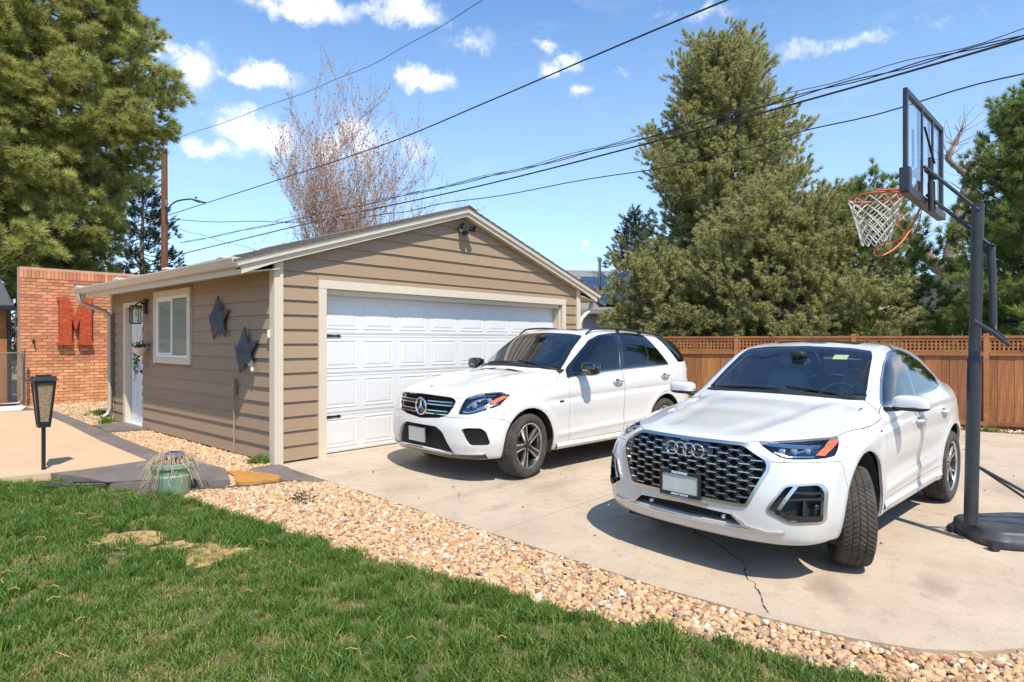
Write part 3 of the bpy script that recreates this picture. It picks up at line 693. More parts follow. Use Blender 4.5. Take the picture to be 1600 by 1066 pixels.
GRASS_EDGE = [(-3.0, 8.56), (1.0, 8.54), (1.72, 8.44), (2.27, 7.02), (2.42, 6.62), (2.53, 5.80), (2.66, 5.10), (2.70, 4.5), (2.86, 3.57), (3.0, 2.93), (3.10, 2.4), (3.22, 2.05), (3.40, 1.62), (3.45, 1.22), (3.56, .80), (3.62, .60), (3.9, .2), (4.4, -.4)]
bed = [(2.34, 6.95)] + GRASS_EDGE[4:] + [(5.6, -.9), (6.0, -.62), (5.0, -.12), (4.62, .12), (4.33, .34), (4.09, .62), (3.95, .97), (3.875, 1.38), (3.845, 1.81), (3.825, 2.14), (3.83, 3.2), (3.835, 4.04), (3.83, 6.2), (3.62, 6.38), (3.42, 6.6), (3.2, 6.66), (2.98, 6.70)]
side_bed = [(3.13, 8.9), (3.13, 7.9), (3.19, 7.32), (3.0, 6.74), (3.2, 6.68), (3.40, 6.64), (3.43, 7.34), (3.8, 7.40), (3.8, 11.74), (3.2, 11.85), (3.12, 10.5)]
def fill(poly, step, jit, rng, inset=0):
    xs_ = [p[0] for p in poly]; ys_ = [p[1] for p in poly]; out = []; x = min(xs_)
    while x < max(xs_):
        y = min(ys_)
        while y < max(ys_):
            a, b = x + rng.uniform(-jit, jit), y + rng.uniform(-jit, jit)
            if inpoly(a, b, poly): out.append((a, b))
            y += step
        x += step
    return out
def rocks(name, poly, step, rmin, rmax, base, seed, layers=2, crown=0.0):
    rng = random.Random(seed); P = []; Rt = []; S = []; I = []
    for ly in range(layers):
        for a, b in fill(poly, step, step * .55, rng):
            r = rng.uniform(rmin, rmax) * (1.25 if rng.random() < .12 else 1)
            P.append((a, b, zg(a, b) + base + ly * rmin * .7 + rng.uniform(-.004, .006))); Rt.append((rng.uniform(-.5, .5), rng.uniform(-.5, .5), rng.uniform(0, 6.28))); S.append(r); I.append(rng.randrange(9))
    o = scatter(name, P, Rt, S, I, ROCKS); tag(o, kind='stuff'); return o
slab('gravel_bed', bed, -.028, .05, M['soil']); bpy.data.objects['gravel_bed']['kind'] = 'structure'
o = slab('gravel_bed', side_bed, -.02, .05, M['soil']); o['kind'] = 'structure'
rocks('river_rocks', bed, .034, .013, .031, -.016, 1)
rocks('river_rocks', side_bed, .036, .014, .031, -.004, 2)
gp = [(3.35, 12.98), (3.78, 12.98), (3.80, 13.75), (8.3, 13.8), (8.3, 18.45), (3.3, 18.45), (3.3, 16.7), (3.40, 15)]
o = slab('side_yard', gp, .0, .07, mat('side_yard_soil', (.46, .34, .23), .95, var=(.30, .26, .13), vscale=2.5, bump=.5, bscale=60)); o['kind'] = 'structure'
rocks('pea_gravel', [(3.35, 12.98), (3.9, 12.98), (3.9, 13.8), (6.4, 14), (6.4, 18.4), (3.3, 18.4), (3.35, 16)], .075, .018, .034, .0, 3, 1)
fs = [(11.5, 13.5), (12.6, 9.2), (14.55, 4.4), (16.3, -.4), (18.2, -5.2), (18.5, -5.1), (16.5, 0), (14.8, 4.8), (12.9, 9.8), (12, 13.8)]
o = slab('fence_strip', fs, .012, .1, M['soil']); o['kind'] = 'structure'
rocks('pea_gravel', fs, .075, .022, .04, .02, 4, 1)

lawn_poly = GRASS_EDGE + [(4.4, -4), (-6, -4), (-6, 8.56)]
soil_l = mat('lawn_soil', (.05, .075, .02), .95, var=(.10, .10, .035), vscale=6, bump=.4, bscale=60)
o = slab('lawn_ground', lawn_poly, -.012, .06, soil_l); o['kind'] = 'structure'
STRAW = [(1.72, 5.62, .30, .10), (1.98, 4.85, .33, .12), (1.86, 5.22, .20, .08), (2.12, 4.72, .24, .10), (1.58, 5.75, .2, .08), (1.62, 6.9, .10, .05), (1.85, 4.60, .10, .05)]
def straw(x, y):
    best = 0
    for cx_, cy_, a, b in STRAW:
        d = math.hypot((x - cx_) / a, (y - cy_) / (a * 1.0)); best = max(best, 1 - d)
    return best
for cx_, cy_, a, b in []: pass
def vnoise(x, y, s=1.0, seed=0):
    def h(i, j): 
        n = (i * 374761393 + j * 668265263 + seed * 974711) & 0xffffffff; n = ((n ^ (n >> 13)) * 1274126177) & 0xffffffff; return ((n ^ (n >> 16)) & 0xffff) / 65535
    x /= s; y /= s; i, j = math.floor(x), math.floor(y); u, v = x - i, y - j; u = u * u * (3 - 2 * u); v = v * v * (3 - 2 * v)
    return (h(i, j) * (1 - u) + h(i + 1, j) * u) * (1 - v) + (h(i, j + 1) * (1 - u) + h(i + 1, j + 1) * u) * v
def grass_mat(name, cols, TRL=.30):
    m = bpy.data.materials.new(name); m.use_nodes = True; t = m.node_tree; b = t.nodes['Principled BSDF']; b.inputs['Roughness'].default_value = .5; b.inputs['Specular IOR Level'].default_value = .35
    oi = N(t, 'ShaderNodeObjectInfo'); cr = N(t, 'ShaderNodeValToRGB'); L(t, oi.outputs['Random'], cr.inputs[0]); e = cr.color_ramp.elements
    for i, c in enumerate(cols):
        q = e[i] if i < 2 else e.new(.5); q.position = i / (len(cols) - 1); q.color = (*c, 1)
    g = N(t, 'ShaderNodeNewGeometry'); rp_ = N(t, 'ShaderNodeMapRange', i_3=.7, i_4=1.35); L(t, g.outputs['Random Per Island'], rp_.inputs[0])
    cm = N(t, 'ShaderNodeVectorMath', operation='SCALE'); L(t, cr.outputs[0], cm.inputs[0]); L(t, rp_.outputs[0], cm.inputs['Scale'])
    L(t, cm.outputs[0], b.inputs['Base Color'])
    tr = N(t, 'ShaderNodeBsdfTranslucent'); L(t, cm.outputs[0], tr.inputs[0]); mx = N(t, 'ShaderNodeMixShader', i_0=TRL); o_ = t.nodes['Material Output']
    L(t, b.outputs[0], mx.inputs[1]); L(t, tr.outputs[0], mx.inputs[2]); L(t, mx.outputs[0], o_.inputs[0]); return m
GM = [grass_mat('grass_green', [(.110, .190, .030), (.078, .150, .026), (.155, .240, .044)]), grass_mat('grass_dry', [(.30, .28, .085), (.38, .31, .13), (.20, .25, .06)]), grass_mat('grass_light', [(.15, .22, .045), (.20, .25, .06), (.11, .19, .035)])]
def clump(seed, m, nb, h, rad, wdt=.0032, lean=.5):
    rr = random.Random(seed); mb = MB()
    for _ in range(nb):
        a = rr.uniform(0, 2 * pi); r = rad * sqrt(rr.random()); x, y = r * cos(a), r * sin(a); hh = h * rr.uniform(.55, 1.15); la = rr.uniform(0, 2 * pi); ln = rr.uniform(.1, lean) * hh; fa = rr.uniform(0, pi); wx, wy = cos(fa) * wdt, sin(fa) * wdt
        p1 = (x + cos(la) * ln * .35, y + sin(la) * ln * .35, hh * .55); p2 = (x + cos(la) * ln * 1.1, y + sin(la) * ln * 1.1, hh * (.98 - .1 * rr.random()))
        mb.add([(x - wx, y - wy, -.005), (x + wx, y + wy, -.005), (p1[0] + wx * .8, p1[1] + wy * .8, p1[2]), (p1[0] - wx * .8, p1[1] - wy * .8, p1[2]), p2], [(0, 1, 2, 3), (3, 2, 4)])
    return source('clump_src_%d' % seed, mb, m)
CL = [clump(i, GM[0], 26, .072, .045, lean=.9) for i in range(5)] + [clump(10 + i, GM[1], 22, .040, .045, lean=1.6) for i in range(3)] + [clump(20 + i, GM[2], 24, .062, .045, lean=1.0) for i in range(3)]
rng = random.Random(21); P = []; Rt = []; S = []; I = []
def add_lawn(poly, step):
    for a, b in fill(poly, step, step * .7, rng):
        if not inpoly(a, b, lawn_poly): continue
        # keep only what the place in front of the camera could show
        d = .7428 * a + .6695 * b; l = .6695 * a - .7428 * b
        if d < 2.2 or abs(l) > d * .95 + .8: continue
        st_ = straw(a, b) + (vnoise(a, b, .09, 5) - .5) * 1.3
        dry = vnoise(a, b, .55, 1) * .6 + vnoise(a, b, .2, 2) * .4 + max(0, (3.9 - d)) * .22
        if st_ > .12:
            if rng.random() < .55: continue
            k = 5 + rng.randrange(3) if rng.random() < .9 else rng.randrange(5); sc = rng.uniform(.45, .8)
        elif dry > .66 and rng.random() < .6: k = 5 + rng.randrange(3) if rng.random() < .55 else 8 + rng.randrange(3); sc = rng.uniform(.75, 1.1)
        elif dry > .47 and rng.random() < .6: k = 8 + rng.randrange(3); sc = rng.uniform(.8, 1.1)
        else: k = rng.randrange(5) if rng.random() < .93 else 8 + rng.randrange(3); sc = rng.uniform(.75, 1.2) * (.85 + .4 * vnoise(a, b, .3, 9))
        P.append((a, b, zg(a, b) - .012)); Rt.append((rng.uniform(-.15, .15), rng.uniform(-.15, .15), rng.uniform(0, 6.28))); S.append((sc, sc, sc * rng.uniform(.85, 1.15))); I.append(k)
add_lawn([(-6, -4), (4.4, -4), (4.4, 4.9), (-6, 4.9)], .036)
add_lawn([(-6, 4.9), (3, 4.9), (3, 8.9), (-6, 8.9)], .045)
o = scatter('lawn_grass', P, Rt, S, I, CL); tag(o, kind='stuff')
# a pale thatch under the worn spots
thm = mat('straw_thatch', (.52, .34, .15), .95, var=(.30, .19, .08), vscale=30, bump=.6, bscale=160)
for i, (cx_, cy_, a, b) in enumerate(STRAW[:5]):
    rr = random.Random(i); pts = [(cx_ + a * .82 * rr.uniform(.7, 1.1) * cos(t_), cy_ + a * .82 * rr.uniform(.7, 1.1) * sin(t_)) for t_ in np.linspace(0, 2 * pi, 18)[:-1]]
    mb = MB(); mb.add([(cx_, cy_, zg(cx_, cy_) - .007 + i * .0006)] + [(x, y, zg(x, y) - .010) for x, y in pts], [(0, 1 + k, 1 + (k + 1) % 17) for k in range(17)]); o = mb.build('bare_thatch', thm); o['kind'] = 'stuff'
# weeds in the side yard and fallen dry stems
P = []; Rt = []; S = []; I = []
for _ in range(420):
    a, b = rng.uniform(3.6, 6.0), rng.uniform(13.9, 18.2)
    if vnoise(a, b, .8, 4) > .52: P.append((a, b, 0)); Rt.append((0, 0, rng.uniform(0, 6))); S.append(rng.uniform(1.2, 2.2)); I.append(rng.choice((8, 9, 5, 0)))
for a, b in ((15.55, 1.55), (15.4, 2.0), (15.7, 1.3), (16.2, .4), (3.72, 7.55), (3.70, 7.62), (3.60, 13.2), (3.62, 13.4)):
    for _ in range(5): P.append((a + rng.uniform(-.1, .1), b + rng.uniform(-.1, .1), zg(a, b) + .02)); Rt.append((0, 0, rng.uniform(0, 6))); S.append(rng.uniform(1, 2.2)); I.append(rng.choice((0, 8)))
o = scatter('weeds', P, Rt, S, I, CL); tag(o, kind='stuff')
mb = MB()
for _ in range(46):
    a, b = rng.uniform(.3, 3.2), rng.uniform(1.2, 6.5)
    if not inpoly(a, b, lawn_poly): continue
    t_ = rng.uniform(0, 6.28); l_ = rng.uniform(.04, .13); z = zg(a, b) + .052
    mb.tube([(a, b, z), (a + cos(t_) * l_ * .5, b + sin(t_) * l_ * .5, z + .012), (a + cos(t_ + .25) * l_, b + sin(t_ + .25) * l_, z)], .0022, 4)
o = mb.build('fallen_needles', mat('dead_needle', (.55, .30, .12), .8)); tag(o, kind='stuff')
mb = MB(); rr = random.Random(3)
for _ in range(90):
    a, b = rr.uniform(3.95, 15), rr.uniform(-1, 7)
    mb.box((a, b, zg(a, b) + .005), (rr.uniform(.008, .03), rr.uniform(.006, .02), .006), rot=(rr.uniform(-.4, .4), rr.uniform(-.4, .4), rr.uniform(0, 3)))
o = mb.build('leaf_litter', mat('litter_brown', (.16, .09, .05), .9)); tag(o, kind='stuff')
# ------------------------------------------------------------------ car builder
def pchip(Y, sub, sym0=None, sym1=None):
    """monotone cubic resampling along axis 0; sym0/sym1: components whose slope is zero at that end"""
    Y = np.asarray(Y, float); n = Y.shape[0]; d = Y[1:] - Y[:-1]
    m = np.zeros_like(Y); a, b = d[:-1], d[1:]; s = a * b > 0
    with np.errstate(divide='ignore', invalid='ignore'): h = np.where(s, 2 * a * b / (a + b), 0.0)
    m[1:-1] = np.nan_to_num(h); m[0] = d[0]; m[-1] = d[-1]
    if sym0: m[0][..., sym0] = 0; m[0][..., 1] = d[0][..., 1] * 1.2
    if sym1: m[-1][..., sym1] = 0; m[-1][..., 1] = d[-1][..., 1] * 1.2
    out = []
    for i in range(n - 1):
        for k in range(sub):
            t = k / sub; h00 = 2 * t ** 3 - 3 * t ** 2 + 1; h10 = t ** 3 - 2 * t ** 2 + t; h01 = -2 * t ** 3 + 3 * t ** 2; h11 = t ** 3 - t ** 2
            out.append(h00 * Y[i] + h10 * m[i] + h01 * Y[i + 1] + h11 * m[i + 1])
    out.append(Y[-1]); return np.array(out)
def car_surface(st, deform=None, su=9, sv=7):
    S = np.array(st, float)
    A = pchip(S, su, [0, 2], [0, 2])
    B = pchip(np.swapaxes(A, 0, 1), sv, None, [0, 2])
    G_ = np.swapaxes(B, 0, 1)
    # light smoothing keeps the ends where they are
    for _ in range(2):
        K = G_.copy(); K[1:-1] = (G_[:-2] + 2 * G_[1:-1] + G_[2:]) / 4
        if G_.shape[1] > 2: K2 = K.copy(); K2[:, 1:-1] = (K[:, :-2] + 4 * K[:, 1:-1] + K[:, 2:]) / 6; K = K2
        G_ = K
    G_[0, :, 1] = 0; G_[-1, :, 1] = 0; G_[:, -1, 1] = 0
    nu, nv = G_.shape[:2]; P = G_.reshape(-1, 3)
    if deform is not None: P = deform(P)
    bm = bmesh.new(); vs = [bm.verts.new(p) for p in P]
    for i in range(nu - 1):
        for j in range(nv - 1):
            a, b, c, d = vs[i * nv + j], vs[i * nv + j + 1], vs[(i + 1) * nv + j + 1], vs[(i + 1) * nv + j]
            try: bm.faces.new((a, b, c, d))
            except Exception: pass
    bmesh.ops.remove_doubles(bm, verts=bm.verts[:], dist=1e-5); bm.normal_update()
    q = [f for f in bm.faces if abs(f.calc_center_median().x + 1.5) < .5 and .4 < f.calc_center_median().z < .9]
    if sum(f.normal.y for f in q) < 0: bmesh.ops.reverse_faces(bm, faces=bm.faces[:])
    bm.normal_update(); return bm
PR = {'side': (0, 2, 1), 'front': (1, 2, 0), 'top': (0, 1, 2)}
def region(bm, pid, proj, poly, filt, src=(0,)):
    a, b, c = PR[proj]; lo = [min(p[0] for p in poly), min(p[1] for p in poly)]; hi = [max(p[0] for p in poly), max(p[1] for p in poly)]
    def bbx(f):
        u = [v.co[a] for v in f.verts]; w = [v.co[b] for v in f.verts]; return min(u), max(u), min(w), max(w)
    cand = set()
    for f in bm.faces:
        if f.material_index not in src: continue
        u0, u1, w0, w1 = bbx(f)
        if u1 < lo[0] or u0 > hi[0] or w1 < lo[1] or w0 > hi[1]: continue
        if filt(f.calc_center_median(), f.normal): cand.add(f)
    n = len(poly)
    for i in range(n):
        p, q = poly[i], poly[(i + 1) % n]; dx, dy = q[0] - p[0], q[1] - p[1]
        if dx * dx + dy * dy < 1e-12: continue
        mnx, mxx, mny, mxy = min(p[0], q[0]) - .002, max(p[0], q[0]) + .002, min(p[1], q[1]) - .002, max(p[1], q[1]) + .002
        nn = Vector((0, 0, 0)); nn[a] = dy; nn[b] = -dx; co = Vector((0, 0, 0)); co[a] = p[0]; co[b] = p[1]; nn.normalize()
        sub = []
        for f in cand:
            u0, u1, w0, w1 = bbx(f)
            if u1 < mnx or u0 > mxx or w1 < mny or w0 > mxy: continue
            ds = [(v.co - co).dot(nn) for v in f.verts]
            if min(ds) < -1e-6 and max(ds) > 1e-6: sub.append(f)
        if not sub: continue
        geo = set(sub)
        for f in sub: geo.update(f.edges); geo.update(f.verts)
        cand -= set(sub)
        r = bmesh.ops.bisect_plane(bm, geom=list(geo), dist=1e-6, plane_co=co, plane_no=nn)
        for g_ in r['geom']:
            if isinstance(g_, bmesh.types.BMFace): cand.add(g_)
        for g_ in r['geom_cut']:
            if isinstance(g_, bmesh.types.BMEdge):
                for f in g_.link_faces:
                    if f.material_index in src: cand.add(f)
    for f in cand:
        if not f.is_valid: continue
        m_ = f.calc_center_median()
        if inpoly(m_[a], m_[b], poly): f.material_index = pid
def extract(bm, pid, mode='center', gap=.0032, depth=.02, side=1, flange=True, offset=0.0):
    out = bmesh.new(); mp = {}
    fs = [f for f in bm.faces if f.material_index == pid]
    ys = (1,) if mode != 'center' else (1, -1)
    if mode == 'side': ys = (side,)
    for s in ys:
        mp = {}
        for f in fs:
            vl = []
            for v in f.verts:
                if v not in mp: mp[v] = out.verts.new((v.co.x, v.co.y * s, v.co.z))
                vl.append(mp[v])
            if s < 0: vl = vl[::-1]
            try: out.faces.new(vl)
            except Exception: pass
    if mode == 'center': bmesh.ops.remove_doubles(out, verts=[v for v in out.verts if abs(v.co.y) < 2e-4], dist=4e-4)
    out.normal_update()
    if offset:
        nr = {v: v.normal.copy() for v in out.verts}
        for v in out.verts: v.co += nr[v] * offset
    if flange:
        be = [e for e in out.edges if e.is_boundary and not (mode != 'center' and abs(e.verts[0].co.y) < 1e-4 and abs(e.verts[1].co.y) < 1e-4)]
        bv = {v for e in be for v in e.verts}; nr = {v: v.normal.copy() for v in bv}; mv = {}
        for v in bv:
            d = Vector((0, 0, 0))
            for e in v.link_edges:
                if e.is_boundary:
                    f = e.link_faces[0]; t_ = (e.verts[1].co - e.verts[0].co); q = f.normal.cross(t_)
                    if q.length < 1e-9: continue
                    q.normalize()
                    if q.dot(f.calc_center_median() - e.verts[0].co) < 0: q = -q
                    d += q
            mv[v] = d.normalized() if d.length > 1e-6 else d
        for v in bv: v.co += mv[v] * gap
        r = bmesh.ops.extrude_edge_only(out, edges=be)
        nv_ = [g_ for g_ in r['geom'] if isinstance(g_, bmesh.types.BMVert)]
        old = {}
        for v in nv_:
            for e in v.link_edges:
                o_ = e.other_vert(v)
                if o_ in bv: old[v] = o_; break
        for v in nv_:
            if v in old: v.co = old[v].co - nr[old[v]] * depth + mv[old[v]] * gap * .5
        out.normal_update()
    return out
def bm_obj(bmx, name, m, parent, smooth=33):
    me = bpy.data.meshes.new(name); bmx.to_mesh(me); bmx.free()
    me.materials.clear(); me.materials.append(m)
    me.polygons.foreach_set('material_index', [0] * len(me.polygons)); me.polygons.foreach_set('use_smooth', [True] * len(me.polygons))
    me.set_sharp_from_angle(angle=radians(smooth)); return link(name, me, None, parent)
class Wrap:
    """maps flat drawings onto the bodywork"""
    def __init__(s, bm): s.t = BVHTree.FromBMesh(bm)
    def front(s, y, z, off=0.0):
        h = s.t.ray_cast(Vector((3, abs(y), z)), Vector((-1, 0, 0)))
        return Vector(((h[0].x if h[0] else .5) + off, y, z))
    def side(s, x, z, off=0.0, sd=1):
        h = s.t.ray_cast(Vector((x, 3, z)), Vector((0, -1, 0)))
        return Vector((x, sd * ((h[0].y if h[0] else .8) + off), z))
    def top(s, x, y, off=0.0):
        h = s.t.ray_cast(Vector((x, abs(y), 4)), Vector((0, 0, -1)))
        return Vector((x, y, (h[0].z if h[0] else 1) + off))
def rpoly(pts, r=.03, n=4):
    """polygon with rounded corners"""
    out = []; m = len(pts)
    for i in range(m):
        p0, p, p1 = Vector(pts[i - 1]), Vector(pts[i]), Vector(pts[(i + 1) % m])
        rr_ = r[i] if isinstance(r, (list, tuple)) else r
        a, b = (p0 - p), (p1 - p); k = min(rr_, a.length * .45, b.length * .45)
        if k < 1e-5: out.append(tuple(p)); continue
        A, B = p + a.normalized() * k, p + b.normalized() * k
        for j in range(n + 1):
            t = j / n; q = A * (1 - t) ** 2 + p * 2 * t * (1 - t) + B * t * t; out.append((q.x, q.y))
    return out
def tri_fill(poly2, fn, m=None):
    bmx = bmesh.new(); vs = [bmx.verts.new(fn(*p)) for p in poly2]; f = bmx.faces.new(vs); bmesh.ops.triangulate(bmx, faces=[f]); return bmx

# ---- wheels (axis along y, outer face towards +y)
def tyre_mesh(R, w, rim_r, kind, m):
    nth = 320; prof = []
    tw = w * .40; ny = 34
    prof += [(rim_r - .012, -w * .36), (rim_r + .004, -w * .43), (rim_r + .03, -w * .485), ((R + rim_r) / 2, -w * .505), (R - .04, -w * .49), (R - .018, -w * .455)]
    for k in range(ny + 1):
        y = -tw + 2 * tw * k / ny; prof.append((R - .010 * (abs(y) / tw) ** 3, y))
    prof += [(R - .018, w * .455), (R - .04, w * .49), ((R + rim_r) / 2, w * .505), (rim_r + .03, w * .485), (rim_r + .004, w * .43), (rim_r - .012, w * .36)]
    prof = np.array(prof); npf = len(prof); th = np.arange(nth) / nth * 2 * pi
    Rr = np.repeat(prof[None, :, 0], nth, 0); Yy = np.repeat(prof[None, :, 1], nth, 0); TH = np.repeat(th[:, None], npf, 1)
    tread = (np.abs(Yy) <= tw * 1.001); sh = (np.abs(Yy) > tw * .62) & (np.abs(Yy) < w * .47) & (Rr > R - .03); g = np.zeros_like(Rr)
    for gy in ((-.48, 0, .48) if kind == 'a' else (-.58, -.2, .2, .58)): g = np.maximum(g, (np.abs(Yy - gy * tw) < .0046) * 1.0)
    n = 64 if kind == 'a' else 80
    ph = (TH / (2 * pi) * n)
    if kind == 'a': lat = ((ph + np.abs(Yy) / tw * 1.9 + .35 * np.sign(Yy)) % 1) < .24
    else: lat = (((ph + Yy / tw * .35) % 1) < .18) & (np.abs(Yy) > tw * .22)
    lat = lat & (tread | sh)
    g = np.maximum(g, lat * .9); Rr = Rr - g * .0085 * (tread | sh)
    # sidewall relief rings
    V = np.stack([Rr * np.cos(TH), Yy, Rr * np.sin(TH)], 2).reshape(-1, 3)
    F = []
    for i in range(nth):
        j = (i + 1) % nth
        for k in range(npf - 1): F.append((i * npf + k, i * npf + k + 1, j * npf + k + 1, j * npf + k))
    me = bpy.data.meshes.new('tyre'); me.from_pydata(V.tolist(), [], F); me.materials.append(m)
    me.polygons.foreach_set('use_smooth', [True] * len(F)); me.set_sharp_from_angle(angle=radians(28)); return me
def rim_shell(R, w, m):
    mb = MB(); mb.smooth = True
    mb.lathe([(R - .02, -w * .40), (R, -w * .38), (R - .025, -w * .33), (R - .035, .0), (R - .030, w * .25), (R - .014, w * .36), (R - .002, w * .385), (R + .004, w * .40), (R + .004, w * .37), (R - .008, w * .34)], (0, 0, 0), 64, 'y')
    return mb
def spoke_prism(mb, outline, ang, y0, y1, bulge=0.0, R=1):
    """outline in (radial, tangential); extruded along y; the outer end may sit deeper"""
    n = len(outline); ca, sa = cos(ang), sin(ang); vs = []
    for lvl, y in ((0, y0), (1, y1)):
        for r, t in outline:
            k = 1.0 if lvl == 0 else .88
            x, z = r * ca - t * k * sa, r * sa + t * k * ca
            vs.append((x, y + (bulge * (r / R) ** 2 if lvl else 0), z))
    mb.add(vs, [tuple(range(n)), tuple(range(2 * n - 1, n - 1, -1))] + [(i, n + i, n + (i + 1) % n, (i + 1) % n) for i in range(n)])

def build_wheels(car, spec):
    mt, mdk, msil = spec['m_tyre'], spec['m_dark'], spec['m_silver']
    R, w, rr_ = spec['R'], spec['tw'], spec['rim_r']
    tme = tyre_mesh(R, w, rr_, spec['tread'], mt)
    sh = rim_shell(rr_, w, mdk)
    yf = w * .33
    sil = MB(); dk = MB(); lug = MB()
    for k in range(5):
        a = pi / 2 + k * 2 * pi / 5
        if spec['tread'] == 'm':     # five broad black spokes with bright edges
            spoke_prism(dk, [(.035, -.042), (.10, -.030), (rr_ - .02, -.052), (rr_ - .012, 0), (rr_ - .02, .052), (.10, .030), (.035, .042)], a, yf - .045, yf - .008, .012, rr_)
            for s in (-1, 1):
                o_ = [(.055, s * .030), (.105, s * .0195), (rr_ - .010, s * .034), (rr_ - .004, s * .060), (.095, s * .037)]
                spoke_prism(sil, o_ if s < 0 else o_[::-1], a, yf - .02, yf - .003, .013, rr_)
                spoke_prism(sil, [(.05, -.002), (.10, -.030), (.115, -.030), (.065, .002)] if 0 else [(.072, s * .036 - .004), (.10, s * .030 - .004), (.10, s * .030 + .004), (.072, s * .036 + .004)], a, yf - .02, yf - .0045, .013, rr_)
        else:                         # five split spokes, machined faces over dark pockets
            for s in (-1, 1):
                o_ = [(.05, s * .004), (.05, s * .026), (.13, s * .026), (rr_ - .008, s * .082), (rr_ - .006, s * .050), (.15, s * .010)]
                spoke_prism(sil, o_[::-1] if s > 0 else o_, a, yf - .035, yf - .004, .014, rr_)
                o_ = [(.12, s * .040), (rr_ - .012, s * .108), (rr_ - .012, s * .092), (.13, s * .032)]
                spoke_prism(dk, o_[::-1] if s < 0 else o_, a, yf - .045, yf - .012, .012, rr_)
            spoke_prism(dk, [(.10, -.012), (rr_ - .01, -.048), (rr_ - .01, .048), (.10, .012)], a, yf - .05, yf - .03, .012, rr_)
        b_ = a + pi / 5; lug.lathe([(0, yf - .004), (.010, yf - .006), (.011, yf - .03)], (.052 * cos(b_), 0, .052 * sin(b_)), 8, 'y')
    dk.lathe([(0, yf - .012), (.06, yf - .014), (.078, yf - .025), (.085, yf - .06)], (0, 0, 0), 24, 'y')
    sil.lathe([(rr_ - .012, yf + .010), (rr_ - .010, yf + .018), (rr_ + .002, yf + .024), (rr_ + .005, yf + .018)], (0, 0, 0), 64, 'y')
    cap = MB(); cap.lathe([(0, yf + .001), (.030, yf - .001), (.034, yf - .010), (.034, yf - .02)], (0, 0, 0), 20, 'y')
    disc = MB(); disc.lathe([(0, .02), (.165, .02), (.165, -.005), (0, -.005)], (0, 0, 0), 40, 'y'); disc.lathe([(.0, .05), (.07, .045), (.075, .02)], (0, 0, 0), 24, 'y')
    cal = MB(); cal.add(*[[], []])
    me_sh = sh.mesh('rim', mdk, smooth=radians(40)); me_s = sil.mesh('rim_face', msil, smooth=radians(30)); me_d = dk.mesh('spokes', mdk, smooth=radians(30)); me_l = lug.mesh('lug_nuts', msil); me_c = cap.mesh('centre_cap', mdk, smooth=radians(40))
    me_k = disc.mesh('wheel', spec['m_disc'], smooth=radians(40))
    for fx in (spec['arch'][0], spec['arch'][0] - spec['wb']):
        for s in (1, -1):
            st = spec['steer'] if fx == spec['arch'][0] else 0
            ry = random.uniform(0, 6)
            h = link('wheel', me_k, None, car, loc=(fx, s * (spec['track'] / 2), R - s * .014), rot=(0, 0, st + (pi if s < 0 else 0)))
            spin = spec['spin'] if (fx == spec['arch'][0] and s == 1) else ry
            for nm, me in (('tyre', tme), ('rim', me_sh), ('rim_face', me_s), ('spokes', me_d), ('lug_nuts', me_l), ('centre_cap', me_c)):
                q_ = link(nm, me, None, h, rot=(0, spin, 0))
                if nm == 'lug_nuts': q_['kind'] = 'stuff'
def arch_poly(cx, cz, R, low=.0, n=36):
    P = [(cx + R, low)]; 
    for k in range(n + 1):
        a = pi * k / n * 1.0; P.append((cx + R * cos(a), cz + R * sin(a)))
    P.append((cx - R, low)); return P
def flare(P, cx, cz, R, amt, wid):
    d = np.hypot(P[:, 0] - cx, P[:, 2] - cz); m_ = (P[:, 1] > .6) & (P[:, 2] < cz + R + wid * 2)
    f = np.exp(-((d - R) / wid) ** 2) * m_ * (P[:, 2] > .2)
    P[:, 1] += amt * f; return P
def well(car, cx, R, yo, yi, cz, m):
    mb = MB(); n = 22; rows = []
    for k in range(n + 1):
        a = -.35 + (pi + .7) * k / n; rows.append([(cx + R * cos(a), yy, cz + R * sin(a)) for yy in (yo, yi)])
    mb.grid(rows)
    for s in (-1,):
        c = len(mb.v); mb.v.append((cx, yi, cz)); base = 0
        for k in range(n): mb.f.append((c, base + k * 2 + 1, base + k * 2 + 3)); mb.m.append(0); mb.sm.append(False)
    return mb
# ------------------------------------------------------------------ paints
def car_paint(name, col):
    m = mat(name, col, .38, coat=1.0)
    t = m.node_tree; b = t.nodes['Principled BSDF']; b.inputs['Coat Roughness'].default_value = .035; b.inputs['Coat IOR'].default_value = 1.5
    # road dust gathered low on the body
    g = N(t, 'ShaderNodeTexCoord'); s = N(t, 'ShaderNodeSeparateXYZ'); L(t, g.outputs['Object'], s.inputs[0])
    n = N(t, 'ShaderNodeTexNoise', i_Scale=6.0, i_Detail=8.0); L(t, g.outputs['Object'], n.inputs['Vector'])
    r = N(t, 'ShaderNodeMapRange', i_1=.62, i_2=.18, i_3=0, i_4=.75); L(t, s.outputs[2], r.inputs[0])
    f = mth(t, 'MULTIPLY', r.outputs[0], mth(t, 'POWER', n.outputs[0], 1.6), clamp=True)
    mx = N(t, 'ShaderNodeMixRGB', i_Color1=(*col, 1), i_Color2=(.40, .31, .23, 1)); L(t, f, mx.inputs[0]); L(t, mx.outputs[0], b.inputs['Base Color'])
    r2 = N(t, 'ShaderNodeMapRange', i_1=0, i_2=.5, i_3=1, i_4=.3); L(t, f, r2.inputs[0]); L(t, r2.outputs[0], b.inputs['Coat Weight'])
    return m
M['paint_w'] = car_paint('white_paint', (.67, .655, .63)); M['paint_g'] = car_paint('glacier_paint', (.60, .60, .59))
M['gloss_black'] = mat('gloss_black', (.008, .008, .009), .12, coat=1.0)
M['plastic_black'] = mat('black_plastic', (.018, .018, .019), .55, bump=.1, bscale=300)
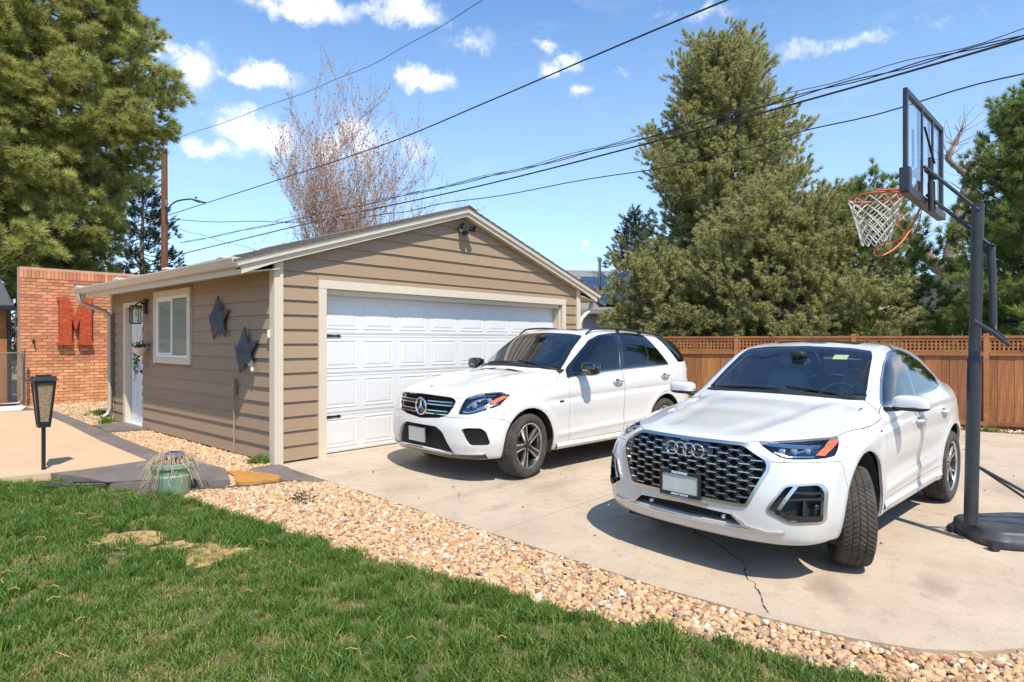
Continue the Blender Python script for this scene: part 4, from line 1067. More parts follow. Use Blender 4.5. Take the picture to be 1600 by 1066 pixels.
M['well_dark'] = mat('wheel_well', (.02, .018, .016), .9)
M['chrome'] = mat('chrome', (.75, .75, .76), .09, metal=1.0); M['satin'] = mat('satin_silver', (.68, .67, .65), .30, metal=1.0)
M['dark_chrome'] = mat('dark_chrome', (.16, .16, .17), .22, metal=1.0)
M['tyre'] = mat('tyre_rubber', (.036, .032, .029), .88, var=(.075, .063, .052), vscale=14, vamt=.5, bump=.15, bscale=200)
M['rim_dark'] = mat('rim_dark', (.045, .045, .048), .35, metal=.7, coat=.3); M['disc'] = mat('brake_disc', (.22, .20, .18), .45, metal=.9)
M['interior'] = mat('interior_black', (.09, .09, .095), .8); M['interior_tan'] = mat('interior_grey', (.20, .20, .20), .8); M['headliner'] = mat('headliner', (.09, .09, .09), .9)
M['amber'] = mat('amber_lens', (.85, .16, .02), .15, coat=1.0); M['plate'] = mat('plate_grey_green', (.42, .46, .42), .5, var=(.50, .52, .49), vscale=6)
M['ink_white'] = mat('white_lettering', (.8, .8, .8), .5)
def tinted(name, col, rough=.0, gain=1.6, base=.02):
    m = bpy.data.materials.new(name); m.use_nodes = True; t = m.node_tree; t.nodes.clear()
    o = N(t, 'ShaderNodeOutputMaterial'); tr = N(t, 'ShaderNodeBsdfTransparent', i_Color=(*col, 1)); gl_ = N(t, 'ShaderNodeBsdfGlossy', i_Roughness=rough)
    fr = N(t, 'ShaderNodeFresnel', i_IOR=1.52); k = mth(t, 'ADD', mth(t, 'MULTIPLY', fr.outputs[0], gain), base, clamp=True); gb = N(t, 'ShaderNodeNewGeometry'); k = mth(t, 'MULTIPLY', k, mth(t, 'SUBTRACT', 1.0, gb.outputs['Backfacing']))
    mx = N(t, 'ShaderNodeMixShader'); L(t, k, mx.inputs[0]); L(t, tr.outputs[0], mx.inputs[1]); L(t, gl_.outputs[0], mx.inputs[2]); L(t, mx.outputs[0], o.inputs[0]); return m
M['glass_dark'] = tinted('privacy_glass', (.035, .04, .045)); M['glass_side'] = tinted('side_glass', (.09, .11, .13)); M['glass_front'] = tinted('windscreen_glass', (.80, .88, .86), .0, 2.0, .05); M['lens'] = tinted('lamp_lens', (.92, .93, .95))

def cst(x, yz, dx=None): return [(x + (dx[i] if dx else 0), y, z) for i, (y, z) in enumerate(yz)]
# ================================================================== the station tables
MZ = [
 [(.50,0,.27),(.78,0,.27),(.845,0,.34),(.865,0,.45),(.870,0,.58),(.858,0,.70),(.835,0,.84),(.80,0,.965),(.765,0,1.005),(.71,0,1.025),(.64,0,1.038)],
 [(.50,.2,.27),(.765,.34,.27),(.83,.35,.34),(.85,.36,.45),(.855,.36,.58),(.842,.36,.70),(.818,.36,.84),(.782,.355,.955),(.735,.33,1.002),(.64,.20,1.035),(.56,0,1.055)],
 [(.45,.4,.28),(.70,.60,.275),(.77,.63,.345),(.79,.645,.45),(.79,.655,.58),(.77,.655,.70),(.735,.65,.82),(.675,.625,.945),(.60,.54,1.005),(.46,.32,1.06),(.36,0,1.085)],
 [(.40,.5,.29),(.60,.79,.28),(.65,.83,.35),(.66,.85,.46),(.65,.86,.59),(.62,.86,.71),(.56,.85,.83),(.45,.79,.955),(.37,.64,1.035),(.22,.38,1.095),(.14,0,1.118)],
 [(.35,.6,.29),(.44,.89,.29),(.465,.935,.36),(.465,.955,.46),(.45,.958,.60),(.41,.955,.72),(.34,.94,.86),(.20,.86,.985),(.12,.70,1.07),(0,.42,1.125),(-.06,0,1.145)],
 cst(0,[(.6,.30),(.90,.28),(.955,.36),(.966,.48),(.967,.62),(.966,.76),(.953,.90),(.885,1.015),(.72,1.10),(.43,1.15),(0,1.170)],[0,0,0,0,0,0,0,-.08,-.14,-.22,-.26]),
 cst(-.42,[(.6,.30),(.90,.27),(.945,.34),(.955,.46),(.956,.60),(.962,.76),(.957,.92),(.895,1.045),(.725,1.125),(.43,1.172),(0,1.190)],[0,0,0,0,0,0,0,-.03,-.05,-.05,-.04]),
 cst(-.70,[(.6,.30),(.89,.26),(.94,.33),(.948,.46),(.948,.60),(.960,.78),(.955,.94),(.905,1.065),(.74,1.155),(.44,1.20),(0,1.215)],[0,0,0,0,0,0,0,.02,.0,.13,.17]),
 cst(-.82,[(.6,.30),(.89,.26),(.94,.33),(.946,.46),(.945,.60),(.960,.79),(.955,.945),(.905,1.07),(.735,1.215),(.44,1.29),(0,1.315)],[0,0,0,0,0,0,0,0,0,.06,.08]),
 cst(-1.10,[(.6,.30),(.89,.26),(.94,.33),(.945,.46),(.944,.60),(.960,.80),(.955,.955),(.905,1.08),(.685,1.425),(.42,1.50),(0,1.525)]),
 cst(-1.38,[(.6,.30),(.89,.26),(.94,.33),(.945,.46),(.943,.60),(.960,.81),(.955,.965),(.905,1.09),(.635,1.60),(.38,1.66),(0,1.685)]),
 cst(-1.50,[(.6,.30),(.89,.26),(.94,.33),(.945,.46),(.943,.60),(.960,.81),(.955,.968),(.905,1.095),(.625,1.635),(.37,1.695),(0,1.712)]),
 cst(-1.85,[(.6,.30),(.89,.26),(.94,.33),(.945,.46),(.943,.60),(.960,.82),(.955,.975),(.905,1.105),(.615,1.665),(.37,1.725),(0,1.738)]),
 cst(-2.40,[(.6,.30),(.89,.26),(.94,.33),(.945,.46),(.945,.60),(.961,.83),(.957,.985),(.905,1.12),(.61,1.66),(.37,1.722),(0,1.736)]),
 cst(-2.92,[(.6,.30),(.90,.28),(.95,.35),(.962,.48),(.962,.62),(.964,.84),(.957,1.0),(.895,1.14),(.60,1.625),(.36,1.695),(0,1.712)]),
 cst(-3.40,[(.6,.30),(.90,.30),(.94,.37),(.955,.48),(.955,.62),(.950,.84),(.935,1.01),(.865,1.16),(.585,1.56),(.35,1.645),(0,1.665)]),
 cst(-3.72,[(.6,.32),(.82,.32),(.86,.40),(.875,.50),(.875,.64),(.868,.84),(.85,1.02),(.795,1.17),(.56,1.47),(.34,1.59),(0,1.61)]),
 [(-3.6,.5,.33),(-3.86,.66,.34),(-3.89,.70,.42),(-3.90,.72,.52),(-3.90,.73,.66),(-3.88,.72,.84),(-3.86,.71,1.02),(-3.83,.66,1.17),(-3.80,.50,1.40),(-3.78,.30,1.545),(-3.77,0,1.575)],
 [(-3.6,.3,.33),(-3.93,.36,.34),(-3.96,.38,.42),(-3.97,.39,.52),(-3.97,.39,.66),(-3.95,.39,.84),(-3.93,.38,1.02),(-3.91,.36,1.17),(-3.86,.28,1.36),(-3.81,.17,1.52),(-3.80,0,1.55)],
 [(-3.6,0,.33),(-3.94,0,.34),(-3.97,0,.42),(-3.98,0,.52),(-3.98,0,.66),(-3.96,0,.84),(-3.94,0,1.02),(-3.92,0,1.17),(-3.87,0,1.35),(-3.83,0,1.50),(-3.81,0,1.54)],
]
AU = [
 [(.50,0,.25),(.80,0,.25),(.865,0,.30),(.885,0,.42),(.890,0,.54),(.885,0,.68),(.868,0,.82),(.835,0,.925),(.80,0,.952),(.75,0,.963),(.70,0,.972)],
 [(.50,.2,.25),(.785,.34,.25),(.85,.35,.30),(.868,.36,.42),(.873,.36,.54),(.866,.36,.68),(.848,.355,.82),(.812,.35,.915),(.77,.33,.950),(.69,.20,.972),(.62,0,.985)],
 [(.45,.4,.25),(.72,.60,.25),(.785,.62,.30),(.805,.635,.42),(.805,.64,.54),(.785,.64,.68),(.755,.635,.80),(.705,.615,.895),(.64,.55,.945),(.50,.32,.99),(.40,0,1.01)],
 [(.40,.5,.26),(.60,.79,.26),(.655,.815,.31),(.665,.83,.43),(.655,.84,.56),(.62,.84,.70),(.565,.83,.80),(.475,.785,.895),(.38,.66,.965),(.24,.38,1.02),(.16,0,1.038)],
 [(.35,.6,.27),(.44,.87,.27),(.46,.90,.33),(.46,.925,.45),(.44,.93,.58),(.39,.93,.72),(.32,.915,.84),(.19,.84,.935),(.10,.70,.995),(0,.42,1.045),(-.06,0,1.06)],
 cst(0,[(.6,.28),(.88,.26),(.925,.33),(.94,.46),(.943,.60),(.943,.74),(.928,.88),(.860,.975),(.72,1.022),(.43,1.065),(0,1.080)],[0,0,0,0,0,0,0,-.08,-.14,-.22,-.26]),
 cst(-.42,[(.6,.28),(.88,.25),(.915,.31),(.925,.44),(.925,.58),(.938,.76),(.928,.90),(.865,.995),(.735,1.042),(.43,1.080),(0,1.092)],[0,0,0,0,0,0,0,-.03,-.06,-.07,-.07]),
 cst(-.68,[(.6,.28),(.87,.24),(.91,.30),(.915,.44),(.915,.58),(.937,.78),(.927,.915),(.870,1.005),(.74,1.06),(.44,1.10),(0,1.110)],[0,0,0,0,0,0,0,.02,.0,.10,.13]),
 cst(-.80,[(.6,.28),(.87,.24),(.91,.30),(.912,.44),(.912,.58),(.937,.785),(.927,.92),(.872,1.01),(.73,1.13),(.44,1.19),(0,1.21)],[0,0,0,0,0,0,0,0,0,.05,.07]),
 cst(-1.10,[(.6,.28),(.87,.24),(.91,.30),(.91,.44),(.91,.58),(.937,.79),(.927,.93),(.875,1.02),(.685,1.34),(.42,1.405),(0,1.425)]),
 cst(-1.40,[(.6,.28),(.87,.24),(.91,.30),(.91,.44),(.91,.58),(.937,.80),(.927,.935),(.875,1.03),(.635,1.515),(.38,1.57),(0,1.592)]),
 cst(-1.52,[(.6,.28),(.87,.24),(.91,.30),(.91,.44),(.91,.58),(.937,.80),(.927,.937),(.875,1.032),(.622,1.545),(.37,1.60),(0,1.622)]),
 cst(-1.85,[(.6,.28),(.87,.24),(.91,.30),(.91,.44),(.91,.58),(.937,.80),(.927,.94),(.875,1.04),(.605,1.575),(.36,1.635),(0,1.655)]),
 cst(-2.35,[(.6,.28),(.87,.24),(.915,.30),(.915,.44),(.915,.58),(.938,.81),(.929,.95),(.872,1.06),(.59,1.545),(.35,1.615),(0,1.638)]),
 cst(-2.83,[(.6,.28),(.88,.26),(.93,.33),(.942,.46),(.943,.60),(.943,.82),(.930,.97),(.855,1.085),(.575,1.44),(.34,1.53),(0,1.555)]),
 cst(-3.25,[(.6,.29),(.88,.28),(.92,.35),(.935,.47),(.935,.61),(.93,.82),(.91,.98),(.825,1.105),(.565,1.295),(.34,1.39),(0,1.42)]),
 cst(-3.52,[(.6,.31),(.80,.31),(.84,.39),(.855,.49),(.855,.63),(.855,.83),(.84,1.0),(.765,1.115),(.55,1.20),(.34,1.26),(0,1.29)]),
 [(-3.4,.5,.32),(-3.66,.66,.33),(-3.69,.70,.41),(-3.70,.72,.51),(-3.70,.72,.65),(-3.69,.72,.84),(-3.67,.70,1.0),(-3.65,.64,1.11),(-3.60,.48,1.165),(-3.58,.30,1.20),(-3.56,0,1.22)],
 [(-3.4,.3,.32),(-3.75,.36,.33),(-3.78,.38,.41),(-3.79,.39,.51),(-3.79,.39,.65),(-3.78,.39,.84),(-3.76,.38,1.0),(-3.74,.35,1.11),(-3.70,.27,1.155),(-3.67,.16,1.18),(-3.66,0,1.19)],
 [(-3.4,0,.32),(-3.77,0,.33),(-3.80,0,.41),(-3.80,0,.51),(-3.80,0,.65),(-3.79,0,.84),(-3.78,0,1.0),(-3.76,0,1.11),(-3.72,0,1.15),(-3.70,0,1.17),(-3.69,0,1.18)],
]

def adj(T, fn):
    return [[fn(k, i, *p) for k, p in enumerate(row)] for i, row in enumerate(T)]
def _mz(k, i, x, y, z):
    if i >= 6 and k == 7:
        t = min(1, max(0, (-x - .42) / .4)); z += t * (.075 + .012 * min(1, max(0, (-x - 1) / 2))); y += .004 * t
    if i >= 6 and k == 6: z += .03 * min(1, max(0, (-x - .42) / .4))
    if 7 <= i <= 18 and k == 8: z += .028 * min(1, max(0, (-x - .6) / .5)); y += .012 * min(1, max(0, (-x - .6) / .5))
    if i == 15 or i == 16:
        if k == 8: z += .02; y += .03
    if 9 <= i <= 19 and k >= 9: z += .014
    if i <= 4 and k in (0, 1): z -= .03
    if 5 <= i <= 13 and k == 1: z -= .02
    if 4 <= i <= 8 and k >= 8: z += .012
    if i in (9, 10, 11, 12) and k == 8: y += .025
    return (x, y, z + .01)
def _au(k, i, x, y, z):
    t = min(1, max(0, (-x - .42) / .45))
    if i >= 6 and k == 7: z += .085 * t
    if i >= 6 and k == 6: z += .055 * t; y -= .006 * t
    if i >= 6 and k == 8:
        if i <= 7: z += .035
        else: z += .03; y += .028
    if 5 <= i <= 7 and k >= 9: z += .035 * (i - 4) / 2 if i < 7 else .035
    if i == 8 and k >= 9: z += .01
    if i >= 14: x += .10 * min(1, (-x - 2.6) / 1.0)
    if i <= 3 and k in (0, 1): z -= .005
    if i == 14 and k >= 8: z += .03
    if i == 15 and k == 8: z -= .03
    if i == 15 and k == 7: z -= .04
    if i == 16 and k in (7, 8): z -= .03
    return (x, y, z + .027)
MZ = adj(MZ, _mz); AU = adj(AU, _au)
def pose(lat, dep, theta):
    """world place of the left front wheel contact, theta = angle of the tail direction to the right of the view"""
    bx, by = sin(theta), cos(theta)                 # tail direction in (lateral, depth)
    lx, ly = cos(theta), -sin(theta)                # car's left in (lateral, depth)
    return bx, by, lx, ly
def place_car(px, dep, half_out, theta_deg):
    th = radians(theta_deg); l = (px - 800) / 983 * dep
    lx, ly = cos(th), -sin(th); cl, cd = l - lx * half_out, dep - ly * half_out     # front axle centre
    X, Y = 0.6695 * cl + 0.7428 * cd, -0.7428 * cl + 0.6695 * cd
    fx, fd = -sin(th), -cos(th); fX, fY = 0.6695 * fx + 0.7428 * fd, -0.7428 * fx + 0.6695 * fd
    return (X, Y, zg(5, Y)), atan2(fY, fX)
MZ_LOC, MZ_ROT = place_car(836, 7.25, 1.045, 45.5)
AU_LOC, AU_ROT = place_car(1346, 4.61, .945, 46)

TILT = Matrix.Rotation(math.atan(.010), 4, 'X')
def car_mat(loc, rot): return Matrix.Translation(Vector(loc)) @ TILT @ Matrix.Rotation(rot, 4, 'Z')
# ------------------------------------------------------------------ flat drawings laid on the bodywork
def ribbon(mb, fn, pts, w, t, off=0.0, closed=False, w2=None):
    m = len(pts); base = len(mb.v); vs = []
    for i, p in enumerate(pts):
        a = pts[i - 1] if (i > 0 or closed) else p; b = pts[(i + 1) % m] if (i < m - 1 or closed) else p
        dx, dy = b[0] - a[0], b[1] - a[1]; l = max(1e-9, math.hypot(dx, dy)); nx, ny = -dy / l, dx / l
        ww = (w if w2 is None else w + (w2 - w) * i / (m - 1)) / 2
        q0, q1 = (p[0] + nx * ww, p[1] + ny * ww), (p[0] - nx * ww, p[1] - ny * ww)
        vs += [fn(*q0, off), fn(*q1, off), fn(*q1, off + t), fn(*q0, off + t)]
    fs = []
    for i in range(m if closed else m - 1):
        j = (i + 1) % m
        for k in range(4): fs.append((i * 4 + k, i * 4 + (k + 1) % 4, j * 4 + (k + 1) % 4, j * 4 + k))
    if not closed: fs += [(3, 2, 1, 0), tuple((m - 1) * 4 + k for k in range(4))]
    mb.add(vs, fs)
def dense(pts, step=.03, closed=False):
    out = []; n = len(pts)
    for i in range(n if closed else n - 1):
        a, b = pts[i], pts[(i + 1) % n]; k = max(1, int(math.hypot(b[0] - a[0], b[1] - a[1]) / step))
        for j in range(k): out.append((a[0] + (b[0] - a[0]) * j / k, a[1] + (b[1] - a[1]) * j / k))
    if not closed: out.append(pts[-1])
    return out
def sup(mb, c, r, e1=.6, e2=.6, nu=24, nv=14, rot=None, cut=None):
    """superellipsoid"""
    def f(w, m_): return math.copysign(abs(w) ** m_, w)
    R = rot if rot is not None else Matrix.Identity(3); rows = []
    for i in range(nv + 1):
        v = -pi / 2 + pi * i / nv
        if cut: v = cut[0] + (cut[1] - cut[0]) * i / nv
        row = []
        for j in range(nu + 1):
            u = -pi + 2 * pi * j / nu
            p = Vector((r[0] * f(cos(v), e1) * f(cos(u), e2), r[1] * f(cos(v), e1) * f(sin(u), e2), r[2] * f(sin(v), e1)))
            p = R @ p; row.append((c[0] + p.x, c[1] + p.y, c[2] + p.z))
        rows.append(row)
    mb.grid(rows)
def mirror_y(mb):
    k = len(mb.v); mb.v += [(x, -y, z) for x, y, z in mb.v]; n = len(mb.f)
    for i in range(n): mb.f.append(tuple(q + k for q in mb.f[i][::-1])); mb.m.append(mb.m[i]); mb.sm.append(mb.sm[i])
    return mb
def car_thing(name, label, loc, rot):
    o = thing(name, label, 'car', loc, rot, None); Mx = car_mat(loc, rot); o.matrix_world = Mx; o.location = Mx.to_translation(); o.rotation_euler = Mx.to_euler(); reg(o, Mx); return o
def both(fn):
    for s in (1, -1): fn(s)

def common_car(car, spec, bm, W):
    """wheels, wells, underbody, interior"""
    build_wheels(car, spec)
    R = spec['arch'][2]
    for cx in (spec['arch'][0], spec['arch'][0] - spec['wb']):
        for s in (1, -1):
            well(car, cx, R + .012, spec['yb'] - .03, .48, spec['arch'][1], None)
            w_ = well(car, cx, R + .012, spec['yb'] - .03, .48, spec['arch'][1], None)
            if s < 0: w_.v = [(x, -y, z) for x, y, z in w_.v]
            w_.build('wheel_well', M['well_dark'], car, local=True)
    ub = MB(); xf = .72; xr = spec['rear'] + .2
    ub.bb((spec['arch'][0] + R + .03, -.60, .24), (xf, .60, .27)); ub.bb((xr, -.47, .24), (spec['arch'][0] + R + .029, .47, .27))
    ub.bb((spec['arch'][0] - spec['wb'] + R + .03, -.86, .245), (spec['arch'][0] - R - .03, .86, .275))
    ub.bb((spec['arch'][0] - R - .06, -.84, .276), (spec['arch'][0] - R - .03, .84, 1.0)); ub.bb((.30, -.52, .275), (.34, .52, .80))
    ub.build('underbody', M['well_dark'], car, local=True)
    # cabin
    bz = spec['belt']; I = M['interior']
    fl = MB(); fl.bb((spec['rear'] + .3, -.80, .45), (-.55, .80, .50)); fl.bb((spec['rear'] + .3, -.72, .50), (spec['rear'] + 1.1, .72, bz - .25)); fl.build('cabin_floor', I, car, local=True)
    d = MB(); P_ = [(-.50, bz - .25), (-.52, bz - .035), (-.72, bz - .01), (-.98, bz - .03), (-1.05, bz - .10), (-1.05, bz - .35)]
    n = len(P_); d.add([(x, -.74, z) for x, z in P_] + [(x, .74, z) for x, z in P_], [tuple(range(n)), tuple(range(2 * n - 1, n - 1, -1))] + [(i, n + i, n + (i + 1) % n, (i + 1) % n) for i in range(n)])
    sup(d, (-.96, .38, bz + .005), (.10, .19, .045), .7, .7, 16, 8); d.box((-1.0, 0, bz + .015), (.02, .26, .10), rot=(0, -.2, 0)); d.build('dashboard', mat('dash_' + car.name, (.09, .09, .095), .55), car, local=True, bevel=0)
    sw = MB(); cx, cz = -1.16, bz - .03; T_ = []
    for k in range(28):
        a = 2 * pi * k / 28; T_.append((cx - .185 * sin(a) * .42, .38 + .185 * cos(a), cz + .185 * sin(a) * .9))
    sw.tube(T_, .016, 8, closed=True); sw.box((cx + .01, .38, cz - .01), (.05, .13, .11), rot=(0, -.42, 0)); sw.box((cx + .005, .38, cz), (.02, .34, .035), rot=(0, -.42, 0)); sw.build('steering_wheel', M['plastic_black'], car, local=True, smooth=radians(50))
    for yy in (.38, -.38):
        s_ = MB(); sup(s_, (-1.62, yy, bz - .48), (.27, .25, .09), .5, .5, 20, 10); sup(s_, (-1.86, yy, bz - .12), (.075, .235, .36), .5, .5, 20, 12, Matrix.Rotation(-.30, 3, 'Y'))
        st = s_.build('front_seat', spec['m_seat'], car, local=True, smooth=True)
        h_ = MB(); sup(h_, (-2.01, yy, bz + .33), (.05, .135, .085), .6, .6, 18, 10, Matrix.Rotation(-.2, 3, 'Y')); 
        for q in (-.05, .05): h_.tube([(-2.0, yy + q, bz + .27), (-1.96, yy + q, bz + .13)], .006, 6)
        h_.build('head_restraint', spec['m_seat'], st, local=True, smooth=True)
    s_ = MB(); sup(s_, (-2.55, 0, bz - .42), (.28, .66, .10), .4, .4, 20, 10); sup(s_, (-2.82, 0, bz - .12), (.08, .64, .34), .4, .4, 20, 12, Matrix.Rotation(-.35, 3, 'Y'))
    for yy in (-.36, .36): sup(s_, (-2.95, yy, bz + .22), (.04, .13, .07), .6, .6, 16, 8)
    s_.build('rear_bench', spec['m_seat'], car, local=True, smooth=True)
    rv = MB(); sup(rv, (-1.20, 0, spec['roofz'] - .20), (.02, .125, .035), .5, .5, 18, 8); rv.tube([(-1.20, 0, spec['roofz'] - .2), (-1.16, 0, spec['roofz'] - .12)], .012, 6); sup(rv, (-1.2, 0, spec['roofz'] - .125), (.05, .07, .03), .5, .5, 14, 8); rv.build('inner_mirror', M['plastic_black'], car, local=True, smooth=True)

def vshape(bm, P=None): pass
# ================================================================== the SUV by the garage door
def mz_deform(P):
    P = flare(P, 0, .385, .455, .012, .035); P = flare(P, -2.915, .385, .455, .012, .035)
    # two soft ridges on the bonnet
    mk = (P[:, 0] > -.5) & (P[:, 0] < .72) & (P[:, 2] > .98) & (P[:, 1] < .85)
    yc = .46 + .14 * np.clip(-P[:, 0] / .6 + .9, 0, 1.4) * .5
    P[:, 2] += mk * .011 * np.exp(-((P[:, 1] - yc) / .055) ** 2) * np.clip((.70 - P[:, 0]) / .25, 0, 1)
    P[:, 2] -= mk * .006 * np.exp(-((P[:, 1] - yc + .13) / .09) ** 2) * np.clip((.6 - P[:, 0]) / .3, 0, 1)
    # shoulder crease of the doors, running up to the tail
    side = (P[:, 1] > .85) & (P[:, 0] < -.15) & (P[:, 0] > -3.3)
    zc = .895 + (-.4 - P[:, 0]) * .028
    P[:, 1] -= side * .014 * np.exp(-((P[:, 2] - zc + .03) / .028) ** 2) * np.clip((-.15 - P[:, 0]) / .4, 0, 1)
    zc2 = .44 + (-.5 - P[:, 0]) * .03
    P[:, 1] += side * .012 * np.exp(-((P[:, 2] - zc2) / .03) ** 2) * np.clip((-.4 - P[:, 0]) / .2, 0, 1) * np.clip((P[:, 0] + 2.6) / .3, 0, 1)
    return P
bm = car_surface(MZ, mz_deform); W = Wrap(bm)
suv = car_thing('parked_car', 'white estate style SUV with star emblem grille parked along the garage door', MZ_LOC, MZ_ROT)
paint = M['paint_w']; up = lambda c, n: True
fr = lambda c, n: c.x > .15 and n.x > .08
sdf = lambda c, n: c.y > .4 and n.y > .15
GR = rpoly([(-.02, .952), (.47, .940), (.535, .905), (.515, .83), (.46, .745), (.34, .704), (-.02, .672)], .03)
LG = rpoly([(-.02, .602), (.29, .602), (.40, .55), (.535, .318), (-.02, .33)], [.001, .03, .05, .02, .001])
FOG = rpoly([(.655, .598), (.71, .618), (.845, .622), (.885, .582), (.912, .46), (.895, .428), (.745, .42), (.69, .50)], .02)
LAMP = rpoly([(.592, .765), (.624, .938), (.715, .993), (.80, 1.001), (.885, .965), (.912, .875), (.905, .855), (.82, .80), (.708, .762)], .012)
region(bm, 1, 'front', GR, fr); region(bm, 2, 'front', LG, fr); region(bm, 3, 'front', FOG, fr); region(bm, 4, 'front', LAMP, lambda c, n: c.x > .24)
AR = arch_poly(0, .385, .42, .1); region(bm, 5, 'side', AR, lambda c, n: c.y > .45); region(bm, 5, 'side', arch_poly(-2.915, .385, .42, .1), lambda c, n: c.y > .45)
HOOD = [(.90, -.02), (.90, .53), (.745, .535), (.69, .622), (.475, .722), (.285, .824), (.10, .868), (-.2, .90), (-.53, .895), (-.70, .80), (-.735, .70), (-.66, .58), (-.585, .40), (-.555, .2), (-.55, -.02)]
region(bm, 6, 'top', HOOD, lambda c, n: c.z > .925 and n.z > .12)
region(bm, 7, 'top', [(-.55, -.02), (-.555, .2), (-.585, .40), (-.66, .58), (-.735, .70), (-.70, .80), (-.80, .80), (-.78, .70), (-.70, .45), (-.64, -.02)], lambda c, n: c.z > 1.08 and n.z > .2)   # black cowl
WSO = [(-.02, 1.215), (.45, 1.205), (.685, 1.19), (.745, 1.20), (.725, 1.29), (.665, 1.50), (.63, 1.615), (.60, 1.655), (.40, 1.68), (-.02, 1.695)]
WSI = [(-.02, 1.235), (.45, 1.225), (.675, 1.215), (.70, 1.235), (.68, 1.33), (.62, 1.52), (.59, 1.60), (.565, 1.63), (.38, 1.655), (-.02, 1.668)]
region(bm, 8, 'front', rpoly(WSO, .02), lambda c, n: -1.55 < c.x < -.52 and n.x > .2); region(bm, 9, 'front', rpoly(WSI, .02), lambda c, n: c.x > -1.6, (8,))
DLO = rpoly([(-.70, 1.125), (-.80, 1.215), (-1.10, 1.43), (-1.38, 1.60), (-1.62, 1.665), (-1.95, 1.695), (-2.45, 1.70), (-2.72, 1.69), (-2.82, 1.665), (-3.07, 1.255), (-3.05, 1.235), (-1.85, 1.195)], .02)
region(bm, 10, 'side', DLO, lambda c, n: c.y > .4 and n.y > .02)
GF = rpoly([(-.86, 1.20), (-.90, 1.255), (-1.14, 1.43), (-1.40, 1.585), (-1.62, 1.64), (-2.00, 1.672), (-1.83, 1.225), (-.90, 1.185)], .02)
GRR = rpoly([(-2.125, 1.675), (-2.70, 1.668), (-2.54, 1.262), (-1.94, 1.235)], .02); GQ = rpoly([(-2.73, 1.667), (-2.79, 1.64), (-3.01, 1.272), (-2.565, 1.264)], .015)
region(bm, 11, 'side', GF, lambda c, n: c.y > .4, (10,)); region(bm, 12, 'side', GRR, sdf, (10,)); region(bm, 13, 'side', GQ, sdf, (10,))
region(bm, 14, 'side', rpoly([(-3.13, 1.655), (-3.55, 1.60), (-3.76, 1.48), (-3.86, 1.30), (-3.56, 1.262), (-3.40, 1.262)], .02), sdf)
region(bm, 15, 'side', [(-.715, .345), (-.715, 1.10), (-.70, 1.125), (-1.85, 1.194), (-1.875, .96), (-1.86, .355)], sdf)
region(bm, 16, 'side', [(-1.868, .355), (-1.883, .96), (-1.858, 1.194), (-3.05, 1.234), (-3.07, .90), (-2.98, .86), (-2.76, .83), (-2.55, .68), (-2.44, .46), (-2.42, .36)], sdf)
region(bm, 17, 'top', rpoly([(-1.52, -.02), (-1.52, .40), (-2.35, .42), (-2.35, -.02)], .03), lambda c, n: c.z > 1.5)
region(bm, 18, 'front', [(-.02, 1.2), (.55, 1.2), (.50, 1.5), (-.02, 1.52)], lambda c, n: c.x < -3.6)
region(bm, 19, 'front', rpoly([(.40, .88), (.80, .90), (.90, .98), (.88, 1.12), (.60, 1.12)], .03), lambda c, n: c.x < -3.55)
region(bm, 20, 'side', [(1.2, .70), (.60, .735), (.40, .70), (.3, .64), (.3, .05), (1.2, .05)], lambda c, n: c.x > .25)
bm.normal_update()
def part(pid, name, m, mode='center', **k):
    if mode == 'center': return bm_obj(extract(bm, pid, 'center', **k), name, m, CAR)
    return [bm_obj(extract(bm, pid, 'side', side=s, **k), name, m, CAR) for s in (1, -1)]
CAR = suv
part(0, 'body_shell', paint, depth=.025); part(6, 'hood', paint); part(20, 'front_bumper', paint, depth=.05, gap=.0015); part(7, 'cowl', M['plastic_black'], flange=False, offset=-.012)
part(8, 'windscreen_trim', M['gloss_black'], depth=.01, gap=0); part(9, 'windscreen', M['glass_front'], flange=False)
part(10, 'window_trim', M['gloss_black'], 'side', depth=.012, gap=0)
part(11, 'front_window', M['glass_side'], 'side', flange=False); part(12, 'rear_window', M['glass_dark'], 'side', flange=False); part(13, 'vent_window', M['glass_dark'], 'side', flange=False); part(14, 'quarter_window', M['glass_dark'], 'side', depth=.01)
part(15, 'front_door', paint, 'side'); part(16, 'rear_door', paint, 'side'); part(17, 'sunroof', M['gloss_black'], depth=.01); part(18, 'tail_window', M['glass_dark'], flange=False)
part(19, 'tail_lamp', mat('red_lens', (.35, .01, .01), .15, coat=1), 'side', depth=.01)
lens = part(4, 'headlight', M['lens'], 'side', flange=False)
part(1, 'grille_backing', M['well_dark'], flange=False, offset=-.055); part(2, 'intake_backing', M['well_dark'], flange=False, offset=-.05); part(3, 'fog_backing', M['well_dark'], 'side', flange=False, offset=-.045)
def liner(bm, pids, xlo, xhi, zlo, m, off=-.03):
    keep = {}
    for f in bm.faces:
        c = f.calc_center_median()
        if f.material_index in pids and xlo < c.x < xhi and c.z > zlo: keep[f] = f.material_index; f.material_index = 77
    o = part(77, 'headlining', m, flange=False, offset=off)
    for f, i in keep.items(): f.material_index = i
    return o
liner(bm, (0, 8, 10, 15, 16, 17), -3.7, -.75, .9, M['headliner'])
